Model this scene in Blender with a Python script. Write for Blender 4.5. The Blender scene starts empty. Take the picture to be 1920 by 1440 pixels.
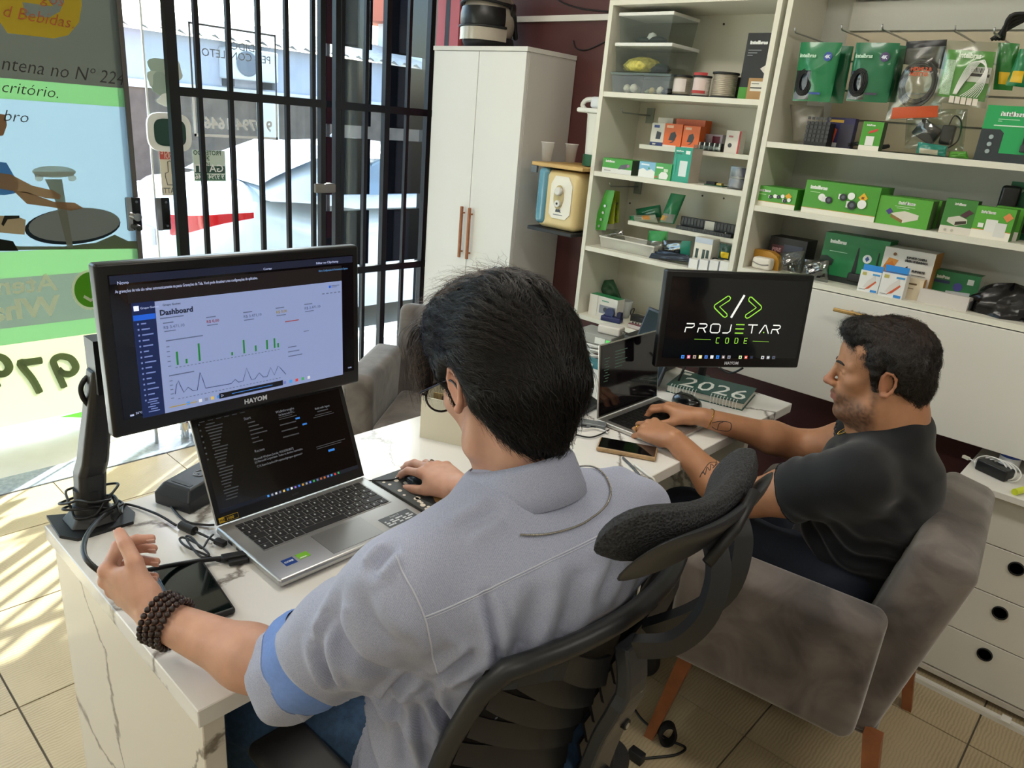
import bpy, math, random, colorsys
import numpy as np
from mathutils import Vector, Matrix, Euler
from mathutils.bvhtree import BVHTree
SC = bpy.context.scene
COL = SC.collection
PI = math.pi
rnd = random.Random(7)
FPX, PITCH, ROLL, YAW, EYE = 1381.06, math.radians(19.7035), math.radians(5.1608), math.radians(131.2005), 1.52
CF = Vector((math.cos(PITCH) * math.cos(YAW), math.cos(PITCH) * math.sin(YAW), -math.sin(PITCH)))
_rt = CF.cross(Vector((0, 0, 1))).normalized()
_up = _rt.cross(CF)
CR = _rt * math.cos(ROLL) + _up * math.sin(ROLL)
CU = _up * math.cos(ROLL) - _rt * math.sin(ROLL)
CE = Vector((0, 0, EYE))
cam_data = bpy.data.cameras.new('camera')
cam_data.sensor_fit = 'HORIZONTAL'
cam_data.sensor_width = 36.0
cam_data.lens = FPX / 1920 * 36
cam_data.clip_start = 0.02
cam = bpy.data.objects.new('camera', cam_data)
COL.objects.link(cam)
_m = Matrix((CR, CU, -CF)).transposed().to_4x4()
_m.translation = CE
cam.matrix_world = _m
SC.camera = cam
def ray(x, y):
 return (CF * FPX + CR * (x - 960) - CU * (y - 720)).normalized()
def PZ(x, y, z):
 d = ray(x, y); return CE + d * ((z - EYE) / d.z)
def PX(x, y, X):
 d = ray(x, y); return CE + d * (X / d.x)
def PY(x, y, Y):
 d = ray(x, y); return CE + d * (Y / d.y)
def proj(p):
 d = Vector(p) - CE; z = d.dot(CF)
 return (960 + FPX * d.dot(CR) / z, 720 - FPX * d.dot(CU) / z, z)
SC.view_settings.view_transform = 'Standard'
SC.view_settings.look = 'None'
SC.view_settings.gamma = 1.0
SC.view_settings.use_curve_mapping = False
SC.view_settings.exposure = 0.42
SUN_AZ, SUN_EL = math.radians(124.5), math.radians(40)
world = bpy.data.worlds.new('sky_world'); SC.world = world
world.use_nodes = True
_nt = world.node_tree
_bg = _nt.nodes['Background']
_sky = _nt.nodes.new('ShaderNodeTexSky')
_sky.sky_type = 'NISHITA'
_sky.sun_disc = False
_sky.sun_elevation = SUN_EL
_sky.sun_rotation = PI / 2 - SUN_AZ
_sky.air_density = 1.0
_sky.dust_density = 2.5
_nt.links.new(_sky.outputs[0], _bg.inputs[0])
_bg.inputs[1].default_value = 0.9
def add_light(kind, name, loc, energy, color=(1, 1, 1), size=1.0, size_y=None, direction=None):
 l = bpy.data.lights.new(name, kind)
 l.energy = energy; l.color = color
 if kind == 'AREA':
  l.size = size
  if size_y: l.shape = 'RECTANGLE'; l.size_y = size_y
 o = bpy.data.objects.new(name, l); COL.objects.link(o)
 o.location = loc
 if direction is not None:
  o.rotation_euler = Vector(direction).to_track_quat('-Z', 'Y').to_euler()
 return o
_sd = Vector((math.cos(SUN_EL) * math.cos(SUN_AZ), math.cos(SUN_EL) * math.sin(SUN_AZ), math.sin(SUN_EL)))
sun = add_light('SUN', 'sun', (-6, 8, 8), 15.0, (1.0, 0.965, 0.91), direction=-_sd)
sun.data.angle = math.radians(0.6)
CEIL = 2.75
LAMPS = [(-1.5, 1.3), (0.9, 1.3), (-1.5, -1.2), (0.9, -1.2)]
for _i, (_x, _y) in enumerate(LAMPS):
 add_light('AREA', 'ceiling_lamp_light', (_x, _y, CEIL - 0.055), 10.0, (1.0, 0.95, 0.87), 1.1, 0.26, direction=(0, 0, -1))
def hexc(h):
 h = h.lstrip('#')
 c = [int(h[i:i + 2], 16) / 255 for i in (0, 2, 4)]
 return tuple((v / 12.92 if v <= 0.04045 else ((v + 0.055) / 1.055) ** 2.4) for v in c)
_mats = {}
def mat(color, rough=0.55, metal=0.0, emit=0.0, noise=0.0, nscale=30.0, bump=0.0, bscale=80.0, alpha=1.0, coat=0.0, trans=0.0, sheen=0.0, spec=0.5, name=None):
 key = (color, rough, metal, emit, noise, nscale, bump, bscale, alpha, coat, trans, sheen, spec)
 if key in _mats: return _mats[key]
 m = bpy.data.materials.new(name or 'mat_' + str(color).lstrip('#'))
 m.use_nodes = True
 nt = m.node_tree; b = nt.nodes['Principled BSDF']
 c = hexc(color) if isinstance(color, str) else color
 b.inputs['Base Color'].default_value = (*c, 1)
 b.inputs['Roughness'].default_value = rough
 b.inputs['Metallic'].default_value = metal
 b.inputs['Specular IOR Level'].default_value = spec
 if coat: b.inputs['Coat Weight'].default_value = coat
 if sheen: b.inputs['Sheen Weight'].default_value = sheen
 if emit:
  b.inputs['Emission Color'].default_value = (*c, 1)
  b.inputs['Emission Strength'].default_value = emit
 if noise or bump:
  tc = nt.nodes.new('ShaderNodeTexCoord')
 if noise:
  n = nt.nodes.new('ShaderNodeTexNoise'); n.inputs['Scale'].default_value = nscale; n.inputs['Detail'].default_value = 5
  nt.links.new(tc.outputs['Object'], n.inputs['Vector'])
  mr = nt.nodes.new('ShaderNodeMapRange')
  mr.inputs['From Min'].default_value = 0.3; mr.inputs['From Max'].default_value = 0.7
  mr.inputs['To Min'].default_value = 1 - noise; mr.inputs['To Max'].default_value = 1 + noise
  nt.links.new(n.outputs[0], mr.inputs['Value'])
  mx = nt.nodes.new('ShaderNodeVectorMath'); mx.operation = 'SCALE'
  mx.inputs[0].default_value = c
  nt.links.new(mr.outputs[0], mx.inputs['Scale'])
  nt.links.new(mx.outputs[0], b.inputs['Base Color'])
 if bump:
  n2 = nt.nodes.new('ShaderNodeTexNoise'); n2.inputs['Scale'].default_value = bscale; n2.inputs['Detail'].default_value = 4
  nt.links.new(tc.outputs['Object'], n2.inputs['Vector'])
  bp = nt.nodes.new('ShaderNodeBump'); bp.inputs['Strength'].default_value = bump; bp.inputs['Distance'].default_value = 0.004
  nt.links.new(n2.outputs[0], bp.inputs['Height'])
  nt.links.new(bp.outputs[0], b.inputs['Normal'])
 if alpha < 1:
  out = nt.nodes['Material Output']
  t = nt.nodes.new('ShaderNodeBsdfTransparent'); ms = nt.nodes.new('ShaderNodeMixShader')
  ms.inputs[0].default_value = alpha
  nt.links.new(t.outputs[0], ms.inputs[1]); nt.links.new(b.outputs[0], ms.inputs[2]); nt.links.new(ms.outputs[0], out.inputs[0])
 _mats[key] = m
 return m
def film(color, gloss=0.08, rough=0.08, tint=1.0, name='clear_film'):
 """thin clear plastic or glass: transparent with a fresnel gloss"""
 key = ('film', color, gloss, rough, tint)
 if key in _mats: return _mats[key]
 m = bpy.data.materials.new(name); m.use_nodes = True
 nt = m.node_tree; nt.nodes.clear()
 out = nt.nodes.new('ShaderNodeOutputMaterial')
 t = nt.nodes.new('ShaderNodeBsdfTransparent'); t.inputs[0].default_value = (*[v * tint for v in hexc(color)], 1)
 g = nt.nodes.new('ShaderNodeBsdfGlossy'); g.inputs['Roughness'].default_value = rough
 lw = nt.nodes.new('ShaderNodeLayerWeight'); lw.inputs[0].default_value = 0.5
 f = nt.nodes.new('ShaderNodeMath'); f.operation = 'POWER'; f.inputs[1].default_value = 5.0; nt.links.new(lw.outputs['Facing'], f.inputs[0])
 ad = nt.nodes.new('ShaderNodeMath'); ad.inputs[1].default_value = gloss; ad.use_clamp = True
 ms = nt.nodes.new('ShaderNodeMixShader')
 nt.links.new(f.outputs[0], ad.inputs[0]); nt.links.new(ad.outputs[0], ms.inputs[0])
 nt.links.new(t.outputs[0], ms.inputs[1]); nt.links.new(g.outputs[0], ms.inputs[2]); nt.links.new(ms.outputs[0], out.inputs[0])
 _mats[key] = m
 return m
def translucent(color, mix=0.6, clear=0.0, name='printed_film'):
 key = ('trl', color, mix, clear)
 if key in _mats: return _mats[key]
 m = bpy.data.materials.new(name); m.use_nodes = True
 nt = m.node_tree; nt.nodes.clear()
 out = nt.nodes.new('ShaderNodeOutputMaterial')
 d = nt.nodes.new('ShaderNodeBsdfDiffuse'); d.inputs[0].default_value = (*hexc(color), 1)
 t = nt.nodes.new('ShaderNodeBsdfTranslucent'); t.inputs[0].default_value = (*hexc(color), 1)
 ms = nt.nodes.new('ShaderNodeMixShader'); ms.inputs[0].default_value = mix
 nt.links.new(d.outputs[0], ms.inputs[1]); nt.links.new(t.outputs[0], ms.inputs[2])
 last = ms
 if clear:
  tr = nt.nodes.new('ShaderNodeBsdfTransparent'); tr.inputs[0].default_value = (*hexc(color), 1)
  m2 = nt.nodes.new('ShaderNodeMixShader'); m2.inputs[0].default_value = clear
  nt.links.new(ms.outputs[0], m2.inputs[1]); nt.links.new(tr.outputs[0], m2.inputs[2]); last = m2
 nt.links.new(last.outputs[0], out.inputs[0])
 _mats[key] = m
 return m
class MB:
 """collects shapes into one mesh"""
 def __init__(s): s.v = []; s.f = []; s.smooth = False
 def add(s, vs, fs):
  n = len(s.v); s.v += [tuple(v) for v in vs]; s.f += [tuple(i + n for i in f) for f in fs]; return s
 def box(s, x0, x1, y0, y1, z0, z1, M=None):
  vs = [(x, y, z) for z in (z0, z1) for y in (y0, y1) for x in (x0, x1)]
  if M is not None: vs = [M @ Vector(v) for v in vs]
  return s.add(vs, [(0, 2, 3, 1), (4, 5, 7, 6), (0, 1, 5, 4), (2, 6, 7, 3), (0, 4, 6, 2), (1, 3, 7, 5)])
 def rbox(s, x0, x1, y0, y1, z0, z1, r, n=3, M=None):
  """box with all edges rounded (sphere-swept)"""
  cx, cy, cz = (x0 + x1) / 2, (y0 + y1) / 2, (z0 + z1) / 2
  hx, hy, hz = (x1 - x0) / 2, (y1 - y0) / 2, (z1 - z0) / 2
  r = min(r, hx, hy, hz)
  vid = {}; vs = []; fs = []
  def pt(d):
   d = Vector(d)
   q = Vector([max(-1, min(1, c)) for c in d])
   nn = d.normalized()
   sx = 0 if abs(d.x) < 1e-6 else math.copysign(1, d.x)
   sy = 0 if abs(d.y) < 1e-6 else math.copysign(1, d.y)
   sz = 0 if abs(d.z) < 1e-6 else math.copysign(1, d.z)
   return (cx + sx * (hx - r) + nn.x * r, cy + sy * (hy - r) + nn.y * r, cz + sz * (hz - r) + nn.z * r)
  g = []
  for k in range(n + 1): g.append(-math.tan(PI / 4 * (1 - k / n)) if k < n else -1e-5)
  g = g + [-t for t in reversed(g)]
  L = len(g)
  for ax in range(3):
   for sg in (-1, 1):
    ids = {}
    for i in range(L):
     for j in range(L):
      d = [0, 0, 0]; d[ax] = sg; d[(ax + 1) % 3] = g[i]; d[(ax + 2) % 3] = g[j]
      key = tuple(round(c, 5) for c in d)
      if key not in vid:
       vid[key] = len(vs); vs.append(pt(d))
      ids[i, j] = vid[key]
    for i in range(L - 1):
     for j in range(L - 1):
      q = (ids[i, j], ids[i + 1, j], ids[i + 1, j + 1], ids[i, j + 1])
      fs.append(q if sg > 0 else q[::-1])
  if M is not None: vs = [M @ Vector(v) for v in vs]
  return s.add(vs, fs)
 def cyl(s, a, b, r, r2=None, n=16, caps=True):
  a, b = Vector(a), Vector(b); r2 = r if r2 is None else r2
  d = (b - a).normalized(); u = d.orthogonal().normalized(); w = d.cross(u)
  vs = []
  for p, rr in ((a, r), (b, r2)):
   for k in range(n):
    t = 2 * PI * k / n; vs.append(p + (u * math.cos(t) + w * math.sin(t)) * rr)
  fs = [(k, (k + 1) % n, n + (k + 1) % n, n + k) for k in range(n)]
  if caps: fs += [tuple(range(n - 1, -1, -1)), tuple(range(n, 2 * n))]
  return s.add(vs, fs)
 def tube(s, pts, r, n=8, caps=True, closed=False):
  P = [Vector(p) for p in pts]
  N = len(P)
  rs = r if isinstance(r, (list, tuple)) else [r] * N
  vs = []; prev = None
  for i, p in enumerate(P):
   if closed: t = (P[(i + 1) % N] - P[i - 1])
   else: t = P[min(i + 1, N - 1)] - P[max(i - 1, 0)]
   t = t.normalized() if t.length > 1e-9 else Vector((0, 0, 1))
   if prev is None: u = t.orthogonal().normalized()
   else:
    u = prev - t * prev.dot(t)
    u = u.normalized() if u.length > 1e-6 else t.orthogonal().normalized()
   prev = u; w = t.cross(u)
   for k in range(n):
    a = 2 * PI * k / n; vs.append(p + (u * math.cos(a) + w * math.sin(a)) * rs[i])
  fs = []
  for i in range(N if closed else N - 1):
   j = (i + 1) % N
   for k in range(n):
    fs.append((i * n + k, i * n + (k + 1) % n, j * n + (k + 1) % n, j * n + k))
  if caps and not closed: fs += [tuple(range(n - 1, -1, -1)), tuple((N - 1) * n + k for k in range(n))]
  return s.add(vs, fs)
 def ribbon(s, pts, w, t, up=(0, 0, 1)):
  """flat strip of width w (along 'side') and thickness t (along normal) swept along pts"""
  P = [Vector(p) for p in pts]; N = len(P); vs = []
  ups = up if isinstance(up, list) else [Vector(up)] * N
  ws = w if isinstance(w, list) else [w] * N
  for i, p in enumerate(P):
   tg = (P[min(i + 1, N - 1)] - P[max(i - 1, 0)]).normalized()
   sd = tg.cross(Vector(ups[i])).normalized(); nn = sd.cross(tg)
   for a, b in ((-1, -1), (1, -1), (1, 1), (-1, 1)):
    vs.append(p + sd * (a * ws[i] / 2) + nn * (b * t / 2))
  fs = []
  for i in range(N - 1):
   for k in range(4):
    fs.append((i * 4 + k, i * 4 + (k + 1) % 4, i * 4 + 4 + (k + 1) % 4, i * 4 + 4 + k))
  fs += [(3, 2, 1, 0), tuple((N - 1) * 4 + k for k in range(4))]
  return s.add(vs, fs)
 def lathe(s, prof, c=(0, 0, 0), n=24, M=None):
  """prof: (radius, z) from bottom to top"""
  vs = []
  for r, z in prof:
   for k in range(n):
    a = 2 * PI * k / n; vs.append(Vector((c[0] + r * math.cos(a), c[1] + r * math.sin(a), c[2] + z)))
  if M is not None: vs = [M @ v for v in vs]
  fs = []
  for i in range(len(prof) - 1):
   for k in range(n):
    fs.append((i * n + k, i * n + (k + 1) % n, (i + 1) * n + (k + 1) % n, (i + 1) * n + k))
  if prof[0][0] > 1e-6: fs.append(tuple(range(n - 1, -1, -1)))
  if prof[-1][0] > 1e-6: fs.append(tuple((len(prof) - 1) * n + k for k in range(n)))
  return s.add(vs, fs)
 def prism(s, poly, d0, d1, F):
  """poly: 2D points; F(u, v, d) -> 3D point"""
  n = len(poly)
  vs = [F(u, v, d0) for u, v in poly] + [F(u, v, d1) for u, v in poly]
  fs = [tuple(range(n - 1, -1, -1)), tuple(range(n, 2 * n))] + [(k, (k + 1) % n, n + (k + 1) % n, n + k) for k in range(n)]
  return s.add(vs, fs)
 def grid(s, rows, closed_u=False):
  """rows: list of equal-length point lists -> quad sheet"""
  R, Cn = len(rows), len(rows[0]); vs = [p for r in rows for p in r]; fs = []
  for i in range(R - 1):
   for j in range(Cn if closed_u else Cn - 1):
    k = (j + 1) % Cn
    fs.append((i * Cn + j, i * Cn + k, (i + 1) * Cn + k, (i + 1) * Cn + j))
  return s.add(vs, fs)
 def mesh(s, name, smooth=False):
  me = bpy.data.meshes.new(name)
  me.from_pydata([tuple(v) for v in s.v], [], s.f)
  me.validate(); me.update()
  import bmesh
  bm = bmesh.new(); bm.from_mesh(me); bmesh.ops.recalc_face_normals(bm, faces=bm.faces); bm.to_mesh(me); bm.free()
  if smooth: shade(me, smooth)
  return me
 def build(s, name, material, parent=None, smooth=False):
  return link(name, s.mesh(name, smooth), material, parent)
def shade(me, ang):
 me.polygons.foreach_set('use_smooth', [True] * len(me.polygons))
 if ang is not True:
  try: me.set_sharp_from_angle(angle=math.radians(ang))
  except Exception: pass
def link(name, me, material, parent=None):
 o = bpy.data.objects.new(name, me)
 if material is not None and not len(me.materials): me.materials.append(material)
 COL.objects.link(o)
 if parent is not None: o.parent = parent
 return o
def tag(o, label=None, cat=None, group=None, kind=None):
 if label: o['label'] = label
 if cat: o['category'] = cat
 if group: o['group'] = group
 if kind: o['kind'] = kind
 return o
def thing(name, label, cat, loc=(0, 0, 0), rz=0.0, group=None, kind=None):
 o = bpy.data.objects.new(name, None); COL.objects.link(o)
 o.empty_display_size = 0.1
 o.location = loc; o.rotation_euler = (0, 0, rz)
 return tag(o, label, cat, group, kind)
def copy_tree(o, parent=None):
 c = o.copy(); COL.objects.link(c)
 if parent is not None: c.parent = parent
 for ch in list(o.children): copy_tree(ch, c)
 return c
def place(o, loc=None, rz=None):
 if loc is not None: o.location = loc
 if rz is not None: o.rotation_euler = (0, 0, rz)
 return o
def bevel(o, w=0.003, seg=2, ang=40):
 m = o.modifiers.new('bevel', 'BEVEL'); m.width = w; m.segments = seg; m.limit_method = 'ANGLE'; m.angle_limit = math.radians(ang)
 return o
def text_mesh(body, size, extrude=0.0002, bold=0.0, align='LEFT', spacing=1.0, shear=0.0):
 cu = bpy.data.curves.new('lettering', 'FONT')
 cu.body = body; cu.size = size; cu.extrude = extrude; cu.align_x = align; cu.offset = bold; cu.space_character = spacing; cu.shear = shear
 cu.resolution_u = 2
 o = bpy.data.objects.new('lettering', cu); COL.objects.link(o)
 dg = bpy.context.evaluated_depsgraph_get(); dg.update()
 me = bpy.data.meshes.new_from_object(o.evaluated_get(dg))
 bpy.data.objects.remove(o); bpy.data.curves.remove(cu)
 return me
def lettering(body, size, M, material, parent, bold=0.0, align='LEFT', spacing=1.0, name='lettering', shear=0.0, width=None):
 """text laid in the plane of matrix M (x right, y up, z out)"""
 me = text_mesh(body, size, 0.0002, bold, align, spacing, shear)
 if width and len(me.vertices):
  xs = [v.co.x for v in me.vertices]; k = width / max(1e-6, max(xs) - min(xs)); M = M @ Matrix.Diagonal((k, 1, 1, 1))
 me.transform(M)
 me.materials.clear(); me.materials.append(material)
 o = bpy.data.objects.new(name, me); COL.objects.link(o)
 if parent is not None: o.parent = parent
 return o
def frame(o, x, y):
 """matrix with origin o, x axis, y axis"""
 x = Vector(x).normalized(); y = Vector(y).normalized(); z = x.cross(y)
 m = Matrix((x, y, z)).transposed().to_4x4(); m.translation = Vector(o); return m
def spline(pts, n=8):
 """catmull-rom through the points"""
 P = [Vector(p) for p in pts]; out = []
 for i in range(len(P) - 1):
  p0 = P[max(i - 1, 0)]; p1 = P[i]; p2 = P[i + 1]; p3 = P[min(i + 2, len(P) - 1)]
  for k in range(n):
   t = k / n
   out.append(0.5 * ((2 * p1) + (p2 - p0) * t + (2 * p0 - 5 * p1 + 4 * p2 - p3) * t * t + (3 * p1 - p0 - 3 * p2 + p3) * t ** 3))
 out.append(P[-1]); return out
# setting
GX, WX, WY = -3.2, -3.6, 2.78           # gate plane, glass plane, shelf wall
def struct(name, mb, m, label=None, parent=None, smooth=False):
 o = mb.build(name, m, parent, smooth)
 if parent is None: tag(o, label, None, None, 'structure')
 return o
def wave_tile_material():
 m = bpy.data.materials.new('beige_wavy_tile'); m.use_nodes = True
 nt = m.node_tree; b = nt.nodes['Principled BSDF']; L = nt.links.new
 tc = nt.nodes.new('ShaderNodeTexCoord'); oi = nt.nodes.new('ShaderNodeObjectInfo')
 av = nt.nodes.new('ShaderNodeVectorMath'); av.operation = 'ADD'
 sc = nt.nodes.new('ShaderNodeVectorMath'); sc.operation = 'SCALE'; sc.inputs['Scale'].default_value = 7.0
 cx = nt.nodes.new('ShaderNodeCombineXYZ'); L(oi.outputs['Random'], cx.inputs[0]); L(oi.outputs['Random'], cx.inputs[1])
 L(cx.outputs[0], sc.inputs[0]); L(tc.outputs['Object'], av.inputs[0]); L(sc.outputs[0], av.inputs[1])
 w = nt.nodes.new('ShaderNodeTexWave'); w.bands_direction = 'X'; w.inputs['Scale'].default_value = 34; w.inputs['Distortion'].default_value = 5.5
 w.inputs['Detail'].default_value = 2; w.inputs['Detail Scale'].default_value = 0.7
 L(av.outputs[0], w.inputs['Vector'])
 n = nt.nodes.new('ShaderNodeTexNoise'); n.inputs['Scale'].default_value = 5; n.inputs['Detail'].default_value = 6; L(av.outputs[0], n.inputs['Vector'])
 cr = nt.nodes.new('ShaderNodeValToRGB'); e = cr.color_ramp.elements
 e[0].position = 0.15; e[0].color = (*hexc('#968667'), 1); e[1].position = 0.8; e[1].color = (*hexc('#b9a888'), 1)
 mx = nt.nodes.new('ShaderNodeMath'); mx.operation = 'MULTIPLY_ADD'; mx.inputs[1].default_value = 0.42
 L(w.outputs['Fac'], mx.inputs[0]); L(n.outputs[0], mx.inputs[2]); L(mx.outputs[0], cr.inputs[0])
 L(cr.outputs[0], b.inputs['Base Color'])
 b.inputs['Roughness'].default_value = 0.42
 bp = nt.nodes.new('ShaderNodeBump'); bp.inputs['Strength'].default_value = 0.12; bp.inputs['Distance'].default_value = 0.002
 L(w.outputs['Fac'], bp.inputs['Height']); L(bp.outputs[0], b.inputs['Normal'])
 return m
def marble_material(name, base='#e9e7e4', vein='#8b857f', scale=1.0, gloss=0.22, seed=0.0, strong=1.0):
 m = bpy.data.materials.new(name); m.use_nodes = True
 nt = m.node_tree; b = nt.nodes['Principled BSDF']; L = nt.links.new
 tc = nt.nodes.new('ShaderNodeTexCoord')
 mp = nt.nodes.new('ShaderNodeMapping'); mp.inputs['Scale'].default_value = (scale, scale * 0.75, scale); mp.inputs['Location'].default_value = (seed, seed * 1.7, seed * 0.6)
 mp.inputs['Rotation'].default_value = (0.3, 0.2, 0.5)
 L(tc.outputs['Object'], mp.inputs[0])
 n1 = nt.nodes.new('ShaderNodeTexNoise'); n1.inputs['Scale'].default_value = 1.6; n1.inputs['Detail'].default_value = 7; n1.inputs['Roughness'].default_value = 0.6
 L(mp.outputs[0], n1.inputs['Vector'])
 wv = nt.nodes.new('ShaderNodeVectorMath'); wv.operation = 'MULTIPLY_ADD'; wv.inputs[1].default_value = (.55, .55, .55)
 L(n1.outputs['Color'], wv.inputs[0]); L(mp.outputs[0], wv.inputs[2])
 n3 = nt.nodes.new('ShaderNodeTexNoise'); n3.inputs['Scale'].default_value = 1.3; n3.inputs['Detail'].default_value = 3; L(mp.outputs[0], n3.inputs['Vector'])
 def band(scale, width, gmin, gmax):
  v = nt.nodes.new('ShaderNodeTexVoronoi'); v.feature = 'DISTANCE_TO_EDGE'; v.inputs['Scale'].default_value = scale; L(wv.outputs[0], v.inputs['Vector'])
  gt = nt.nodes.new('ShaderNodeMapRange'); gt.inputs['From Min'].default_value = gmin; gt.inputs['From Max'].default_value = gmax; gt.inputs['To Max'].default_value = width; L(n3.outputs[0], gt.inputs['Value'])
  r = nt.nodes.new('ShaderNodeMapRange'); r.interpolation_type = 'SMOOTHSTEP'; r.inputs['From Min'].default_value = 0; r.inputs['To Min'].default_value = 1; r.inputs['To Max'].default_value = 0
  ad = nt.nodes.new('ShaderNodeMath'); ad.operation = 'MAXIMUM'; ad.inputs[1].default_value = .0005; L(gt.outputs[0], ad.inputs[0])
  L(v.outputs['Distance'], r.inputs['Value']); L(ad.outputs[0], r.inputs['From Max']); return r.outputs[0]
 v1, v2 = band(1.5, .022 * strong, .40, .60), band(1.5, .14 * strong, .56, .74)
 m2 = nt.nodes.new('ShaderNodeMath'); m2.operation = 'MULTIPLY'; L(v2, m2.inputs[0]); m2.inputs[1].default_value = .55
 mm = nt.nodes.new('ShaderNodeMath'); mm.operation = 'MAXIMUM'; L(v1, mm.inputs[0]); L(m2.outputs[0], mm.inputs[1])
 mix = nt.nodes.new('ShaderNodeMix'); mix.data_type = 'RGBA'
 mix.inputs[6].default_value = (*hexc(base), 1); mix.inputs[7].default_value = (*hexc(vein), 1)
 L(mm.outputs[0], mix.inputs[0]); L(mix.outputs[2], b.inputs['Base Color'])
 b.inputs['Roughness'].default_value = gloss
 return m
M_MAROON = mat('#552d2c', 0.5, noise=0.08, nscale=6, bump=0.05, bscale=40)
M_WHITEWALL = mat('#dedbd3', 0.7, noise=0.03, nscale=4)
M_WHITEMDF = mat('#dcdad4', 0.45, noise=0.015, nscale=3)
M_SHELF = mat('#dfddcf', 0.5, noise=0.02, nscale=5)
M_BLACKMETAL = mat('#15161a', 0.45, 0.3)
M_BLACK = mat('#17181a', 0.5)
M_STEEL = mat('#b9bbbd', 0.3, 1.0)
M_CHROME = mat('#d8dadc', 0.12, 1.0)
flo = struct('floor', MB().box(-3.06, 2.9, -3.0, WY, -0.12, -0.006), mat('#6d6457', 0.8), 'beige tiled shop floor with dark joints')
TS, X0T, Y0T = 0.449, -0.056, 0.318
tile_mesh = MB().box(-0.222, 0.222, -0.222, 0.222, -0.008, 0.0).mesh('tile')
tile_mesh.materials.append(wave_tile_material())
for i in range(-7, 7):
 for j in range(-8, 6):
  cx, cy = X0T + (i + 0.5) * TS, Y0T + (j + 0.5) * TS
  x0, x1 = max(cx - 0.2225, -3.055), min(cx + 0.2225, 2.9)
  y0, y1 = max(cy - 0.2225, -3.0), min(cy + 0.2225, WY)
  if x1 - x0 < 0.03 or y1 - y0 < 0.03: continue
  if x1 - x0 > 0.44 and y1 - y0 > 0.44:
   t = link('tile', tile_mesh, None, flo)
  else:
   me = MB().box(x0 - cx, x1 - cx, y0 - cy, y1 - cy, -0.008, 0.0).mesh('tile'); me.materials.append(tile_mesh.materials[0])
   t = link('tile', me, None, flo)
  t.location = (cx, cy, 0)
struct('trim_1', MB().box(-3.2, -3.06, -3.0, 3.4, -0.12, 0.004), mat('#8e98a6', 0.25, noise=0.25, nscale=60), 'polished grey granite sill strip along the shop front')
struct('trim_2', MB().box(-4.3, -3.2, -3.0, 6.5, -0.16, -0.012), mat('#d9d6cf', 0.6, noise=0.04, nscale=10), 'pale sunlit threshold slab outside the gate')
struct('ground', MB().box(-40, -4.3, -30, 40, -0.3, -0.2), mat('#a8a49c', 0.85, noise=0.1, nscale=2), 'pale grey street surface outside the shop')
struct('wall_right', MB().box(-3.12, 3.0, WY, WY + 0.15, -0.1, CEIL), M_MAROON, 'dark maroon painted wall behind the shelves')
struct('wall_front', MB().box(-3.65, -3.1, -3.0, 6.0, 2.36, CEIL + 0.1).box(-3.65, -3.06, -3.2, -1.6, -0.1, 2.36), M_WHITEWALL, 'white lintel and pier of the shop front')
struct('wall_left', MB().box(2.9, 3.05, -3.1, WY + 0.15, -0.1, CEIL), M_WHITEWALL, 'plain white side wall of the shop')
struct('wall_back', MB().box(-3.7, 3.05, -3.15, -3.0, -0.1, CEIL), M_WHITEWALL, 'plain white wall behind the viewer')
struct('ceiling', MB().box(-3.65, 3.05, -3.15, WY + 0.15, CEIL, CEIL + 0.12), mat('#e6e4de', 0.8), 'flat white shop ceiling')
struct('trim_3', MB().box(-3.24, -3.16, 2.80, 2.87, -0.1, 2.36), mat('#e6dfc9', 0.5), 'cream painted jamb post beside the gate')
for k, (ya, yb, c) in enumerate(((822, 837.5, '#c25a60'), (838, 845.5, '#1d1a1c'), (846, 863, '#c25a60'))):
 struct('trim_%d' % (4 + k), MB().box(PY(ya, 45, 2.765).x, PY(yb, 45, 2.765).x, 2.755, WY, 0, 2.6), mat(c, 0.45), ['first thin red door post behind the wardrobe', 'black gap strip between the red posts', 'wider red door post behind the wardrobe'][k])
struct('trim_7', MB().box(-3.4, -3.1, 3.05, 3.12, -0.1, 2.36), mat('#2a1c1d', 0.6), 'dark reveal beyond the red posts')
p0, p1 = PY(960, 37, WY), PY(1143, 33, WY)
z_tr = (p0.z + p1.z) / 2
struct('trim_8', MB().box(-2.95, -1.86, WY - 0.014, WY, z_tr - 0.012, z_tr + 0.012), mat('#e4e2dc', 0.4), 'white plastic cable trunking high on the maroon wall')
wire_m = mat('#1f1a1a', 0.6)
a = [PY(x, y, WY - 0.004) for x, y in ((1075, 76), (1080, 90), (1096, 94), (1115, 88), (1143, 74))]
tag(MB().tube(spline(a, 6), 0.003, 6).build('wall_cable', wire_m, smooth=True), 'thin dark cable drooping against the maroon wall beside the wardrobe', 'cable')
a = [PY(x, y, WY - 0.004) for x, y in ((1010, -30), (1050, 2), (1090, 16), (1143, 22))]
tag(MB().tube(spline(a, 6), 0.0035, 6).build('wall_cable', wire_m, smooth=True), 'dark cable crossing the maroon wall above the white trunking', 'cable')
for k, (x, y) in enumerate(LAMPS):
 t = thing('ceiling_lamp', 'long white ceiling lamp %s' % ['above the marble desk', 'above the drawer cabinet', 'by the shop front behind the viewer', 'behind the viewer'][k], 'lamp', (x, y, CEIL), group='ceiling lamps')
 MB().box(-0.6, 0.6, -0.16, 0.16, -0.04, 0.0).build('housing', mat('#e8e8e6', 0.5), t)
 MB().box(-0.56, 0.56, -0.13, 0.13, -0.046, -0.0401).build('diffuser', mat('#fff4e2', 0.5, emit=2.5), t)
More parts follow.
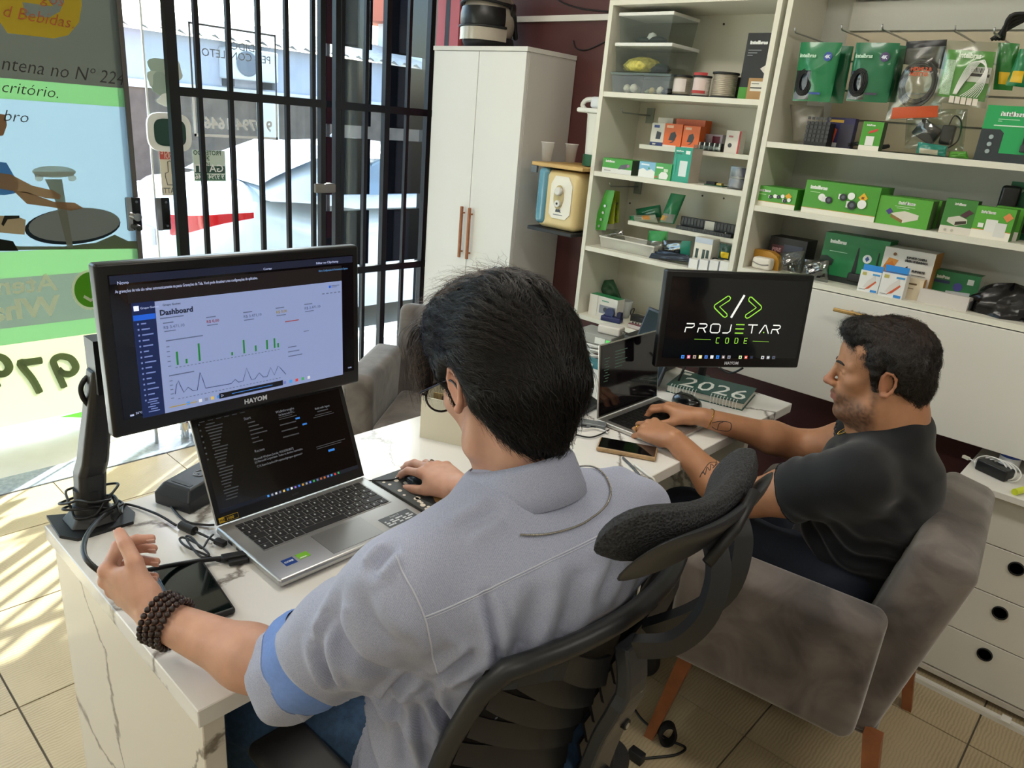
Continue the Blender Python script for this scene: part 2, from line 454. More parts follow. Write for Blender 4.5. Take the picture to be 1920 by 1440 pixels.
def gate_leaf(label, ys, frames, y0, y1, lock=None):
 t = thing('gate_leaf', label, 'gate', (GX, y0, 0), group='barred gate leaves')
 for y in ys: MB().box(-0.010, 0.010, y - y0 - 0.0095, y - y0 + 0.0095, 0.03, 2.34).build('bar', M_BLACKMETAL, t)
 for y, w in frames: MB().box(-0.016, 0.016, y - y0 - w / 2, y - y0 + w / 2, 0.02, 2.35).build('frame_post', M_BLACKMETAL, t)
 for z in (1.512, 0.70): MB().box(-0.014, 0.014, 0, y1 - y0, z - 0.0175, z + 0.0175).build('rail', M_BLACKMETAL, t)
 MB().box(-0.014, 0.014, 0, y1 - y0, 2.31, 2.35).build('rail', M_BLACKMETAL, t)
 MB().box(-0.014, 0.014, 0, y1 - y0, 0.02, 0.05).build('rail', M_BLACKMETAL, t)
 return t
gl = gate_leaf('black barred gate leaf beside the open gap by the poster', [1.522, 1.659, 1.795, 1.930, 2.066], [(1.413, 0.042), (2.112, 0.026)], 1.40, 2.13)
zlk = PX(600, 352, GX).z
lk = MB().rbox(-0.02, 0.03, 0.66, 0.775, zlk - 0.022, zlk + 0.022, 0.006, 2).build('lock_box', mat('#7d7a76', 0.4, 0.6), gl, 40)
gate_leaf('black barred gate leaf next to the white wardrobe', [2.226, 2.365, 2.630], [(2.195, 0.028), (2.491, 0.032), (2.772, 0.03)], 2.18, 2.80)
for k, (x, y) in enumerate(((294, 832), (347, 822))):
 p = PZ(x, y, 0.0)
 tag(MB().lathe([(0.018, 0), (0.018, 0.05), (0.026, 0.052), (0.026, 0.085), (0.02, 0.09)] if k else [(0.009, 0), (0.009, 0.12), (0.006, 0.125)], (p.x, p.y, 0.0), 16).build('floor_pin', M_CHROME if k else M_STEEL, smooth=30),
  'chunky chrome floor pivot glimpsed under the big monitor' if k else 'slim steel floor pin behind the monitor arm', 'pivot')
M_GLASS = film('#f3faf8', 0.03, 0.02, 1.0, 'window_glass')
w1 = struct('window_1', MB().box(WX - 0.005, WX + 0.005, -1.6, 1.375, 0.02, 2.36), M_GLASS, 'fixed glass pane carrying the printed poster')
MB().box(WX - 0.012, WX + 0.012, 1.372, 1.392, 0.02, 2.36).build('edge_strip', mat('#6f6c69', 0.35, 0.7), w1)
d1 = struct('door_1', MB().box(WX - 0.004, WX + 0.004, 1.475, 2.36, 0.03, 2.32), M_GLASS, 'clear glass shop door with stickers on it')
MB().box(WX - 0.0045, WX + 0.0045, 1.468, 1.475, 0.03, 2.32).box(WX - 0.0045, WX + 0.0045, 2.36, 2.372, 0.03, 2.32).build('glass_edge', mat('#eef4f2', 0.2, emit=0.0), d1)
w2 = struct('window_2', MB().box(WX - 0.004, WX + 0.004, 2.39, 3.4, 0.02, 2.36), M_GLASS, 'clear glass pane beside the wardrobe')
blk = mat('#07080c', 0.8, spec=.0)
blk2 = mat('#0e1017', 0.8, spec=.0)
BX = -4.3
bs = thing('panel_screen', 'outdoor screen of black panels with pale gaps seen through the gate', 'screen', (BX, 2.85, -0.2))
kk = BX / WX
for (ya, yb) in ((2.405, 2.70), (2.80, 3.13)):
 for (za, zb) in ((1.81, 2.25), (1.412, 1.748), (1.038, 1.344), (0.63, 0.945)):
  y0_, y1_ = ya * kk - 2.85, yb * kk - 2.85
  z0_, z1_ = 1.52 + (za - 1.52) * kk + .2, 1.52 + (zb - 1.52) * kk + .2
  pn = MB().box(-.02, .0, y0_, y1_, z0_, z1_).build('panel', blk, bs)
  MB().box(.0, .006, y0_ + .10, y0_ + .24, z0_ + .012, z1_ - .012).build('inset', blk2, pn)
for y_ in (2.405 * kk - 2.85 + .03, 2.70 * kk - 2.85 - .03, 2.80 * kk - 2.85 + .03, 3.13 * kk - 2.85 - .03):
 MB().box(-.05, -.02, y_ - .012, y_ + .012, 0.0, 2.55).build('post', M_BLACKMETAL, bs)
def fitting(px, label):
 p = PX(px, 400, WX)
 t = thing('glass_clamp', label, 'clamp', (WX, p.y, p.z))
 MB().rbox(0.0085, 0.024, -0.035, 0.03, -0.075, 0.075, 0.006, 2).build('clamp_plate', mat('#3c3d40', 0.2, 0.9), t, 40)
 MB().box(0.0242, 0.027, -0.035, -0.012, -0.075, 0.075).build('bright_edge', M_CHROME, t)
 for dz in (.055, -.055): MB().cyl((0.0242, 0.01, dz), (0.029, 0.01, dz), 0.006, n=12).build('screw', M_CHROME, t)
 return t
f1 = fitting(249, 'chrome lock clamp on the poster pane edge')
MB().cyl((0.0242, 0.0, -0.01), (0.055, 0.0, -0.01), 0.018, n=16).build('lock_cylinder', M_CHROME, f1, 40)
MB().cyl((0.0242, 0.0, -0.055), (0.06, 0.0, -0.06), 0.013, n=16).build('lock_knob', M_BLACK, f1, 40)
fitting(304, 'dark clamp plate on the glass door edge')
XS = WX + 0.0052
def mir(p, y, z, body, size, m, bold=0.0, width=None):
 """mirrored text: runs towards -y seen from inside"""
 M = frame((XS, y, z), (0, -1, 0), (0, 0, 1))
 return lettering(body, size, M, m, p, bold, 'LEFT', 1.0, width=width)
def g(x, y): p = PX(x, y, XS); return (p.y, p.z)
t = thing('frame_decal', 'thin rectangular line decal with mirrored lettering on the glass door', 'decal', (0, 0, 0))
(ya, za), (yb, zb) = g(351, 40), g(521, 262)
zb2 = 0.5 * (g(366, 256)[1] + zb); ya2 = g(366, 256)[0]
ya = (ya + ya2) / 2
grey = mat('#767b80', 0.6); wht = mat('#f4f6f6', 0.6)
zmid = 1.52
MB().box(XS, XS + .001, ya, ya + .008, zmid, za).box(XS, XS + .001, yb - .008, yb, zmid, za).box(XS, XS + .001, ya, yb, za - .008, za).build('grey_line', grey, t)
MB().box(XS, XS + .001, ya, ya + .010, zb2, zmid).box(XS, XS + .001, yb - .010, yb, zb2, zmid).box(XS, XS + .001, ya, yb, zb2, zb2 + .012).build('white_line', wht, t)
mir(t, g(478, 90)[0], g(430, 92)[1], 'DIDO', 0.05, mat('#8e959c', 0.6))
mir(t, g(508, 118)[0], g(440, 112)[1], 'PE E CONFLETO', 0.05, mat('#8e959c', 0.6), width=g(508, 118)[0] - g(380, 108)[0])
mir(t, g(511, 252)[0], g(440, 243)[1] - 0.0, '9 9794 1646', 0.072, wht, 0.002, width=g(511, 250)[0] - g(383, 240)[0])
t = thing('security_sticker', 'green and white square sticker reading 24 hours on the glass door', 'sticker', (0, 0, 0))
(ya, zt), (yb, zb) = g(361, 281), g(424, 340)
MB().box(XS, XS + .0008, ya, yb, zb, zt).build('backing', mat('#cfe0d4', 0.6), t)
h = zt - zb
MB().box(XS + .0008, XS + .0012, ya + .004, yb - .004, zb + 0.26 * h, zb + 0.5 * h).build('dark_band', mat('#33564a', 0.6), t)
MB().box(XS + .0008, XS + .0012, ya + .004, yb - .004, zb + 0.03 * h, zb + 0.22 * h).build('dark_band', mat('#4e7d69', 0.6), t)
dk = mat('#33564a', 0.6)
def mir2(p, y, z, body, size, m, width):
 M = frame((XS + .0013, y, z), (0, -1, 0), (0, 0, 1)); return lettering(body, size, M, m, p, 0.0005, width=width)
W_ = yb - ya
mir2(t, yb - .02, zt - .15 * h, 'PROTEGIDO', 0.03, dk, W_ * .85)
mir2(t, yb - .08, zt - .32 * h, '24\nHORAS', 0.03, dk, W_ * .3)
mir2(t, yb - .01, zb + .31 * h, 'GATTI', 0.05, wht, W_ * .9)
mir2(t, yb - .01, zb + .07 * h, '9 9794 1646', 0.035, wht, W_ * .9)
t = thing('bell_sticker', 'cream pointing-hand sticker with a red header beside the gate post', 'sticker', (0, 0, 0))
(ya, zt), (yb, zb) = g(298, 279), g(341, 366)
MB().box(XS, XS + .0008, ya, yb, zb, zt).build('backing', mat('#ded9c6', 0.6), t)
h = zt - zb; W_ = yb - ya
MB().box(XS + .0008, XS + .0012, ya, yb, zt - .22 * h, zt).build('red_header', mat('#c2584f', 0.6), t)
mir2(t, yb - .005, zt - .11 * h, 'APERTE', 0.03, mat('#e9c9bb', .6), W_ * .9)
mir2(t, yb - .015, zt - .2 * h, 'AQUI', 0.03, mat('#e9c9bb', .6), W_ * .6)
mir2(t, yb - .015, zb + .05 * h, 'GATTI', 0.035, mat('#6f6e66', .6), W_ * .8)
cy_, cz_ = (ya + yb) / 2, zb + .45 * h
hp = [(XS + .0012, cy_ + dy * W_, cz_ + dz * h) for dy, dz in ((-.2, -.22), (-.28, -.05), (-.28, .03), (-.12, .06), (-.12, .28), (-.02, .3), (.06, .28), (.06, .02), (.22, .0), (.25, -.1), (.18, -.22))]
MB().tube(hp, 0.0022, 6, closed=True).build('hand_outline', mat('#5f5d57', .6), t)
t = thing('doorbell_plate', 'white rounded intercom plate with dark green centre on the glass door', 'doorbell', (0, 0, 0))
p = PX(315, 248, WX);
def sq(a, b): return [(a * math.copysign(abs(math.cos(v)) ** .55, math.cos(v)), b * math.copysign(abs(math.sin(v)) ** .55, math.sin(v))) for v in [2 * PI * k / 36 for k in range(36)]]
MB().prism(sq(.10, .085), 0, .016, lambda u, v, d: (WX + .005 + d, p.y + u, p.z + v)).build('plate', mat('#e9ece9', .4), t, 40)
MB().prism(sq(.072, .06), 0, .005, lambda u, v, d: (WX + .0212 + d, p.y + u, p.z + v)).build('dark_centre', mat('#23443c', .35), t, 40)
for k, (sx, sy, w, h_) in enumerate(((302, 128, .11, .10), (296, 152, .10, .085), (308, 160, .12, .10), (315, 188, .10, .05), (326, 134, .08, .09))):
 p = PX(sx, sy, XS)
 pts = [(math.cos(a) * w / 2 * (1 + .18 * math.sin(3 * a + k)), math.sin(a) * h_ / 2 * (1 + .2 * math.cos(2 * a + k))) for a in [2 * PI * i / 18 for i in range(18)]]
 tag(MB().prism(pts, 0, .0008, lambda u, v, d: (XS + .0002 * (k + 1) + d, p.y + u, p.z + v)).build('torn_sticker', mat(['#9db3a6', '#b9c9bd', '#93a89c', '#dfe6e0', '#c3cdc6'][k], .6)),
  ['leaf shaped grey-green sticker remnant, topmost left of the cluster', 'small pale sticker remnant at the left of the cluster', 'large mottled sticker remnant in the middle of the cluster', 'whitish sticker remnant lowest in the cluster', 'pale sticker remnant behind the gate post'][k], 'sticker', 'sticker remnants on the glass door')
# printed poster on the fixed pane
XP = WX + 0.0056
def q(x, y, X=None):
 p = PX(x, y, XP if X is None else X); return (p.y, p.z)
post = thing('window_poster', 'tall printed advertising poster with green bands and satellite dish on the glass pane', 'poster', (0, 0, 0))
PL, PR = 0.35, 1.372
def zat(px, py): return q(px, py)[1]
def pband(zb, zt, c, lvl, y0=PL, y1=PR, name='print', mixv=.75, clear=.12):
 return MB().box(XP + .0005 * lvl, XP + .0005 * lvl + .0004, y0, y1, zb, zt).build(name, translucent(c, mixv, clear), post)
def ppoly(pts, c, lvl, name='print'):
 pp = [q(-70 if p[0] == 0 else p[0], p[1]) for p in pts]
 return MB().prism(pp, 0, .0004, lambda u, v, d: (XP + .0005 * lvl + d, u, v)).build(name, translucent(c, .75, .05), post)
def pell(cx, cy, rx, ry, rot=0, n=28):
 return [(cx + rx * math.cos(a) * math.cos(rot) - ry * math.sin(a) * math.sin(rot), cy + rx * math.cos(a) * math.sin(rot) + ry * math.sin(a) * math.cos(rot)) for a in [2 * PI * k / n for k in range(n)]]
z_top, z_a, z_b, z_c, z_d, z_e, z_f, z_g = 2.3, zat(120, 156), zat(120, 193), zat(120, 466), zat(100, 515), zat(100, 605), zat(100, 635), zat(60, 790)
pband(z_a, z_top, '#74756e', 0)
pband(z_b, z_a, '#8fae8b', 0)
pband(z_c, z_b, '#a3b1b8', 0)
pband(z_d, z_c, '#95b290', 0)
pband(z_e, z_d, '#8f988e', 0)
pband(z_f, z_e, '#95b290', 0)
pband(z_g, z_f, '#cfd0b6', 0)
ppoly([(0, -60), (14, 62), (100, 72), (128, 66), (148, 42), (153, 10), (150, -60), (118, -60), (120, 4), (112, 22), (92, 33), (47, 30), (42, 4), (100, 12), (88, -2), (40, -14), (40, -60)], '#f0dc62', 1)
ppoly([(0, 470), (0, 440), (35, 462), (120, 462), (180, 455), (215, 440), (240, 452), (258, 452), (258, 466)], '#8b8f78', 1)
ppoly(pell(136, 424, 90, 34, -.08), '#3f4a50', 1)
ppoly(pell(139, 421, 86, 31, -.08), '#b9c2c2', 2)
ppoly([(84, 336), (116, 336), (122, 375), (137, 464), (126, 464), (104, 378)], '#a8ac9f', 3)
ppoly(pell(101, 322, 41, 11, .02), '#cdd3cc', 4)
ppoly([(62, 322), (140, 322), (138, 330), (66, 332)], '#b6bcb5', 3)
ppoly(pell(73, 334, 8, 6), '#e0e4de', 4); ppoly(pell(135, 334, 8, 6), '#e0e4de', 4)
ppoly([(0, 262), (0, 205), (10, 215), (13, 235), (6, 254)], '#b08d72', 1)
ppoly([(0, 295), (12, 305), (35, 345), (30, 362), (8, 366), (0, 360)], '#6f9ec0', 1)
ppoly([(0, 315), (20, 327), (60, 348), (100, 357), (114, 366), (112, 374), (84, 371), (50, 362), (0, 342)], '#c0a486', 5)
ppoly([(25, 358), (50, 360), (100, 378), (140, 380), (156, 390), (132, 395), (95, 388), (50, 382)], '#b89a7c', 5)
ppoly([(0, 403), (30, 405), (48, 412), (46, 440), (0, 430)], '#c9b295', 2)
ppoly([(2, 420), (8, 404), (36, 404), (36, 409), (14, 411), (6, 424)], '#4a4a44', 6)
ppoly([(0, 436), (24, 452), (34, 470), (0, 470)], '#3c3f3a', 6)
ppoly(pell(170, 543, 36, 38), '#eef0e0', 1); ppoly(pell(170, 543, 31, 33), '#7dc043', 2)
ppoly([(158, 553), (170, 560), (182, 552), (182, 558), (170, 566), (156, 558)], '#eef0e0', 3)
lm = translucent('#f0f1e4', .75, .05); dm = translucent('#8e987a', .75, .0)
def pmir(px, py, body, size, m, width=None, bold=.002):
 y, z = q(px, py)
 M = frame((XP + .002, y, z), (0, -1, 0), (0, 0, 1)); return lettering(body, size, M, m, post, bold, width=width)
pmir(107, 543, 'Atendimento', .105, lm, .62); pmir(113, 588, 'WhatsApp', .12, lm, .60, .004)
def stroke(pts, c, r, lvl=4):
 pp = [(XP + .0005 * lvl, *q(*p)) for p in pts]
 return MB().tube(spline(pp, 4), r, 6).build('print', translucent(c, .75, 0), post)
for dx, dg in ((0, 9), (-62, 7), (-125, 9), (-180, 1)):     # mirrored digits 9 7 9
 if dg == 9:
  stroke([(120 + dx, 725), (104 + dx, 690), (100 + dx, 676), (112 + dx, 668), (132 + dx, 672), (142 + dx, 688), (134 + dx, 700), (118 + dx, 700), (108 + dx, 692)], '#8e987a', .016)
 else:
  stroke([(140 + dx, 675), (112 + dx, 679), (100 + dx, 682), (122 + dx, 710), (136 + dx, 735)], '#8e987a', .016)
ppoly([(110, 782), (160, 770), (205, 752), (215, 785)], '#8fc070', 1)
ink, red = mat('#2b2a27', .7), mat('#9a4a22', .7)
def script(body, px, py, size, m, slope=.06, width=None):
 y, z = q(px, py)
 M = frame((XP + .004, y, z), (0, 1, slope * -1 + .02), (0, 0, 1)); return lettering(body, size, M, m, post, -.0005, shear=.35, width=width)
script('d Bebidas.', 2, 30, .062, red); script('gos', 75, 4, .06, red)
script('ntena no Nº 224', 0, 130, .075, ink, width=.46); script('critório.', 0, 172, .062, ink); script('bro', 4, 226, .062, ink)
# street
so = mat('#cfd3da', .8, noise=.06, nscale=2)
hs = thing('street_wall', 'long low building across the street with a corrugated roof edge', 'building', (-11.0, 0, 0))
MB().box(-.3, 0, -6, 22, 1.56, 2.22).build('upper_wall', mat('#b3b5c1', .85, noise=.05, nscale=3), hs)
MB().box(-.28, .02, -6, 22, -.25, 1.52).build('lower_wall', mat('#6a5d52', .9, noise=.2, nscale=4), hs)
MB().box(-.28, .06, -6, 22, 1.50, 1.60).build('ledge', mat('#d5d2cc', .8), hs)
rows = []
for s_ in (0, 1):
 rows.append([(-1.6 if s_ else .25, -6 + .055 * k, (2.62 if s_ else 2.24) + .035 * math.cos(k * PI / 2.2)) for k in range(510)])
MB().grid(rows).build('corrugated_roof', mat('#b7b3ac', .85, noise=.12, nscale=8), hs, True)
for yy in (6.1, 12.4):
 MB().box(.02, .06, yy, yy + .35, -.2, 1.5).build('pilaster', mat('#cfccc6', .85), hs)
ac = thing('air_conditioner', 'weathered air conditioning unit high on the white wall across the street', 'air conditioner', (-10.9, PX(462, 125, -10.9).y, 1.72))
MB().rbox(-.1, .25, -.38, .38, 0, .42, .03, 2).build('casing', mat('#cdd0d4', .6), ac, 40)
MB().lathe([(.16, 0), (.17, .01), (.15, .015)], n=20, M=Matrix.Translation((.252, -.12, .22)) @ Matrix.Rotation(PI / 2, 4, 'Y')).build('fan_grille', mat('#6b6e74', .6), ac)
MB().box(-.1, .2, -.34, -.3, -.1, 0).box(-.1, .2, .3, .34, -.1, 0).build('bracket', mat('#4b4a4a', .7), ac)
car = thing('parked_car', 'white sedan parked outside the gate seen from its tail', 'car', (-5.65, 2.2, -.2))
M_CAR = mat('#e4e7ea', .18, coat=.6)
def loft(stations, m, name, parent, smooth=45):
 """stations: (y, halfwidth_bottom, halfwidth_top, z0, z1)"""
 rows = []
 for (y, hb, ht, z0, z1) in stations:
  r = []
  for k in range(25):
   u = k / 24
   a = PI * u
   cx = math.cos(a); sn = math.sin(a)
   e = .55
   xx = math.copysign(abs(cx) ** e, cx); zz = abs(sn) ** e
   w = hb + (ht - hb) * zz
   r.append((xx * w, y, z0 + (z1 - z0) * zz))
  rows.append(r)
 b = MB().grid(rows); n = len(rows)
 b.f.append(tuple(range(25))); b.f.append(tuple((n - 1) * 25 + k for k in reversed(range(25))))
 return b.build(name, m, parent, smooth)
loft([(0.0, .74, .68, .35, .80), (.06, .82, .74, .27, .98), (.25, .87, .78, .22, 1.10), (.6, .89, .78, .2, 1.13), (1.0, .90, .80, .2, 1.0), (3.0, .90, .80, .2, 1.0), (3.4, .89, .78, .2, .98), (4.1, .86, .70, .22, .85), (4.4, .74, .6, .3, .7)], M_CAR, 'body', car)
loft([(.62, .74, .60, 1.02, 1.10), (.95, .74, .60, 1.0, 1.28), (1.35, .74, .58, .95, 1.40), (2.0, .74, .58, .95, 1.44), (2.6, .74, .58, .95, 1.40), (3.35, .74, .6, .95, 1.02)], M_CAR, 'roof', car)
gls = mat('#7f93a8', .08, coat=.5)
MB().grid([[(-.60 + 1.2 * k / 10, .63 + .012 * j * 0 + (.31 + .37) * j / 6 - .02, 1.115 + .268 * (j / 6) ** .85 + .012 * math.sin(PI * k / 10)) for k in range(11)] for j in range(7)]).build('rear_window', gls, car, True)
for s_ in (-1, 1):
 MB().grid([[(s_ * (.765 - .11 * j / 4), .95 + (1.95) * k / 10 + .25 * (j / 4) * (1 if k < 3 else 0), 1.06 + .27 * j / 4 * (1 - .35 * max(0, k - 6) / 4)) for k in range(11)] for j in range(5)]).build('side_window', gls, car, True)
 lt = MB()
 pts = [(s_ * .46, .015, .86), (s_ * .60, .025, .88), (s_ * .72, .05, .90), (s_ * .80, .10, .92), (s_ * .845, .22, .94), (s_ * .86, .42, .955)]
 rw = []
 for j, dz in ((0, -.085), (1, -.02), (2, .045)):
  rw.append([(p[0] * 1.02, p[1] - .012, p[2] + dz * (1.15 - .17 * i)) for i, p in enumerate(pts)])
 lt.grid(rw).build('tail_light', mat('#b3121c', .15, coat=.7, emit=.15), car, True)
 MB().grid([[(p[0] * 1.022, p[1] - .016, p[2] + dz * (1.1 - .15 * i)) for i, p in enumerate(pts)] for dz in (.045, .075)]).build('lamp_strip', mat('#e9ecef', .15), car, True)
 for yy in (.85, 3.5):
  MB().lathe([(.12, -.1), (.31, -.1), (.33, -.06), (.33, .06), (.31, .1), (.12, .1)], n=28, M=Matrix.Translation((s_ * .80, yy, .33)) @ Matrix.Rotation(PI / 2, 4, 'Y')).build('wheel', mat('#1c1c1e', .7), car, 40)
MB().box(-.24, .24, -.03, -.004, .66, .78).build('number_plate', mat('#cfd3da', .4), car)
MB().box(-.16, -.06, -.034, -.03, .69, .75).build('blue_badge', mat('#3d5aa8', .4), car)
MB().rbox(-.80, .80, -.05, .2, .26, .52, .08, 3).build('bumper', M_CAR, car, 40)
MB().prism([(0, 0), (.16, 0), (.14, .075), (.115, .08)], -.008, .008, lambda u, v, d: (d, 1.55 + u, 1.415 + v)).build('roof_fin', mat('#8e9096', .3), car)
h2 = thing('far_house', 'pale house with red tiled roof seen between the black panels', 'building', (-12.5, 9.5, -.2))
MB().box(0, 3, 0, 5, 0, 3.2).build('wall', mat('#d2d4d8', .85), h2)
MB().prism([(-.4, 3.2), (3.4, 3.2), (1.5, 4.4)], -.3, 5.3, lambda u, v, d: (u, d, v)).build('roof', mat('#b2604a', .8), h2)
# desk
M_MARBLE = marble_material('marble_desk', '#e4e2de', '#857e78', 1.6, 0.16, 3.1, 1.5)
M_MARBLE2 = marble_material('marble_side', '#d9d3c7', '#80766a', 1.7, 0.3, 1.37, 2.4)
DX0, DX1, DY0, DY1, DZ = -1.386, -0.782, 0.324, 2.245, 0.75
desk = thing('marble_desk', 'long white marble-patterned desk with grey veins', 'desk', (0, 0, 0))
bevel(MB().box(DX0, DX1, DY0, DY1, DZ - .03, DZ).build('top', M_MARBLE, desk), .0015, 1)
bevel(MB().box(DX0 + .012, DX1 - .008, DY0 + .008, DY0 + .04, 0, DZ - .0302).build('end_panel', M_MARBLE2, desk), .0015, 1)
bevel(MB().box(DX0 + .012, DX1 - .1, DY1 - .06, DY1 - .03, 0, DZ - .0302).build('end_panel', M_MARBLE2, desk), .0015, 1)
MB().box(DX0 + .05, DX0 + .068, DY0 + .042, DY1 - .062, .25, DZ - .0302).build('back_panel', M_MARBLE2, desk)
MB().box(DX0 + .07, DX0 + .30, 1.27, 1.30, 0, DZ - .0302).build('middle_panel', M_MARBLE2, desk)
# wardrobe
WZ, WXa, WXb, WYf = 1.805, -2.80, -2.225, 2.45
wd = thing('wardrobe', 'tall white two-door wardrobe with slim wooden handles', 'wardrobe', (WXa, WYf, 0))
ww, wd_d = WXb - WXa, WY - .005 - WYf
MB().box(0, ww, .02, wd_d, .0, WZ - .018).build('carcass', mat('#cfccc6', .5, noise=.02, nscale=3), wd)
MB().box(-.005, ww + .003, -.002, wd_d, WZ - .0178, WZ).build('top_panel', M_WHITEMDF, wd)
hm = mat('#9c6240', .45, noise=.15, nscale=40)
mid = -2.505 - WXa
for k, (a, b, hx) in enumerate(((0.002, mid - .0015, -2.535 - WXa), (mid + .0015, ww - .002, -2.483 - WXa))):
 d = bevel(MB().box(a, b, 0, .0185, .06, WZ - .020).build('door', mat('#e2e1dd', .3, noise=.01, nscale=3), wd), .001, 1)
 h = MB().rbox(hx - .0065, hx + .0065, -.026, -.013, .882, 1.12, .003, 2).build('handle', hm, d, 40)
 for zz in (.91, 1.09): MB().cyl((hx, -.0135, zz), (hx, 0, zz), .004, n=10).build('handle_post', hm, d)
hp = (PY(912, 40, 2.58).x, 2.60, WZ)
hel = thing('helmet', 'cream and black full-face motorcycle helmet on top of the wardrobe', 'helmet', hp, math.radians(-68))
rows = []
for i in range(17):
 t_ = PI * (i / 16) * .80
 row = []
 for k in range(37):
  a = 2 * PI * k / 36
  r = math.sin(t_) ** .85
  x = .145 * r * math.cos(a); y = .118 * r * math.sin(a); z = .13 + .128 * math.cos(t_) * (1 if math.cos(t_) > 0 else 1.0)
  row.append((x, y, z))
 rows.append(row)
MB().grid(rows).build('shell', mat('#a89f92', .25, coat=.5), hel, True)
MB().lathe([(.095, .0), (.108, .008), (.118, .03), (.112, .05)], n=32).build('base_trim', M_BLACK, hel, True)
op = MB()
op.grid([[(.150 * math.cos(a) * s_, .122 * math.sin(a) * s_, z) for a in [-1.05 + 2.1 * k / 16 for k in range(17)]] for z, s_ in ((.085, 1.0), (.11, 1.03), (.14, 1.03), (.165, .985))])
op.build('opening', mat('#08080a', .35), hel, True)
MB().grid([[(.158 * math.cos(a), .124 * math.sin(a), z) for a in [-1.15 + 2.3 * k / 16 for k in range(17)]] for z in (.03, .055, .082)]).build('chin_bar', mat('#b3aa9c', .25, coat=.5), hel, True)
MB().tube([(.157 * math.cos(a), .126 * math.sin(a), .086 + .0) for a in [-1.1 + 2.2 * k / 16 for k in range(17)]], .006, 6).build('lower_seal', M_BLACK, hel, True)
MB().tube([(.152 * math.cos(a), .124 * math.sin(a), .168 + .02 * math.cos(a)) for a in [-1.2 + 2.4 * k / 16 for k in range(17)]], .007, 6).build('upper_seal', M_BLACK, hel, True)
MB().grid([[(.157 * math.cos(a) * s_, .128 * math.sin(a) * s_, z) for a in [-1.25 + 2.5 * k / 16 for k in range(17)]] for z, s_ in ((.185, 1.0), (.21, .93), (.235, .78), (.25, .6))]).build('raised_visor', mat('#6c665e', .12, coat=.6), hel, True)
for s_ in (-1, 1):
 MB().lathe([(0, 0), (.026, 0), (.026, .008), (0, .012)], n=20, M=Matrix.Translation((.02, s_ * .115, .165)) @ Matrix.Rotation(-s_ * PI / 2, 4, 'X')).build('pivot', M_BLACK, hel)
 MB().tube([(.14, s_ * .05, .24), (.06, s_ * .10, .20), (.0, s_ * .118, .14), (-.07, s_ * .105, .06)], .011, 6).build('dark_stripe', M_BLACK, hel, True)
# shelf units
YF, YB = 2.50, WY - .004
LX0, LX1 = -1.872, -1.186
RX0, RX1 = -1.168, 0.55
def zpx(x, y, Y=YF): return PY(x, y, Y).z
ZL = dict(top=zpx(1148, 10), s1=zpx(1133.75, 171.5), s2=zpx(1115, 320.5), s4=zpx(1097.5, 460.5), bot=zpx(1082, 588))
ZR = dict(s1=zpx(1426.4, 264), s2=zpx(1402.5, 383), counter=zpx(1531, 530))
T = .018
lu = thing('wall_shelf', 'narrow cream open wall shelf crammed with boxes, left of the wide one', 'shelf', (0, 0, 0), group='wall shelves')
MB().box(LX0, LX0 + T, YF, YB, ZL['bot'] - T, ZL['top']).build('side_panel', M_SHELF, lu)
MB().box(LX1 - T, LX1, YF, YB, ZL['bot'] - T, ZL['top']).build('side_panel', M_SHELF, lu)
MB().box(LX0, LX1, YF, YB, ZL['top'] + .0002, ZL['top'] + T).build('top_panel', M_SHELF, lu)
MB().box(LX0 + T, LX1 - T, YB - .008, YB, ZL['bot'], ZL['top']).build('back_panel', mat('#d2cfbf', .6, noise=.03, nscale=4), lu)
for k in ('s1', 's2', 's4', 'bot'):
 MB().box(LX0 + T, LX1 - T, YF + .002, YB - .0085, ZL[k] - T, ZL[k]).build('shelf_board', M_SHELF, lu)
YM = 2.615
m1, m2 = PY(1199, 270, YM), PY(1178, 413, YM)
for m_ in (m1, m2):
 MB().box(m_.x, LX1 - T, YM, YB - .0085, m_.z - .016, m_.z).build('half_shelf', M_SHELF, lu)
ZM1, ZM2 = m1.z, m2.z
for (a, b, plate) in (((1177, 201), (1219, 217), (1222, 222)), ((1162, 356), (1196, 350), (1198, 356))):
 pb = PY(*b, YB - .012); pa = Vector((pb.x - .01, YF + .08, pb.z + .0))
 MB().tube([pb, pa + Vector((0, .02, 0)), pa, pa + Vector((0, -.012, .014))], .003, 6).build('peg_hook', M_STEEL, lu, True)
 MB().box(pb.x - .018, pb.x + .018, YB - .0135, YB - .0085, pb.z - .03, pb.z + .03).build('peg_plate', mat('#9fa8a2', .35, .6), lu)
for (x, y) in ((1357, 45), (1181, 381), (1317, 367), (1357, 372)):
 p = PY(x, y, YB - .009); MB().cyl((p.x, YB - .0092, p.z), (p.x, YB - .0082, p.z), .004, n=10).build('screw_hole', mat('#3b3a35', .8), lu)
ru = thing('wall_shelf', 'wide cream wall shelf with hanging bags and a flap cupboard below', 'shelf', (0, 0, 0), group='wall shelves')
ZRT = 2.10
MB().box(RX0, RX0 + T, YF, YB, ZR['counter'] - .37, ZRT).build('side_panel', M_SHELF, ru)
MB().box(RX1 - T, RX1, YF, YB, ZR['counter'] - .37, ZRT).build('side_panel', M_SHELF, ru)
MB().box(RX0, RX1, YF, YB, ZRT + .0002, ZRT + T).build('top_panel', M_SHELF, ru)
MB().box(RX0 + T, RX1 - T, YB - .008, YB, ZR['counter'] - .36, ZRT).build('back_panel', mat('#c9cac2', .6, noise=.03, nscale=4), ru)
for k in ('s1', 's2'):
 MB().box(RX0 + T, RX1 - T, YF + .002, YB - .0085, ZR[k] - T, ZR[k]).build('shelf_board', M_SHELF, ru)
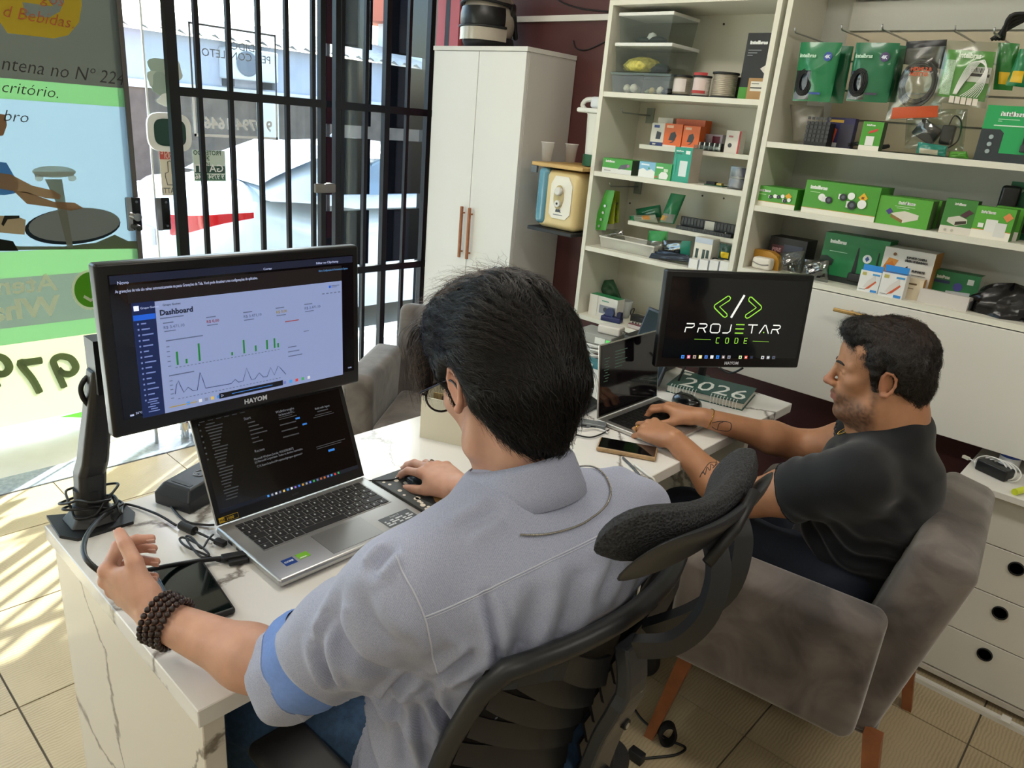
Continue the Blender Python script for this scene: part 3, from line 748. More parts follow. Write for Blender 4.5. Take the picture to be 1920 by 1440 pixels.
MB().box(RX0 + T, RX1 - T, YF - .004, YB - .0085, ZR['counter'] - T, ZR['counter']).build('counter_board', M_SHELF, ru)
ZCB = zpx(1600, 763)
fl_ = bevel(MB().box(RX0 + .002, RX1 - .002, YF - .018, YF - .0005, ZCB, ZR['counter'] - T - .003).build('flap_door', mat('#e0ded6', .5, bump=.03, bscale=300), ru), .001, 1)
ha, hb = PY(1562, 580, YF - .05), PY(1735, 619, YF - .05)
hz = (ha.z + hb.z) / 2
gold = mat('#b8935a', .35, .6)
MB().rbox(ha.x, hb.x, YF - .052, YF - .042, hz - .006, hz + .006, .003, 2).build('handle', gold, fl_, 40)
for xx in (ha.x + .05, hb.x - .05): MB().cyl((xx, YF - .043, hz), (xx, YF - .018, hz), .005, n=10).build('handle_post', gold, fl_)
MB().box(RX0 + T, RX1 - T, YF + .01, YB - .009, ZCB + .004, ZCB + .02).build('cupboard_floor', M_SHELF, ru)
slat = mat('#cbbfa6', .55, noise=.06, nscale=6)
zs = ZR['s1'] + .004
k = 0
while zs < ZRT - .05:
 h_ = min(.086, ZRT - .01 - zs)
 MB().box(PY(1556, 240, YB).x, RX1 - T - .002, YB - .024, YB - .0085, zs, zs + h_).build('slat', slat if k < 4 else mat('#c6c7bf', .6), ru)
 zs += h_ + .006; k += 1
# drawer cabinet
CY, CX0, CX1 = 2.335, -.283, .083
dc = thing('drawer_cabinet', 'low white four-drawer cabinet with round black finger pulls', 'cabinet', (0, 0, 0))
cm = mat('#d5d2c8', .45, noise=.015, nscale=4)
CZT = .665
MB().box(CX0 + .006, CX0 + .022, CY + .019, WY - .01, .035, CZT - .02).build('side_panel', cm, dc)
MB().box(CX1 - .022, CX1 - .006, CY + .019, WY - .01, .035, CZT - .02).build('side_panel', cm, dc)
MB().box(CX0 + .022, CX1 - .022, WY - .02, WY - .01, .035, CZT - .02).build('back_panel', cm, dc)
bevel(MB().box(CX0 - .02, CX1 + .02, CY - .03, WY - .006, CZT - .0198, CZT).build('top', M_WHITEMDF, dc), .0015, 1)
MB().box(CX0, CX1, CY - .004, WY - .01, .018, .0348).build('plinth', mat('#c9c2b6', .6, noise=.08, nscale=20), dc)
for x_ in (CX0 + .03, CX1 - .03):
 for y_ in (CY + .04, WY - .06): MB().cyl((x_, y_, 0), (x_, y_, .018), .014, n=14).build('foot', M_BLACK, dc)
zs = [.038, .195, .347, .494, CZT - .0205]
for k in range(4):
 d = bevel(MB().box(CX0 + .008, CX1 - .008, CY, CY + .0185, zs[k] + .0015, zs[k + 1] - .0015).build('drawer', cm, dc), .001, 1)
 if k < 3:
  zc = (.156, .303, .453)[k]
  MB().lathe([(.0185, 0), (.0205, .002), (.0205, .006), (.018, .007), (.0165, .004)], n=24, M=Matrix.Translation((-.10, CY + .002, zc)) @ Matrix.Rotation(PI / 2, 4, 'X')).build('pull_ring', M_BLACK, d, 40)
  MB().cyl((-.10, CY - .002, zc), (-.10, CY - .0005, zc), .0165, n=24).build('pull_hole', mat('#060606', .8), d)
tr = thing('floor_trunking', 'white cable trunking strip lying along the floor before the drawer cabinet', 'trunking', (0, 0, 0))
MB().box(-.62, .5, 2.275, 2.297, .0, .014).build('channel', mat('#d6d2ca', .45), tr)
MB().box(-.62, .5, 2.2795, 2.2925, .0142, .0175).build('lid', mat('#e0ddd6', .4), tr)
pc = PZ(1885, 1352, .018)
MB().box(pc.x - .012, pc.x + .012, 2.270, 2.302, .0177, .0195).build('joint_clip', mat('#e9e7e1', .4), tr)
# velvet armchairs
def velvet():
 m = bpy.data.materials.new('grey_velvet'); m.use_nodes = True
 nt = m.node_tree; b = nt.nodes['Principled BSDF']; L = nt.links.new
 tc = nt.nodes.new('ShaderNodeTexCoord')
 n = nt.nodes.new('ShaderNodeTexNoise'); n.inputs['Scale'].default_value = 7; n.inputs['Detail'].default_value = 5; n.inputs['Distortion'].default_value = .8
 L(tc.outputs['Object'], n.inputs['Vector'])
 cr = nt.nodes.new('ShaderNodeValToRGB'); e = cr.color_ramp.elements
 e[0].position = .32; e[0].color = (*hexc('#4b4543'), 1); e[1].position = .62; e[1].color = (*hexc('#766e69'), 1)
 L(n.outputs[0], cr.inputs[0]); L(cr.outputs[0], b.inputs['Base Color'])
 b.inputs['Roughness'].default_value = .8; b.inputs['Sheen Weight'].default_value = .5; b.inputs['Sheen Roughness'].default_value = .4
 b.inputs['Specular IOR Level'].default_value = .25
 n2 = nt.nodes.new('ShaderNodeTexNoise'); n2.inputs['Scale'].default_value = 14; n2.inputs['Detail'].default_value = 3; L(tc.outputs['Object'], n2.inputs['Vector'])
 bp = nt.nodes.new('ShaderNodeBump'); bp.inputs['Strength'].default_value = .25; bp.inputs['Distance'].default_value = .01
 L(n2.outputs[0], bp.inputs['Height']); L(bp.outputs[0], b.inputs['Normal'])
 return m
M_VELVET = velvet()
M_LEG = mat('#8a5230', .4, noise=.2, nscale=25)
def armchair(name, label, loc, rz):
 """local +x is the front"""
 t = thing(name, label, 'armchair', loc, rz, 'grey velvet armchairs')
 for s_ in (1, -1):
  y0, y1 = (.235, .355) if s_ > 0 else (-.355, -.235)
  MB().rbox(-.180, .265, y0, y1, .305, .605, .032, 4).build('arm', M_VELVET, t, 50)
  MB().tube([(-.15, s_ * .352, .574), (.234, s_ * .352, .574), (.262, s_ * .335, .55), (.262, s_ * .335, .34)], .0022, 5).build('seam', mat('#5a5452', .8), t)
 MB().rbox(-.22, .26, -.238, .238, .25, .345, .03, 3).build('seat_base', M_VELVET, t, 50)
 MB().rbox(-.20, .275, -.233, .233, .340, .43, .035, 4).build('seat_cushion', M_VELVET, t, 50)
 Mb = Matrix.Translation((-.150, 0, .30)) @ Matrix.Rotation(math.radians(-12), 4, 'Y')
 MB().rbox(-.065, .065, -.262, .262, -.02, .475, .035, 4, Mb).build('backrest', M_VELVET, t, 50)
 for sx in (1, -1):
  for sy in (1, -1):
   a = Vector((.215 * sx - (.0 if sx > 0 else .0), .27 * sy, .305)); b = Vector((.27 * sx, .30 * sy, 0))
   MB().add([a + Vector((dx * .019, dy * .019, 0)) for dx, dy in ((-1, -1), (1, -1), (1, 1), (-1, 1))] + [b + Vector((dx * .013, dy * .013, 0)) for dx, dy in ((-1, -1), (1, -1), (1, 1), (-1, 1))],
      [(0, 1, 2, 3), (7, 6, 5, 4), (0, 4, 5, 1), (1, 5, 6, 2), (2, 6, 7, 3), (3, 7, 4, 0)]).build('leg', M_LEG, t)
 return t
armchair('armchair', 'grey velvet armchair with wooden legs in which the man in black sits', (-.452, 1.80, 0), math.radians(187))
fy = math.radians(-54)
fin = Vector((-2.012, 1.535, 0))                     # inner front corner of its right arm
off = Matrix.Rotation(fy, 3, 'Z') @ Vector((.265, -.235, 0))
armchair('armchair', 'empty grey velvet armchair behind the desk near the gate', fin - off, fy)
# mesh office chair
M_MESH = mat('#16171a', .7, bump=.6, bscale=900)
M_PLAS = mat('#1b1d20', .42)
M_PLAS2 = mat('#2a2d31', .38)
oc = thing('office_chair', 'black mesh office chair with headrest under the man in the blue shirt', 'office chair', (0, 0, 0))
OY = .715
def bx(z):                                            # rear profile of the back shell, x at height z
 P = [(.48, -.44), (.56, -.462), (.66, -.470), (.75, -.458), (.84, -.428), (.93, -.392), (.95, -.382)]
 for (z0, x0), (z1, x1) in zip(P, P[1:]):
  if z <= z1: return x0 + (x1 - x0) * (z - z0) / (z1 - z0)
 return P[-1][1]
def hw(z):                                            # half width of the back
 return .175 + .04 * math.sin(PI * min(1, max(0, (z - .45) / .62))) if z < .9 else .175 + .04 * math.sin(PI * .726) - .0
def bpt(u, z, off=0): return Vector((bx(z) - .045 * u * u + off, OY + u * hw(z), z))
rim = []
for k in range(11): rim.append(bpt(-1, .50 + .40 * k / 10))
for k in range(13): rim.append(bpt(-.93 + 1.86 * k / 12, .935 + .012 * math.sin(PI * k / 12)))
for k in range(11): rim.append(bpt(1, .90 - .40 * k / 10))
for k in range(9): rim.append(bpt(.9 - 1.8 * k / 8, .475))
MB().tube(rim, .0135, 8, closed=True).build('back_frame', M_PLAS, oc, True)
MB().grid([[bpt(-1 + 2 * k / 16, .49 + .44 * j / 14, -.010) for k in range(17)] for j in range(15)]).build('back_mesh', mat('#17181b', .8), oc, True)
for j in range(9):
 z0 = .52 + j * .042
 for s_ in (-1, 1):
  pts = [bpt(s_ * (.10 + .86 * k / 9), z0 + (.045 + .012 * j) * (k / 9) ** 1.4 * (1 - .0 * j) if z0 + (.045 + .012 * j) * (k / 9) ** 1.4 < .925 else .925, .006 + .018 * (1 - (k / 9)) ) for k in range(10)]
  MB().ribbon(pts, [.040 - .014 * k / 9 for k in range(10)], .005, up=(1, 0, .15)).build('slat', M_PLAS, oc)
sp = spline([bpt(0, .50, .035), bpt(0, .62, .055), bpt(0, .74, .065), bpt(0, .83, .06), bpt(0, .90, .02)], 5)
spine = MB().ribbon(sp, [.052] * 5 + [.06] * 5 + [.06] * 5 + [.045] * 6, .022, up=(1, 0, 0)).build('spine', M_PLAS2, oc)
bevel(spine, .004, 2)
for z_ in (.66, .76, .83):
 c = bpt(0, z_, .055 + (.012 if z_ < .8 else .0))
 MB().cyl(c + Vector((.006, .012, 0)), c + Vector((.0145, .012, 0)), .008, n=14).build('spine_hole', mat('#050506', .6), spine)
 MB().cyl(c + Vector((.014, .012, -.001)), c + Vector((.0155, .012, -.001)), .0045, n=12).build('screw', M_STEEL, spine)
HC = Vector((-.314, .738, 1.096))
def hpt(u, v, off):                                   # u along the width, v height -1..1
 w = .150
 h = .034 + .046 * u * u
 x = HC.x - .026 * u * u
 if off < 0: off *= .65 + .75 * u * u
 return Vector((x + off * .84 + v * h * .52, HC.y + u * w, HC.z + v * h * .85 - off * .52))
def pad(off_f, off_b, se, name, m, sm=True):
 rows = []
 for j in range(9):
  s_ = math.sin(PI / 2 * j / 8)
  row = []
  for i in range(40):
   a = 2 * PI * i / 40
   u = math.copysign(abs(math.cos(a)) ** se, math.cos(a)) * s_; v = math.copysign(abs(math.sin(a)) ** se, math.sin(a)) * s_
   row.append(hpt(u, v, off_f - (off_f - off_b) * (s_ ** 9) * .5))
  rows.append(row)
 for j in range(8, -1, -1):
  s_ = math.sin(PI / 2 * j / 8)
  row = []
  for i in range(40):
   a = 2 * PI * i / 40
   u = math.copysign(abs(math.cos(a)) ** se, math.cos(a)) * s_; v = math.copysign(abs(math.sin(a)) ** se, math.sin(a)) * s_
   row.append(hpt(u, v, off_b + (off_f - off_b) * (s_ ** 9) * .5))
  rows.append(row)
 return MB().grid(rows, True).build(name, m, oc, sm)
hrm = bpy.data.materials.new('woven_mesh'); hrm.use_nodes = True
_b = hrm.node_tree.nodes['Principled BSDF']; _b.inputs['Roughness'].default_value = .75
_t = hrm.node_tree.nodes.new('ShaderNodeTexCoord'); _v = hrm.node_tree.nodes.new('ShaderNodeTexVoronoi'); _v.inputs['Scale'].default_value = 330
_r = hrm.node_tree.nodes.new('ShaderNodeValToRGB'); _r.color_ramp.elements[0].position = .25; _r.color_ramp.elements[0].color = (*hexc('#101114'), 1); _r.color_ramp.elements[1].position = .6; _r.color_ramp.elements[1].color = (*hexc('#2c2e32'), 1)
hrm.node_tree.links.new(_t.outputs['Object'], _v.inputs['Vector']); hrm.node_tree.links.new(_v.outputs[0], _r.inputs[0]); hrm.node_tree.links.new(_r.outputs[0], _b.inputs['Base Color'])
_bp = hrm.node_tree.nodes.new('ShaderNodeBump'); _bp.inputs['Strength'].default_value = .8; _bp.inputs['Distance'].default_value = .003
hrm.node_tree.links.new(_v.outputs[0], _bp.inputs['Height']); hrm.node_tree.links.new(_bp.outputs[0], _b.inputs['Normal'])
pad(-.046, -.002, .80, 'headrest_pad', hrm)
pad(.000, .014, .84, 'headrest_shell', M_PLAS2)
MB().tube([HC + Vector((.016, -.035, -.03)), HC + Vector((.024, .005, .005)), HC + Vector((.02, .05, .035))], .007, 8).build('headrest_hinge', M_BLACK, oc, True)
for k, (dy, pts) in enumerate(((-.028, ((1193, 1212), (1262, 1206), (1318, 1160), (1345, 1090), (1342, 1030), (1318, 975))), (.05, ((1215, 1180), (1300, 1150), (1362, 1105), (1388, 1030), (1382, 975), (1352, 925))))):
 P = [PY(x, y, OY + dy + .012 * i) for i, (x, y) in enumerate(pts)]
 MB().ribbon(spline(P, 5), .025, .016, up=(.6, -.5, .1)).build('headrest_arm', M_PLAS, oc, 40)
MB().rbox(-.90, -.46, OY - .24, OY + .24, .42, .50, .035, 4).build('seat', M_MESH, oc, 50)
MB().rbox(-.86, -.50, OY - .2, OY + .2, .385, .42, .015, 2).build('seat_pan', M_PLAS, oc, 40)
for s_ in (-1, 1):
 yy = OY + s_ * .275
 MB().ribbon([(-.66, OY + s_ * .2, .40), (-.66, yy, .42), (-.66, yy, .55), (-.66, yy, .605)], .05, .02, up=(0, s_, .3)).build('armrest_post', M_PLAS, oc)
 MB().rbox(-.80, -.55, yy - .045, yy + .045, .605, .635, .014, 3).build('armrest_pad', M_BLACK, oc, 50)
MB().ribbon([(-.56, OY, .39), (-.44, OY, .41), (-.405, OY, .47), (-.41, OY, .54)], .06, .022, up=(1, 0, .2)).build('back_bracket', M_PLAS2, oc)
MB().cyl((-.68, OY, .10), (-.68, OY, .385), .028, n=18).build('gas_column', M_BLACK, oc, 40)
for k in range(5):
 a = 2 * PI * k / 5 + .3
 d = Vector((math.cos(a), math.sin(a), 0)); c = Vector((-.68, OY, .10))
 MB().ribbon([c + d * .02, c + d * .16 + Vector((0, 0, -.01)), c + d * .29 + Vector((0, 0, -.035))], [.055, .045, .032], .03).build('base_arm', M_PLAS, oc)
 w = c + d * .29; w.z = .028
 sd = Vector((-d.y, d.x, 0))
 MB().cyl(w - sd * .02, w + sd * .02, .028, n=16).build('caster', M_BLACK, oc, 40)
# screens
def emat(c, s): return mat(c, .4, emit=s)
class Scr:
 """a flat panel in the room: local x right, y up, z out of the glass"""
 def __init__(s, name, label, cat, centre, yaw, tilt, group=None):
  n = Vector((math.cos(yaw) * math.cos(tilt), math.sin(yaw) * math.cos(tilt), math.sin(tilt)))
  r = Vector((0, 0, 1)).cross(n).normalized(); u = n.cross(r)
  s.c, s.n, s.r, s.u = Vector(centre), n, r, u
  m = Matrix((r, u, n)).transposed().to_4x4(); m.translation = s.c
  s.o = thing(name, label, cat, group=group)
  s.o.location = s.c; s.o.rotation_euler = m.to_euler(); s.M = m; s.par = s.o; s.zo = 0.0
 def at(s, x, y):
  d = ray(x, y); t = (s.c + s.n * s.zo - CE).dot(s.n) / d.dot(s.n); p = CE + d * t - s.c
  return (p.dot(s.r), p.dot(s.u))
 def rect(s, x0, x1, y0, y1, lvl, m, name='display_area', par=None):
  z = s.zo + .0003 * lvl
  return MB().box(x0, x1, y0, y1, z, z + .0002).build(name, m, par or s.par)
 def rects(s, R, lvl, m, name, par=None):
  b = MB(); z = s.zo + .0003 * lvl
  for x0, x1, y0, y1 in R: b.box(x0, x1, y0, y1, z, z + .0002)
  o = b.build(name, m, par or s.par); o['kind'] = 'stuff'; return o
 def stroke(s, pts, r, lvl, m, name='stroke', par=None, closed=False):
  z = s.zo + .0003 * lvl
  b = MB().tube([(x, y, 0) for x, y in pts], r, 8, closed=closed)
  b.v = [(x, y, z + .08 * w * .5) for x, y, w in b.v]
  return b.build(name, m, par or s.par)
 def text(s, body, x, y, size, m, bold=0, width=None, align='LEFT', spacing=1.0, par=None, lvl=3):
  return lettering(body, size, Matrix.Translation((x, y, s.zo + .0003 * lvl)), m, par or s.par, bold, align, spacing, width=width)
def monitor(label, centre, yaw, tilt, w, h):
 S = Scr('monitor', label, 'monitor', centre, yaw, tilt, 'flat screen monitors')
 bz = mat('#101114', .35)
 MB().rbox(-w / 2, w / 2, -h / 2, h / 2, -.026, 0, .006, 3).build('housing', bz, S.o, 40)
 MB().rbox(-w / 2 + .06, w / 2 - .06, -h / 2 + .04, h / 2 - .05, -.048, -.0262, .012, 3).build('rear_bulge', bz, S.o, 40)
 S.sx0, S.sx1, S.sy0, S.sy1 = -w / 2 + .018, w / 2 - .014, -h / 2 + .030, h / 2 - .018
 S.screen = MB().box(S.sx0, S.sx1, S.sy0, S.sy1, .0001, .0008).build('screen', mat('#05070d', .12, emit=.12, coat=.3, spec=.6), S.o)
 S.par = S.screen; S.zo = .0008
 lettering('HAYOM', .0125, Matrix.Translation((0 if w < .4 else .008, -h / 2 + .010, .0003)), mat('#c9ccd2', .4, emit=.1), S.o, .0004, 'CENTER', 1.05)
 return S
S1 = monitor('large monitor on a black arm showing a light dashboard page with green bars', (-1.2, .637, 1.117), 0.0, math.radians(2.0), .486, .287)
def z1(x, y): return S1.at(160 + x / 3.5556, 440 + y / 3.5556)
def zr(S, a, b, f):
 p, q_ = f(*a), f(*b); return (min(p[0], q_[0]), max(p[0], q_[0]), min(p[1], q_[1]), max(p[1], q_[1]))
EM = .42
pg = emat('#8d9cc9', EM); navy = emat('#13224d', .5); navy2 = emat('#1a56c4', .6)
px0, px1 = (z1(460, 432)[0] + z1(530, 1180)[0]) / 2, (z1(1705, 318)[0] + z1(1720, 940)[0]) / 2
py1, py0 = (z1(460, 432)[1] + z1(1705, 318)[1]) / 2, (z1(530, 1180)[1] + z1(1720, 940)[1]) / 2
sb0 = (z1(300, 455)[0] + z1(385, 1205)[0]) / 2
S1.rect(S1.sx0 + .002, S1.sx1 - .002, py1 + .034, S1.sy1 - .002, 1, emat('#1a2036', .4), 'window_bar')
S1.rect(sb0 - .004, px1, py1 + .001, py1 + .030, 1, emat('#1d1719', .3), 'browser_bar')
S1.rect(px0, px1, py0, py1, 1, pg, 'page')
S1.rect(sb0, px0 - .0003, py0, py1 + .002, 1, navy, 'side_menu')
S1.rect(sb0 + .001, px0 - .001, py1 - .028, py1 - .019, 2, navy2, 'menu_highlight')
lt = emat('#aeb9dd', .5); dkt = emat('#232c46', .25); mid_t = emat('#5a668c', .35)
S1.rect(sb0 + .003, sb0 + .011, py1 - .012, py1 - .004, 2, emat('#dfe6f7', .6), 'menu_logo')
S1.text('Grupo Gomes', sb0 + .013, py1 - .0100, .0050, lt)
S1.text('Novo', S1.sx0 + .012, S1.sy1 - .016, .0075, lt)
S1.text('Cortar', .035, S1.sy1 - .014, .006, lt)
S1.text('As gravações de tela são salvas automaticamente na pasta Gravações de Tela. Você pode desativar a nas configurações do aplicativo.', S1.sx0 + .008, S1.sy1 - .029, .0072, lt, width=.24)
S1.text('Editar no Clipchamp', S1.sx1 - .085, S1.sy1 - .012, .006, lt)
S1.text('Abrir a Configurações de Ferramenta de Captura', S1.sx1 - .08, S1.sy1 - .027, .0055, emat('#4f7fb0', .5), width=.066)
R = []
for k in range(15):
 yy = py1 - .035 - k * .0093; R.append((sb0 + .012, sb0 + .012 + .008 + .010 * ((k * 37) % 5) / 4, yy, yy + .0022)); R.append((sb0 + .006, sb0 + .0085, yy - .0003, yy + .0025))
R += [(sb0 + .010 + .004 * (k % 2), px0 - .008 - .003 * (k % 3), py0 + .008 + .0042 * k, py0 + .0097 + .0042 * k) for k in range(5)]
S1.rects(R, 2, emat('#6f80b8', .5), 'menu_entries')
S1.text('Dashboard', px0 + .006, py1 - .024, .0125, dkt, .0004)
S1.text('Grupo Gomes', px0 + .012, py1 - .009, .005, dkt)
R = [(px0 + .006, px0 + .045, py1 - .030, py1 - .0284)]
cards = (0.010, .083, .151, .215, .275)
for k, cx in enumerate(cards):
 R.append((px0 + cx, px0 + cx + .017, py1 - .0385, py1 - .0368)); R.append((px0 + cx + .001, px0 + cx + .020, py1 - .0525, py1 - .0511))
R += [(px0 + .012, px0 + .075, py1 - .069, py1 - .0672), (px0 + .012, px0 + .055, py1 - .130, py1 - .1282)]
for j in range(5): R += [(px0 + .012, px0 + .017, py1 - .079 - j * .0085, py1 - .0778 - j * .0085), (px0 + .012, px0 + .017, py1 - .139 - j * .0078, py1 - .1378 - j * .0078)]
for j in range(30): R += [(px0 + .024 + j * .0066, px0 + .0275 + j * .0066, py1 - .1172, py1 - .1162), (px0 + .024 + j * .0066, px0 + .0275 + j * .0066, py1 - .1735, py1 - .1725)]
for j in range(3): R += [(px0 + .237, px0 + .255 + .006 * j, py1 - .117 - j * .009, py1 - .1154 - j * .009)]
R += [(px0 + .272, px0 + .283, py1 - .0905, py1 - .0893)]
for j in range(5): R += [(px1 - .045 + j * .009, px1 - .040 + j * .009, py1 - .0225, py1 - .0208)]
R += [(px1 - .024, px1 - .006, py1 - .0085, py1 - .0072), (px1 - .024, px1 - .012, py1 - .011, py1 - .010)]
S1.rects(R, 2, mid_t, 'small_print')
for k, cx in enumerate(cards):
 S1.text('R$ 0,00' if k in (1, 3) else 'R$ 3.471,10', px0 + cx, py1 - .0475, .0072, [mid_t, emat('#8a2a3a', .3), mid_t, emat('#9c8a3a', .3), mid_t][k])
S1.rect(px0 + .233, px0 + .262, py1 - .0665, py1 - .0648, 2, emat('#a04048', .3), 'red_caption'); S1.rect(px0 + .008, px0 + .056, py0 + .008, py0 + .0097, 2, emat('#b09a4a', .35), 'yellow_caption')
S1.rect(px1 - .030, px1 - .0255, py1 - .0115, py1 - .007, 3, navy2, 'user_icon')
grn = emat('#1c8038', .4)
for (x, ya, yb) in ((602, 715, 805), (667, 767, 797), (748, 663, 783), (973, 728, 750), (1050, 648, 738), (1131, 688, 727), (1206, 654, 716), (1256, 645, 710), (1281, 676, 705)):
 a, b = z1(x, ya), z1(x, yb); S1.rect(a[0] - .0016, a[0] + .0016, py1 - .1125, py1 - .1125 + (a[1] - b[1]), 3, grn, 'chart_bar')
S1.stroke([z1(*p) for p in ((597, 1062), (606, 1000), (618, 972), (632, 1005), (655, 1050), (683, 1016), (715, 1038), (745, 1035), (763, 918), (780, 960), (800, 1022), (970, 992), (997, 964), (1020, 982), (1050, 975), (1073, 888), (1105, 965), (1130, 960), (1157, 920), (1185, 948), (1210, 945), (1233, 885), (1258, 935), (1283, 874), (1300, 890), (1335, 930))], .0006, 4, emat('#2d3c70', .35), 'chart_line')
pa = z1(890, 1072); pb = z1(1315, 990)
S1.rect(pa[0], pb[0], pa[1] - .006, pa[1] + .004, 4, emat('#10131c', .2), 'player_bar')
S1.rect(pa[0] + .024, pb[0] - .022, pa[1] - .0016, pa[1] - .0006, 5, emat('#3c7bd0', .6), 'player_track')
S1.stroke([(pa[0] + .004, pa[1] - .003), (pa[0] + .004, pa[1] + .001), (pa[0] + .008, pa[1] - .001)], .0006, 5, lt, 'play_mark', closed=True)
cols = ['#3f8fe0', '#8d95a8', '#c7cbd6', '#6f7890', '#d0b258', '#3c82d0', '#e4e7ee', '#7a5fb0', '#3468c8', '#b98a3a', '#8a8f9a', '#5a7be0', '#2f9a4c', '#5a6a90', '#9a5a3a', '#b0622f', '#6a74b8', '#3c8fd0', '#c03a3a', '#3c9a5a', '#c9cdd8']
ip = [z1(690 + 800 * k / 20, 1165 - 165 * k / 20) for k in range(21)]
iy = ip[10][1]
for k, p in enumerate(ip): S1.rect(p[0] - .0028, p[0] + .0028, S1.sy0 + .003, S1.sy0 + .0086, 2, emat(cols[k], .55), 'task_icon')
S1.text('13:46', S1.sx1 - .016, S1.sy0 + .007, .004, lt); S1.rect(S1.sx0 + .010, S1.sx0 + .016, S1.sy0 + .004, S1.sy0 + .007, 2, lt, 'weather_icon')
S1.text('26°C', S1.sx0 + .019, S1.sy0 + .006, .005, lt)
arm = thing('gas_spring_arm', 'black gas-spring monitor arm clamped at the desk corner', 'monitor arm', (-1.355, .395, DZ))
MB().prism([(-.055, -.06), (.03, -.065), (.06, -.045), (.06, .05), (.03, .065), (-.028, .062), (-.03, -.01)], 0, .006, lambda u, v, d: (u, v, d)).build('base_plate', M_PLAS, arm)
bevel(MB().prism([(-.025, -.045), (.03, -.045), (.045, -.02), (.045, .025), (.02, .045), (-.025, .045)], .0062, .024, lambda u, v, d: (u * (1 - .3 * (d > .01)), v * (1 - .3 * (d > .01)), d)).build('base_block', M_PLAS, arm), .003, 2)
MB().lathe([(.030, .024), (.030, .036), (.026, .04), (.026, .07)], n=24).build('swivel', M_BLACK, arm, 40)
def armsec(c, w, d):
 return [Vector((c[0] + sx * d / 2, c[1] + sy * w / 2, c[2])) for sx, sy in ((-1, -.6), (-.6, -1), (.6, -1), (1, -.6), (1, .6), (.6, 1), (-.6, 1), (-1, .6))]
a0 = Vector((-.0, .0, .045)); pm = PX(172, 880, -1.345) - Vector((-1.355, .395, DZ)); pt = PX(190, 690, -1.30) - Vector((-1.355, .395, DZ))
rows = [armsec(a0, .046, .05), armsec(Vector((.0, pm.y * .9, .10)), .048, .05), armsec(pm.lerp(pt, .1), .046, .05), armsec(pm.lerp(pt, .6), .042, .044), armsec(pt, .040, .042)]
b = MB().grid(rows, True); b.f += [tuple(range(7, -1, -1)), tuple(4 * 8 + k for k in range(8))]
bevel(b.build('lower_arm', M_PLAS, arm), .003, 2)
MB().box(pt.x - .02, pt.x + .022, pt.y - .016, pt.y + .045, pt.z - .04, pt.z + .055).build('head_joint', M_PLAS, arm)
for dz in (-.005, .035): MB().cyl((pt.x + .0215, pt.y + .018, pt.z + dz), (pt.x + .0255, pt.y + .018, pt.z + dz), .007, n=14).build('bolt', M_STEEL, arm, 40)
mw = Vector((-1.262, .60, 1.10)) - Vector((-1.355, .395, DZ))
MB().tube([pt + Vector((.0, .04, .02)), Vector((mw.x - .03, .12, mw.z - .02)), Vector((mw.x - .02, mw.y, mw.z))], .016, 10).build('upper_link', M_PLAS, arm, True)
MB().box(mw.x - .004, mw.x + .010, mw.y - .05, mw.y + .05, mw.z - .05, mw.z + .05).build('mount_plate', M_PLAS, arm)
M_CABLE = mat('#101113', .45)
M_WCABLE = mat('#dcdcd8', .45)
def cable(name, label, pts, r, m, cat='cable', n=6, group=None):
 return tag(MB().tube(spline(pts, n), r, 7).build(name, m, None, True), label, cat, group)
bc = Vector((-1.355, .395, DZ))
loop = []
for k in range(34):
 a = k * .62; rr = .040 + .010 * math.sin(k * 1.7)
 loop.append(bc + Vector((rr * math.cos(a), rr * 1.05 * math.sin(a), .030 + .022 * (k / 34) + .012 * math.sin(k * .9))))
loop += [bc + Vector((.06, .03, .03))] + [PZ(x, y, .757) for x, y in ((235, 945), (290, 962), (330, 985))]
cable('coiled_power_lead', 'thin black lead wound round the monitor arm foot', loop, .0024, M_CABLE)
fe = PZ(352, 990, .758); fd = (PZ(372, 1000, .758) - PZ(335, 983, .758)).normalized()
t = thing('ferrite_lead', 'black laptop power lead with a ferrite barrel on the desk', 'cable', (0, 0, 0))
MB().cyl(fe - fd * .018, fe + fd * .018, .0085, n=16).build('ferrite', M_BLACK, t, 40)
MB().tube(spline([fe + fd * .018, PZ(385, 1005, .756), PZ(400, 1013, .757)], 5), .0024, 7).build('lead', M_CABLE, t, True)
MB().rbox(-.012, .012, -.006, .006, -.005, .005, .002, 2, Matrix.Translation(PZ(413, 1017, .758)) @ Matrix.Rotation(.3, 4, 'Z')).build('plug', M_BLACK, t, 40)
cable('card_reader_lead', 'thin black lead running from the card reader past the laptop hinge', [PZ(308, 925, .754), PZ(315, 935, .754), PZ(325, 955, .754), PZ(350, 978, .754), PZ(385, 984, .754), PZ(402, 984, .754)], .0022, M_CABLE)
cable('monitor_cable_loop', 'black cable hanging in a loop beside the monitor arm joint', [PX(x, y, -1.31) for x, y in ((190, 698), (165, 706), (152, 725), (155, 745), (168, 762))], .0045, M_CABLE)
hdmi = thing('video_cable', 'thick black video cable lifted by the left hand over the phone', 'cable', (0, 0, 0))
HP = [Vector((-1.325, .42, .775)), PZ(185, 975, .79), PX(160, 1010, -1.15), PX(163, 1050, -1.06), PX(215, 1085, -1.03), PX(262, 1073, -1.05), PZ(310, 1062, .775), PZ(370, 1052, .762), PZ(420, 1046, .760)]
MB().tube(spline(HP, 8), .0042, 8).build('lead', M_CABLE, hdmi, True)
pe = PZ(440, 1043, .760)
MB().rbox(-.022, .022, -.008, .008, -.005, .005, .002, 2, Matrix.Translation(pe) @ Matrix.Rotation(math.radians(70), 4, 'Z')).build('plug', M_BLACK, hdmi, 40)
ub = thing('usb_lead', 'thin tied black usb lead bundled beside the laptop', 'cable', (0, 0, 0))
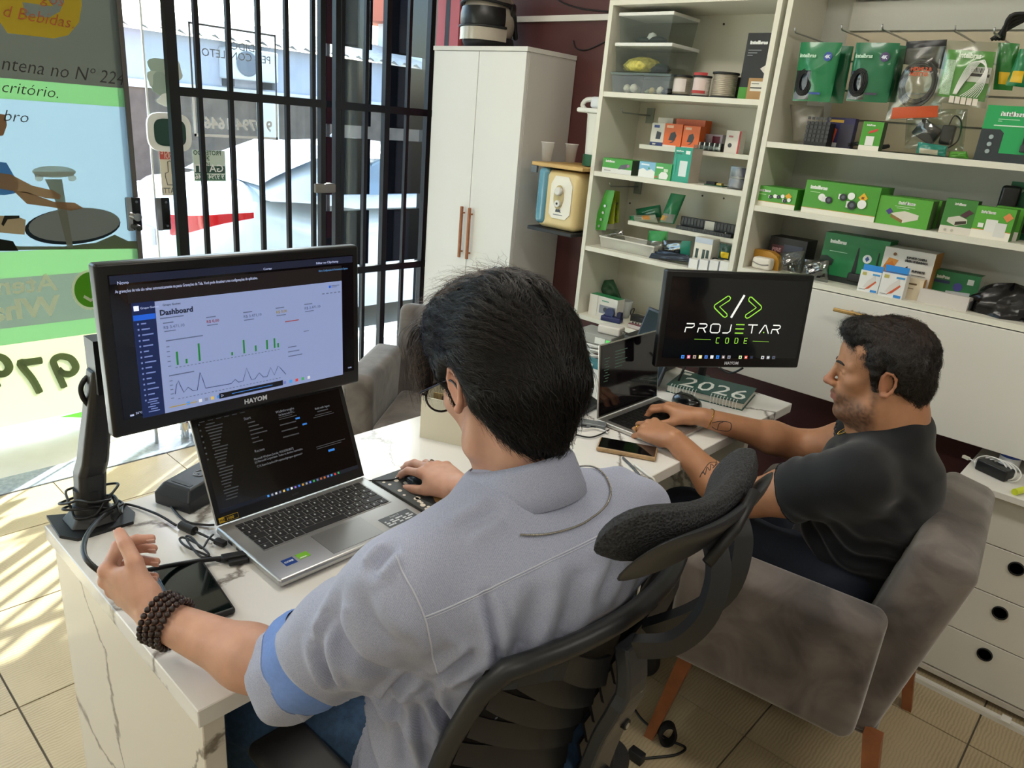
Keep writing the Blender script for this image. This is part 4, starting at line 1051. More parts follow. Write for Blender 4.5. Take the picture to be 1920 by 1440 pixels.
MB().tube(spline([PZ(x, y, .755 + dz) for x, y, dz in ((435, 1055, .003), (410, 1052, .0), (385, 1040, .002), (350, 1025, .004), (337, 1012, .003), (345, 1008, .006), (370, 1020, .008), (392, 1040, .006), (375, 1043, .004), (352, 1015, .006), (350, 1005, .008), (362, 1010, .01), (378, 1028, .008), (390, 1012, .004), (400, 1002, .002))], 6), .0021, 6).build('lead', M_CABLE, ub, True)
MB().rbox(-.016, .016, -.006, .006, -.004, .004, .0015, 2, Matrix.Translation(PZ(447, 1052, .757)) @ Matrix.Rotation(math.radians(72), 4, 'Z')).build('plug', M_BLACK, ub, 40)
cr_ = thing('card_reader', 'black card payment base with a slot and round logo behind the laptop', 'card reader', PZ(365, 930, DZ), math.radians(20))
cr_.location = (-1.325, .575, DZ)
rows = [[(-.042 * k1, -.055 * k2, 0) , (.042 * k1, -.055 * k2, 0), (.042 * k1, .055 * k2, 0), (-.042 * k1, .055 * k2, 0)] for k1, k2 in ((1, 1),)]
bevel(MB().add([(-.045, -.058, 0), (.045, -.058, 0), (.045, .058, 0), (-.045, .058, 0), (-.045, -.058, .025), (.045, -.058, .025), (.045, .058, .030), (-.045, .058, .030), (-.033, -.044, .045), (.035, -.044, .045), (.035, .052, .050), (-.033, .052, .050)],
  [(3, 2, 1, 0), (0, 1, 5, 4), (1, 2, 6, 5), (2, 3, 7, 6), (3, 0, 4, 7), (4, 5, 9, 8), (5, 6, 10, 9), (6, 7, 11, 10), (7, 4, 8, 11), (8, 9, 10, 11)]).build('body', mat('#212327', .38), cr_), .004, 3)
MB().box(-.022, .026, -.035, -.026, .0445, .0462).build('slot', mat('#050506', .5), cr_)
MB().tube([(.004 + .012 * math.cos(2 * PI * k / 24), .014 + .012 * math.sin(2 * PI * k / 24), .0486 + .0006 * math.sin(2 * PI * k / 24)) for k in range(24)], .0008, 5, closed=True).build('logo_ring', mat('#6c6f75', .4), cr_)
lettering('M', .014, frame((.004, .0095, .0488), (-.35, 1, .03), (-1, -.35, 0)), mat('#6c6f75', .4), cr_, .0004, 'CENTER')
def phone(label, c, rz, L, W, Tk, case, glass, group='smartphones'):
 t = thing('smartphone', label, 'phone', (c[0], c[1], DZ), rz, group)
 MB().rbox(-L / 2, L / 2, -W / 2, W / 2, .0005, Tk, .005, 3).build('case', case, t, 40)
 MB().rbox(-L / 2 + .004, L / 2 - .004, -W / 2 + .004, W / 2 - .004, Tk - .0006, Tk + .0004, .0005, 1).build('glass', glass, t)
 for dy in (-.018, 0, .018): MB().cyl((L / 2 - .0008, dy * .6, Tk / 2), (L / 2 + .0004, dy * .6, Tk / 2), .0016, n=8).build('port', mat('#2e3033', .5), t)
 return t
phone('large black smartphone in a dark case by the left arm', (-1.022, .430), math.radians(-8), .168, .080, .0125, mat('#141517', .45), mat('#07110f', .06, coat=.4))
phone('smartphone in a tan marbled case near the silver laptop', (-.902, 1.497), math.radians(28), .150, .072, .013, mat('#a98a63', .4, noise=.25, nscale=60), mat('#0a0808', .08, coat=.4))
# silver laptop
lp = thing('laptop', 'open silver laptop with code editor on its dark screen below the monitor', 'laptop', (0, 0, 0), group='open laptops')
AX0, AX1, AY0, AY1, AZ0, AZ = -1.167, -.944, .541, .874, DZ + .003, .768
alu = mat('#b4b4b3', .34, .85)
MB().rbox(AX0, AX1, AY0, AY1, AZ0, AZ, .006, 3).build('base', alu, lp, 40)
for (x, y) in ((AX0 + .02, AY0 + .03), (AX0 + .02, AY1 - .03), (AX1 - .02, AY0 + .03), (AX1 - .02, AY1 - .03)): MB().cyl((x, y, DZ), (x, y, AZ0 + .001), .006, n=10).build('foot', M_BLACK, lp)
kb = MB().box(-1.149, -1.040, .566, .850, AZ, AZ + .0006).build('keyboard_well', mat('#9c9c9b', .4, .7), lp)
key_m = mat('#17181a', .55); prn = mat('#c7c9cc', .6)
rowsK = [(.0075, [1] * 16), (.0165, [1] * 13 + [1.7]), (.0165, [1.5] + [1] * 12 + [1.2]), (.0165, [1.75] + [1] * 12 + [1.0]), (.0165, [1.25] + [1] * 11 + [2.5]), (.0165, [1.2, 1.0, 1.2, 1.1, 5.0, 1.1, 1.1, .95, .95, 1.1])]
xk = -1.1465; ki = 0
for h, ws in rowsK:
 tot = sum(ws); yk = .568; W = .280
 for w in ws:
  wd_ = W * w / tot
  k_ = MB().rbox(xk, xk + h, yk, yk + wd_ - .0024, AZ + .0006, AZ + .0022, .0008, 1).build('key', key_m, kb)
  if w < 3 and h > .01: MB().box(xk + h * .35, xk + h * .62, yk + wd_ * .25, yk + wd_ * .25 + .003, AZ + .0022, AZ + .0023).build('key_print', prn, kb)
  yk += wd_
 xk += h + .0026
MB().box(-1.030, -.957, .655, .765, AZ, AZ + .0004).build('touchpad', mat('#a3a3a3', .28, .8), lp)
MB().box(-1.0305, -.9565, .6545, .7655, AZ - .0003, AZ + .0002).build('touchpad_rim', mat('#6d6d6d', .4, .6), lp)
MB().box(-.995, -.975, .572, .594, AZ, AZ + .0004).build('blue_sticker', mat('#0d3a86', .4), lp)
lettering('CORE', .0065, frame((-.983, .574, AZ + .0005), (0, 1, 0), (-1, 0, 0)), mat('#e6eaf2', .5), lp, .0002)
MB().box(-.995, -.978, .600, .622, AZ, AZ + .0004).build('green_sticker', mat('#76b82a', .4), lp)
lettering('NVIDIA', .004, frame((-.980, .602, AZ + .0005), (0, 1, 0), (-1, 0, 0)), mat('#f0f5ea', .5), lp, .0002)
MB().box(-1.000, -.963, .785, .857, AZ, AZ + .0004).build('spec_sticker', mat('#3a3f42', .4), lp)
lettering('Aspire 5', .0065, frame((-.9915, .808, AZ + .0005), (0, 1, 0), (-1, 0, 0)), prn, lp)
for r_ in range(3):
 for c_ in range(5): MB().box(-.986 + r_ * .007, -.982 + r_ * .007, .789 + c_ * .013, .789 + c_ * .013 + .004 + .004 * ((r_ + c_) % 3), AZ + .0004, AZ + .0005).build('sticker_print', prn, lp)
for k in range(3): MB().box(-1.12 + .03 * k, -1.105 + .03 * k, AY0 - .0004, AY0 + .0004, AZ0 + .004, AZ0 + .009).build('port', M_BLACK, lp)
tilt = math.radians(25)
LC = Vector((AX0 + .004, .7075, AZ + .002)); lu_ = Vector((-math.sin(tilt), 0, math.cos(tilt))); ln_ = Vector((math.cos(tilt), 0, math.sin(tilt)))
Ml = Matrix((Vector((0, 1, 0)), lu_, ln_)).transposed().to_4x4(); Ml.translation = LC
lid = MB().rbox(-.1655, .1655, 0, .208, -.007, 0, .003, 2, Ml).build('lid', alu, lp, 40)
class LS(Scr):
 def __init__(s, M, par): s.M = M; s.par = par; s.zo = 0; s.c = M.translation.copy(); s.r = M.col[0].xyz; s.u = M.col[1].xyz; s.n = M.col[2].xyz
 def rect(s, x0, x1, y0, y1, lvl, m, name='display_area', par=None):
  z = .0004 + .0003 * lvl; return MB().box(x0, x1, y0, y1, z, z + .0002, s.M).build(name, m, par or s.par)
 def rects(s, R, lvl, m, name, par=None):
  b = MB(); z = .0004 + .0003 * lvl
  for x0, x1, y0, y1 in R: b.box(x0, x1, y0, y1, z, z + .0002, s.M)
  o = b.build(name, m, par or s.par); o['kind'] = 'stuff'; return o
 def text(s, body, x, y, size, m, bold=0, width=None, align='LEFT', spacing=1.0, par=None, lvl=3):
  return lettering(body, size, s.M @ Matrix.Translation((x, y, .0004 + .0003 * lvl)), m, par or s.par, bold, align, spacing, width=width)
bez = MB().box(-.1645, .1645, .001, .207, .0001, .0004, Ml).build('screen_bezel', mat('#0e0f11', .4), lp)
L1 = LS(Ml, bez)
L1.rect(-.155, .155, .020, .196, 0, mat('#0c0a08', .14, emit=.3, coat=.3), 'display')
L1.text('acer', -.0, .009, .009, mat('#3a3c40', .4), align='CENTER')
L1.rect(-.160, -.122, .003, .013, 1, mat('#d9b321', .5), 'gold_sticker'); L1.rect(-.149, -.1226, .0036, .0124, 2, mat('#15130c', .5), 'sticker_field')
L1.text('FHD', -.1585, .0055, .006, mat('#15130c', .5)); L1.text('1080', -.146, .0052, .0075, mat('#d9b321', .5))
gt, bt = emat('#4d5056', .14), emat('#80858f', .2)
R = []
for k in range(26):
 yy = .186 - k * .0058; R.append((-.142 + .004 * (1 if k > 3 else 0) + .003 * (k % 3 == 0), -.142 + .02 + .014 * ((k * 13) % 7) / 6, yy, yy + .0022))
R += [(-.153, -.150, .188 - .011 * k, .191 - .011 * k) for k in range(7)]
for k in range(6): R.append((-.060, -.045 + .02 * ((k * 5) % 4) / 3, .170 - k * .0078, .1722 - k * .0078))
R += [(-.150 + .016 * k, -.140 + .016 * k, .1925, .1942) for k in range(6)]
for k in range(2): R.append((.005, .035 + .01 * k, .166 - .004 * k, .1675 - .004 * k))
for k in range(3): R += [(.004, .040, .150 - .0125 * k, .1525 - .0125 * k)]
R += [(.085, .125, .152, .1535), (.080, .130, .148, .1495), (.092, .118, .158, .1605), (.070, .14, .088, .0895), (.070, .13, .084, .0855)]
R += [(-.05 + .012 * k, -.043 + .012 * k, .0205, .0225) for k in range(0)]
L1.rects(R, 1, gt, 'editor_print')
L1.text('Start', -.066, .178, .0075, bt); L1.text('Recent', -.061, .112, .0075, bt); L1.text('Walkthroughs', .001, .176, .0072, bt); L1.text('Get Started with VS C...', .006, .1695, .0058, bt, width=.036)
L1.text('Microsoft Windows [versão 10.0.26200.8037]', -.066, .098, .0062, bt, width=.085); L1.text('(c) Microsoft Corporation. Todos os direitos reservados.', -.066, .092, .0062, bt, width=.105)
L1.text('C:\\Users\\carlos\\Projetos\\grupo-gomes>', -.064, .083, .0062, bt, width=.10); L1.text('Build with Agent', .088, .164, .0062, bt, width=.035)
for (x, y) in ((.040, .1545), (.052, .1395)): L1.rect(x, x + .010, y, y + .0035, 2, emat('#2f76c8', .5), 'blue_tag')
L1.rect(.095, .110, .072, .0765, 2, emat('#2f76c8', .5), 'blue_tag')
L1.rect(-.155, .155, .020, .0275, 1, emat('#141a26', .35), 'task_bar')
for k in range(20): L1.rect(-.058 + .0085 * k, -.054 + .0085 * k, .0218, .0258, 2, emat(cols[k], .55), 'task_icon')
# notebook, mouse, desk box
nb = thing('notebook', 'kraft notebook with dark speckled cover used as a mouse mat', 'notebook', (-1.05, .965, DZ), 0)
MB().box(-.098, .098, -.078, .076, .0015, .0115).build('pages', mat('#d9cdb2', .8, noise=.05, nscale=200), nb)
MB().box(-.10, .10, -.08, .078, .0116, .0132).build('cover', mat('#b28a52', .6, noise=.05, nscale=30), nb)
MB().box(-.10, .10, -.08, .078, 0, .0014).build('back_cover', mat('#b28a52', .6), nb)
MB().box(-.10, .10, -.0818, -.0801, 0, .0132).build('spine', mat('#3a3d3c', .6), nb)
pat = [(-.10, -.08), (.10, -.08), (.096, -.068), (.07, -.045), (.04, -.03), (.0, -.012), (-.04, .006), (-.08, .02), (-.10, .03)]
MB().prism(pat, .0133, .0137, lambda u, v, d: (u, v, d)).build('dark_print', mat('#3b3f3f', .5), nb)
for k in range(18):
 u = -.085 + .19 * rnd.random(); v = -.075 + .09 * rnd.random() * max(.15, (.10 - u) / .2); r = .003 + .003 * rnd.random()
 MB().lathe([(r, .0137), (r, .0140)], (u, v, 0), 12).build('dot', mat('#d9cfc0', .6), nb)
def mouse(label, loc, rz, group='computer mice'):
 t = thing('computer_mouse', label, 'mouse', loc, rz, group)
 rows = []
 for i in range(13):
  s_ = i / 12; x = -.052 + .104 * s_; w = .031 * math.sqrt(max(0.0, 1 - (2 * s_ - 1) ** 4)) * (1 - .12 * s_); h = .036 * math.sqrt(max(0, 1 - ((s_ - .45) / .62) ** 2)) if abs(s_ - .45) < .62 else 0
  h = max(h, .006)
  rows.append([(x, max(w, .002) * math.cos(a), max(.0, h * math.sin(a)) + .0) for a in [PI * k / 14 for k in range(15)]])
 b = MB().grid(rows); n = len(rows)
 b.f += [tuple(range(15)), tuple((n - 1) * 15 + k for k in reversed(range(15)))]
 b.f.append(tuple([i * 15 for i in range(n)] + [i * 15 + 14 for i in reversed(range(n))]))
 b.build('body', mat('#0c0d0f', .2, coat=.3), t, 60)
 MB().lathe([(.004, -.003), (.0075, -.002), (.0075, .002), (.004, .003)], n=14, M=Matrix.Translation((.028, 0, .026)) @ Matrix.Rotation(PI / 2, 4, 'X')).build('wheel', mat('#2a2b2e', .6), t)
 return t
mouse('glossy black mouse under the right hand on the notebook', (-1.068, .957, DZ + .0142), math.radians(172))
cable('mouse_lead', 'thin black mouse lead running to the silver laptop', [Vector((-1.117, .964, .772)), PZ(740, 898, .766), PZ(700, 901, .764), PZ(684, 901, .766)], .0017, M_CABLE)
mouse('black mouse in front of the green planner', (-.985, 1.935, DZ), math.radians(165))
ob = thing('desk_box', 'cream open desk organiser box with rounded back beside the bowed head', 'organiser', (-1.25, 1.205, DZ), math.radians(24))
cw = mat('#ded6c0', .45, noise=.02, nscale=6)
bw, bd, bh = .118, .112, .118
MB().box(-bw / 2, bw / 2, -bd / 2, -bd / 2 + .004, 0, bh * .93).build('front_wall', cw, ob)
MB().box(-bw / 2, -bw / 2 + .004, -bd / 2 + .0041, bd / 2, 0, bh).build('side_wall', cw, ob)
MB().box(bw / 2 - .004, bw / 2, -bd / 2 + .0041, bd / 2, 0, bh).build('side_wall', cw, ob)
MB().box(-bw / 2 + .0041, bw / 2 - .0041, -bd / 2 + .0041, bd / 2, 0, .004).build('floor_board', cw, ob)
MB().grid([[((bw / 2 - .006) * math.cos(a), bd / 2 - .03 + .03 * math.sin(a), z) for a in [PI * k / 16 for k in range(17)]] for z in (.0045, bh * 1.04)]).build('rounded_back', cw, ob, True)
MB().box(-.02, .03, -.02, -.016, .004, bh * .9).build('divider', mat('#3c3833', .6), ob)
MB().box(-bw / 2 + .006, .0, .005, .009, .004, bh * .86).build('divider', mat('#b49a6c', .6), ob)
MB().box(bw / 2 + .0002, bw / 2 + .001, -bd / 2 + .012, bd / 2 - .008, .008, .065).build('side_label', mat('#6c6248', .6, noise=.4, nscale=60), ob)
MB().lathe([(.004, .0), (.005, .004), (.005, .014), (.003, .016)], (-bw / 2 + .012, bd / 2 - .02, bh), 12).build('peg', mat('#d9d9a0', .5), ob, True)
MB().lathe([(.003, .0), (.003, .012)], (.02, bd / 2 - .012, bh * 1.04), 10).build('peg', mat('#e6e2cc', .5), ob, True)
# second laptop, planner, monitor
l2 = thing('laptop', 'slim silver laptop typed on by the man in black', 'laptop', (0, 0, 0), group='open laptops')
alu2 = mat('#c6c4c1', .3, .85)
BX0, BX1, BY0, BY1 = -1.062, -.852, 1.582, 1.886
MB().rbox(BX0, BX1, BY0, BY1, DZ + .001, DZ + .013, .004, 3).build('base', alu2, l2, 40)
kw = MB().box(BX0 + .022, BX0 + .120, BY0 + .018, BY1 - .018, DZ + .0131, DZ + .0134).build('keyboard_well', mat('#1a1a1b', .5), l2)
for r_ in range(6):
 ws = [1] * 14 if r_ < 5 else [1, 1, 1, 1.3, 5, 1.3, 1, 1, 1, 1]
 yk = BY0 + .019; W = BY1 - BY0 - .038; hh = .013 if r_ else .008
 xk = BX0 + .024 + (0 if r_ == 0 else .011 + (r_ - 1) * .0168)
 for w in ws:
  wd_ = W * w / sum(ws); MB().box(xk, xk + hh, yk, yk + wd_ - .003, DZ + .0134, DZ + .0146).build('key', mat('#0d0d0e', .5), kw); yk += wd_
MB().box(BX0 + .125, BX1 - .006, (BY0 + BY1) / 2 - .05, (BY0 + BY1) / 2 + .05, DZ + .0131, DZ + .0134).build('touchpad', mat('#b5b3b0', .25, .8), l2)
t2 = math.radians(7)
Ml2 = Matrix((Vector((0, 1, 0)), Vector((-math.sin(t2), 0, math.cos(t2))), Vector((math.cos(t2), 0, math.sin(t2))))).transposed().to_4x4(); Ml2.translation = Vector((BX0 + .002, (BY0 + BY1) / 2, DZ + .014))
MB().rbox(-.152, .152, 0, .208, -.005, 0, .002, 2, Ml2).build('lid', alu2, l2, 40)
bz2 = MB().box(-.148, .148, .003, .205, .0001, .0004, Ml2).build('screen_bezel', mat('#060607', .12, coat=.3), l2)
L2 = LS(Ml2, bz2)
L2.rect(-.140, .140, .012, .196, 0, mat('#0a0709', .08, emit=.3, coat=.4), 'display')
R = [(-.13 + .006 * (k % 2), -.105 - .004 * (k % 3), .165 - k * .008, .1668 - k * .008) for k in range(9)] + [(-.08, -.02 - .012 * (k % 3), .178 - k * .009, .1798 - k * .009) for k in range(6)]
L2.rects(R, 1, emat('#3b5a4a', .3), 'code_lines')
ag = thing('planner', 'dark green spiral planner with large white year figures', 'planner', (-.99, 2.097, DZ), math.radians(13))
gc = mat('#1f4f48', .5)
MB().box(-.118, .118, -.083, .086, .0022, .022).build('pages', mat('#cfcabd', .8, noise=.06, nscale=250), ag)
MB().box(-.122, .122, -.088, .09, 0, .002).build('back_cover', gc, ag); MB().box(-.122, .122, -.088, .09, .0222, .0242).build('front_cover', gc, ag)
wm = mat('#e9ece6', .5)
lettering('2026', .14, frame((-.095, -.060, .0244), (1, 0, 0), (0, 1, 0)), wm, ag, .0, width=.205)
MB().box(-.112, -.088, .055, .076, .0243, .0245).build('corner_mark', wm, ag)
for k in range(22):
 x_ = -.105 + k * .0098
 if 9 <= k <= 12: continue
 MB().tube([(x_, -.086 + .010 * math.cos(a), .0155 + .0145 * math.sin(a)) for a in [2 * PI * i / 12 for i in range(12)]], .0011, 5, closed=True).build('ring', mat('#e4e4e0', .35), ag, True)
S2 = monitor('smaller-looking monitor showing a white and green logo on black', (-.900, 1.980, 1.028), math.radians(-33.6), math.radians(3.2), .47, .28)
def z2(x, y): return S2.at(1200 + x / 4.8, 480 + y / 4.8)
lg, lw_ = emat('#86c23c', .75), emat('#d8dbd6', .75)
S2.rect(S2.sx0 + .001, S2.sx1 - .001, S2.sy0 + .001, S2.sy1 - .001, 0, mat('#0b0d0f', .13, emit=.35, coat=.3), 'wallpaper')
def outl(pts, r): S2.stroke([z2(*p) for p in pts], r, 2, lg, 'chevron_outline', closed=True)
outl([(815, 378), (803, 362), (788, 362), (672, 440), (667, 455), (672, 470), (748, 545), (765, 552), (783, 540), (782, 522), (716, 457), (806, 398)], .0016)
outl([(978, 388), (988, 370), (1003, 370), (1088, 448), (1093, 463), (1088, 478), (978, 555), (960, 560), (946, 548), (950, 530), (1046, 465), (980, 405)], .0016)
S2.stroke([z2(940, 352), z2(818, 555)], .0033, 2, lw_, 'slash')
Lt = {'P': [[(0, 0), (.05, .55), (.62, .55), (.82, .72), (.8, 1), (.08, 1)]],
  'R': [[(0, 0), (.05, .5), (.6, .5), (.82, .68), (.82, .9), (.7, 1), (.08, 1)], [(.5, .5), (.78, 0)]],
  'O': [[(.15, 0), (0, .15), (0, .85), (.15, 1), (.75, 1), (.9, .85), (.9, .15), (.75, 0), (.15, 0)]],
  'J': [[(0, 0), (.5, 0), (.72, .2), (.76, 1)]],
  'T': [[(0, 1), (.95, 1)], [(.45, 0), (.45, 1)]],
  'A': [[(0, 0), (.45, 1), (.55, 1), (.95, 0)]],
  'C': [[(.9, 1), (.1, 1), (0, .9), (0, .1), (.1, 0), (.9, 0)]], 'D': [[(0, 0), (0, 1), (.7, 1), (.9, .8), (.9, .2), (.7, 0), (0, 0)]], 'E': [[(.9, 1), (0, 1), (0, 0), (.9, 0)], [(0, .5), (.8, .5)]], '=': [[(0, 1), (.85, 1)], [(0, .5), (.85, .5)], [(0, 0), (.85, 0)]]}
xa = z2(403, 678)[0]; xb = z2(1285, 700)[0]; yb_, yt_ = (z2(403, 680)[1] + z2(1275, 706)[1]) / 2, (z2(415, 602)[1] + z2(1270, 630)[1]) / 2
stp = (xb - xa) / 8
for k, ch in enumerate('PROJ=TAR'):
 for s_ in Lt[ch]: S2.stroke([(xa + k * stp + u * stp * .82, yb_ + v * (yt_ - yb_)) for u, v in s_], .0017, 2, lg if ch == '=' else lw_, 'logo_letter')
cA = (xa + 6 * stp + .45 * stp * .82, yb_ + .0035)
S2.rect(cA[0] - .0018, cA[0] + .0018, cA[1] - .002, cA[1] + .002, 2, lg, 'logo_dot')
xa, xb = z2(682, 780)[0], z2(975, 785)[0]; yb_, yt_ = z2(820, 785)[1], z2(820, 738)[1]
for k, ch in enumerate('CODE'):
 for s_ in Lt[ch]: S2.stroke([(xa + k * (xb - xa) / 3.5 + u * .0105, yb_ + v * (yt_ - yb_)) for u, v in s_], .0011, 2, lg, 'logo_letter')
for a, b in (((488, 748), (636, 753)), ((1013, 766), (1158, 772))): S2.stroke([z2(*a), z2(*b)], .0006, 2, lg, 'logo_rule')
dcol = ['#3e86e6', '#d66f8a', '#b59a86', '#e8dc9a', '#4a7ad0', '#d9dde4', '#2f84e8', '#7a6f72', '#8a8a90', None, '#c6d89a', '#c8503c', '#2a2c30', None, '#d2d2cf', '#9aa0a6', '#5a5e64']
xa, xb, yy = z2(385, 900)[0], z2(1200, 922)[0], (z2(385, 898)[1] + z2(1200, 922)[1]) / 2
for k, c in enumerate(dcol):
 if not c: continue
 x_ = xa + (xb - xa) * k / 16
 S2.rect(x_ - .0048, x_ + .0048, yy - .0048, yy + .0048, 2, emat(c, .6), 'dock_icon')
 S2.rect(x_ - .0022, x_ + .0022, yy - .0022, yy + .0022, 3, emat('#e8eaee' if k % 2 else '#2b3b66', .5), 'dock_glyph')
st, Wi = S2.o, S2.M.inverted()
MB().tube([Wi @ Vector(v) for v in ((-.945, 2.01, 1.02), (-1.02, 2.12, 1.01), (-1.09, 2.205, 1.0))], .012, 10).build('arm_link', M_PLAS, st, True)
MB().cyl(Wi @ Vector((-1.09, 2.213, .758)), Wi @ Vector((-1.09, 2.213, 1.02)), .014, n=16).build('arm_post', M_PLAS, st, 40)
MB().cyl(Wi @ Vector((-1.09, 2.213, .7505)), Wi @ Vector((-1.09, 2.213, .758)), .03, n=20).build('arm_foot', M_PLAS, st, 40)
cable('monitor_cable_loop', 'black cable loop hanging under the logo monitor', [PY(x, y, 2.10) for x, y in ((1350, 690), (1365, 699), (1378, 698), (1393, 690))], .0035, M_CABLE)
cable('monitor_cable_loop', 'black cable hanging down behind the planner under the logo monitor', [PY(x, y, 2.02) for x, y in ((1284, 688), (1278, 700), (1272, 714))], .004, M_CABLE)
Yc = 2.06
def cl(x, y, Y=Yc): return PY(x, y, Y)
a, b = cl(1083, 633), cl(1133, 652)
rt_ = thing('network_switch', 'grey network switch with a green light on a pile of white cables', 'switch', ((a.x + b.x) / 2, Yc + .05, b.z), math.radians(6))
MB().rbox(-.075, .075, -.05, .06, 0, .036, .004, 2).build('casing', mat('#8f908c', .45), rt_, 40)
MB().box(.01, .05, -.0512, -.05, .006, .028).build('port_panel', mat('#d4d7d2', .4), rt_); MB().box(.054, .070, -.0512, -.05, .006, .026).build('green_light', mat('#4fc25a', .4, emit=.4), rt_)
a, b = cl(1112, 620), cl(1157, 634)
ad = thing('power_adapter', 'white power adapter lying on the network switch', 'adapter', (a.x + .035, Yc + .06, rt_.location.z + .037), math.radians(12))
MB().rbox(-.042, .042, -.026, .026, 0, .030, .006, 3).build('casing', mat('#c9c4bd', .5), ad, 40)
MB().box(.0425, .05, -.008, -.004, .012, .018).box(.0425, .05, .004, .008, .012, .018).build('prongs', M_STEEL, ad)
dv = thing('recorder_box', 'black recorder box beside the network switch under the shelf', 'recorder', (cl(1160, 650).x + .06, Yc + .11, DZ + .0), math.radians(5))
MB().rbox(-.08, .08, -.06, .06, .0, .105, .005, 2).build('casing', mat('#18191b', .4), dv, 40); MB().box(-.06, .02, -.0612, -.06, .03, .036).build('front_vent', mat('#3a3c40', .5), dv)
for k in range(9):
 pts = []
 ph = rnd.random() * 6; zc = .757 + .009 * k
 for i in range(22):
  aa = ph + i * .55; r1 = .045 + .012 * math.sin(i * 1.3 + k)
  pts.append(Vector((rt_.location.x + r1 * 1.25 * math.cos(aa), Yc + .035 + r1 * .75 * math.sin(aa), min(zc + .006 * math.sin(i * .7 + k), rt_.location.z - .004))))
 tag(MB().tube(spline(pts, 3), .0026, 6).build('patch_cable', M_WCABLE, None, True), 'white network cable coiled in the pile under the switch, %s' % ['lowest', 'second from below', 'third from below', 'fourth from below', 'in the middle', 'fourth from above', 'third from above', 'second from above', 'topmost'][k], 'cable', 'white cable pile')
a = cl(1100, 722, 1.98)
tb = thing('teal_box', 'flat teal box under the white cable pile', 'box', (rt_.location.x + .065, 1.985, DZ), math.radians(4)); MB().rbox(-.05, .05, -.02, .02, 0, .024, .002, 1).build('carton', mat('#2f6f78', .5), tb); MB().box(-.035, .02, -.0206, -.02, .008, .016).build('print', mat('#cfe0de', .6), tb)
sl = thing('tablet', 'dark grey tablet leaning behind the slim laptop', 'tablet', (cl(1215, 640, 2.0).x - .01, 2.0, DZ + .0), math.radians(-20))
Mt = Matrix.Rotation(math.radians(-18), 4, 'X')
MB().rbox(-.095, .095, -.006, .006, .012, .235, .006, 2, Mt).build('body', mat('#25282d', .45), sl, 40); MB().box(-.085, .085, -.0066, -.006, .022, .225, Mt).build('glass', mat('#15171b', .15), sl)
MB().box(-.06, .06, -.075, .012, 0, .01).build('rest', M_BLACK, sl)
tp = thing('desk_phone', 'black desk telephone with wire cradle beside the slim laptop', 'telephone', (-1.20, 1.60, DZ), math.radians(8))
bevel(MB().add([(-.07, -.075, 0), (.08, -.075, 0), (.08, .075, 0), (-.07, .075, 0), (-.07, -.075, .075), (.08, -.075, .022), (.08, .075, .022), (-.07, .075, .075)], [(3, 2, 1, 0), (4, 5, 6, 7), (0, 1, 5, 4), (1, 2, 6, 5), (2, 3, 7, 6), (3, 0, 4, 7)]).build('body', mat('#1d2122', .4), tp), .006, 2)
Mp = Matrix.Translation((.0, -.05, .068)) @ Matrix.Rotation(math.radians(19.5), 4, 'Y')
MB().rbox(-.08, .08, -.022, .022, -.004, .022, .009, 3, Mp).build('handset', mat('#15181a', .35), tp, 40)
MB().box(-.045, .0, .0, .055, .0, .002, Matrix.Translation((0, 0, .052)) @ Matrix.Rotation(math.radians(19.5), 4, 'Y')).build('display', mat('#4a5a50', .15), tp)
for i in range(3):
 for j in range(3): MB().box(.012 + i * .016, .022 + i * .016, .004 + j * .018, .016 + j * .018, .0, .004, Matrix.Translation((0, 0, .0515)) @ Matrix.Rotation(math.radians(19.5), 4, 'Y')).build('button', mat('#4b5053', .5), tp)
MB().tube(spline([(.06, .03, .035), (.05, .05, .075), (.02, .06, .095), (-.03, .06, .10), (-.06, .04, .09)], 4), .0028, 6).build('wire_cradle', M_STEEL, tp, True)
hb_ = thing('usb_hub', 'flat grey hub bar lying beside the slim laptop', 'hub', tuple(PZ(1098, 798, DZ)), math.radians(30)); MB().rbox(-.055, .055, -.016, .016, 0, .014, .003, 2).build('casing', mat('#7d8286', .4, .4), hb_, 40)
for k in range(3): MB().box(-.035 + k * .025, -.021 + k * .025, -.0166, -.016, .004, .009).build('port', M_BLACK, hb_)
cable('charging_cable', 'white charging cable curling by the slim laptop corner', [PZ(x, y, .755) for x, y in ((1075, 800), (1090, 806), (1110, 803), (1128, 806), (1140, 812))], .0022, M_WCABLE)
cable('charging_cable', 'black lead curling past the tan phone to the slim laptop', [PZ(x, y, .755) for x, y in ((1080, 815), (1105, 820), (1125, 815), (1142, 806))], .0022, M_CABLE)
cable('desk_edge_cable', 'grey cable running from the tan phone over the desk edge', [PZ(1168, 858, .754), PZ(1190, 880, .754), Vector((-.776, 1.375, .754)), Vector((-.770, 1.37, .70)), Vector((-.772, 1.365, .45)), Vector((-.775, 1.36, .06))], .0030, mat('#4a4e52', .5))
cable('desk_edge_cable', 'white cable dropping over the desk edge by the headrest', [PZ(1190, 872, .754), Vector((-.79, 1.418, .754)), Vector((-.765, 1.42, .735)), Vector((-.757, 1.415, .62)), Vector((-.758, 1.41, .35)), Vector((-.76, 1.41, .05))], .0030, M_WCABLE)
fc = thing('floor_cable', 'black cable with a velcro loop on the floor tiles under the chair', 'cable', (0, 0, 0))
MB().tube(spline([PZ(x, y, .005) for x, y in ((1180, 1310), (1200, 1345), (1232, 1372), (1256, 1388), (1285, 1402), (1268, 1415), (1230, 1420), (1190, 1424))], 6), .0035, 7).build('lead', M_CABLE, fc, True)
c = PZ(1248, 1395, .0) + Vector((0, 0, .034))
dr = CR.copy(); dr.z = 0; dr.normalize()
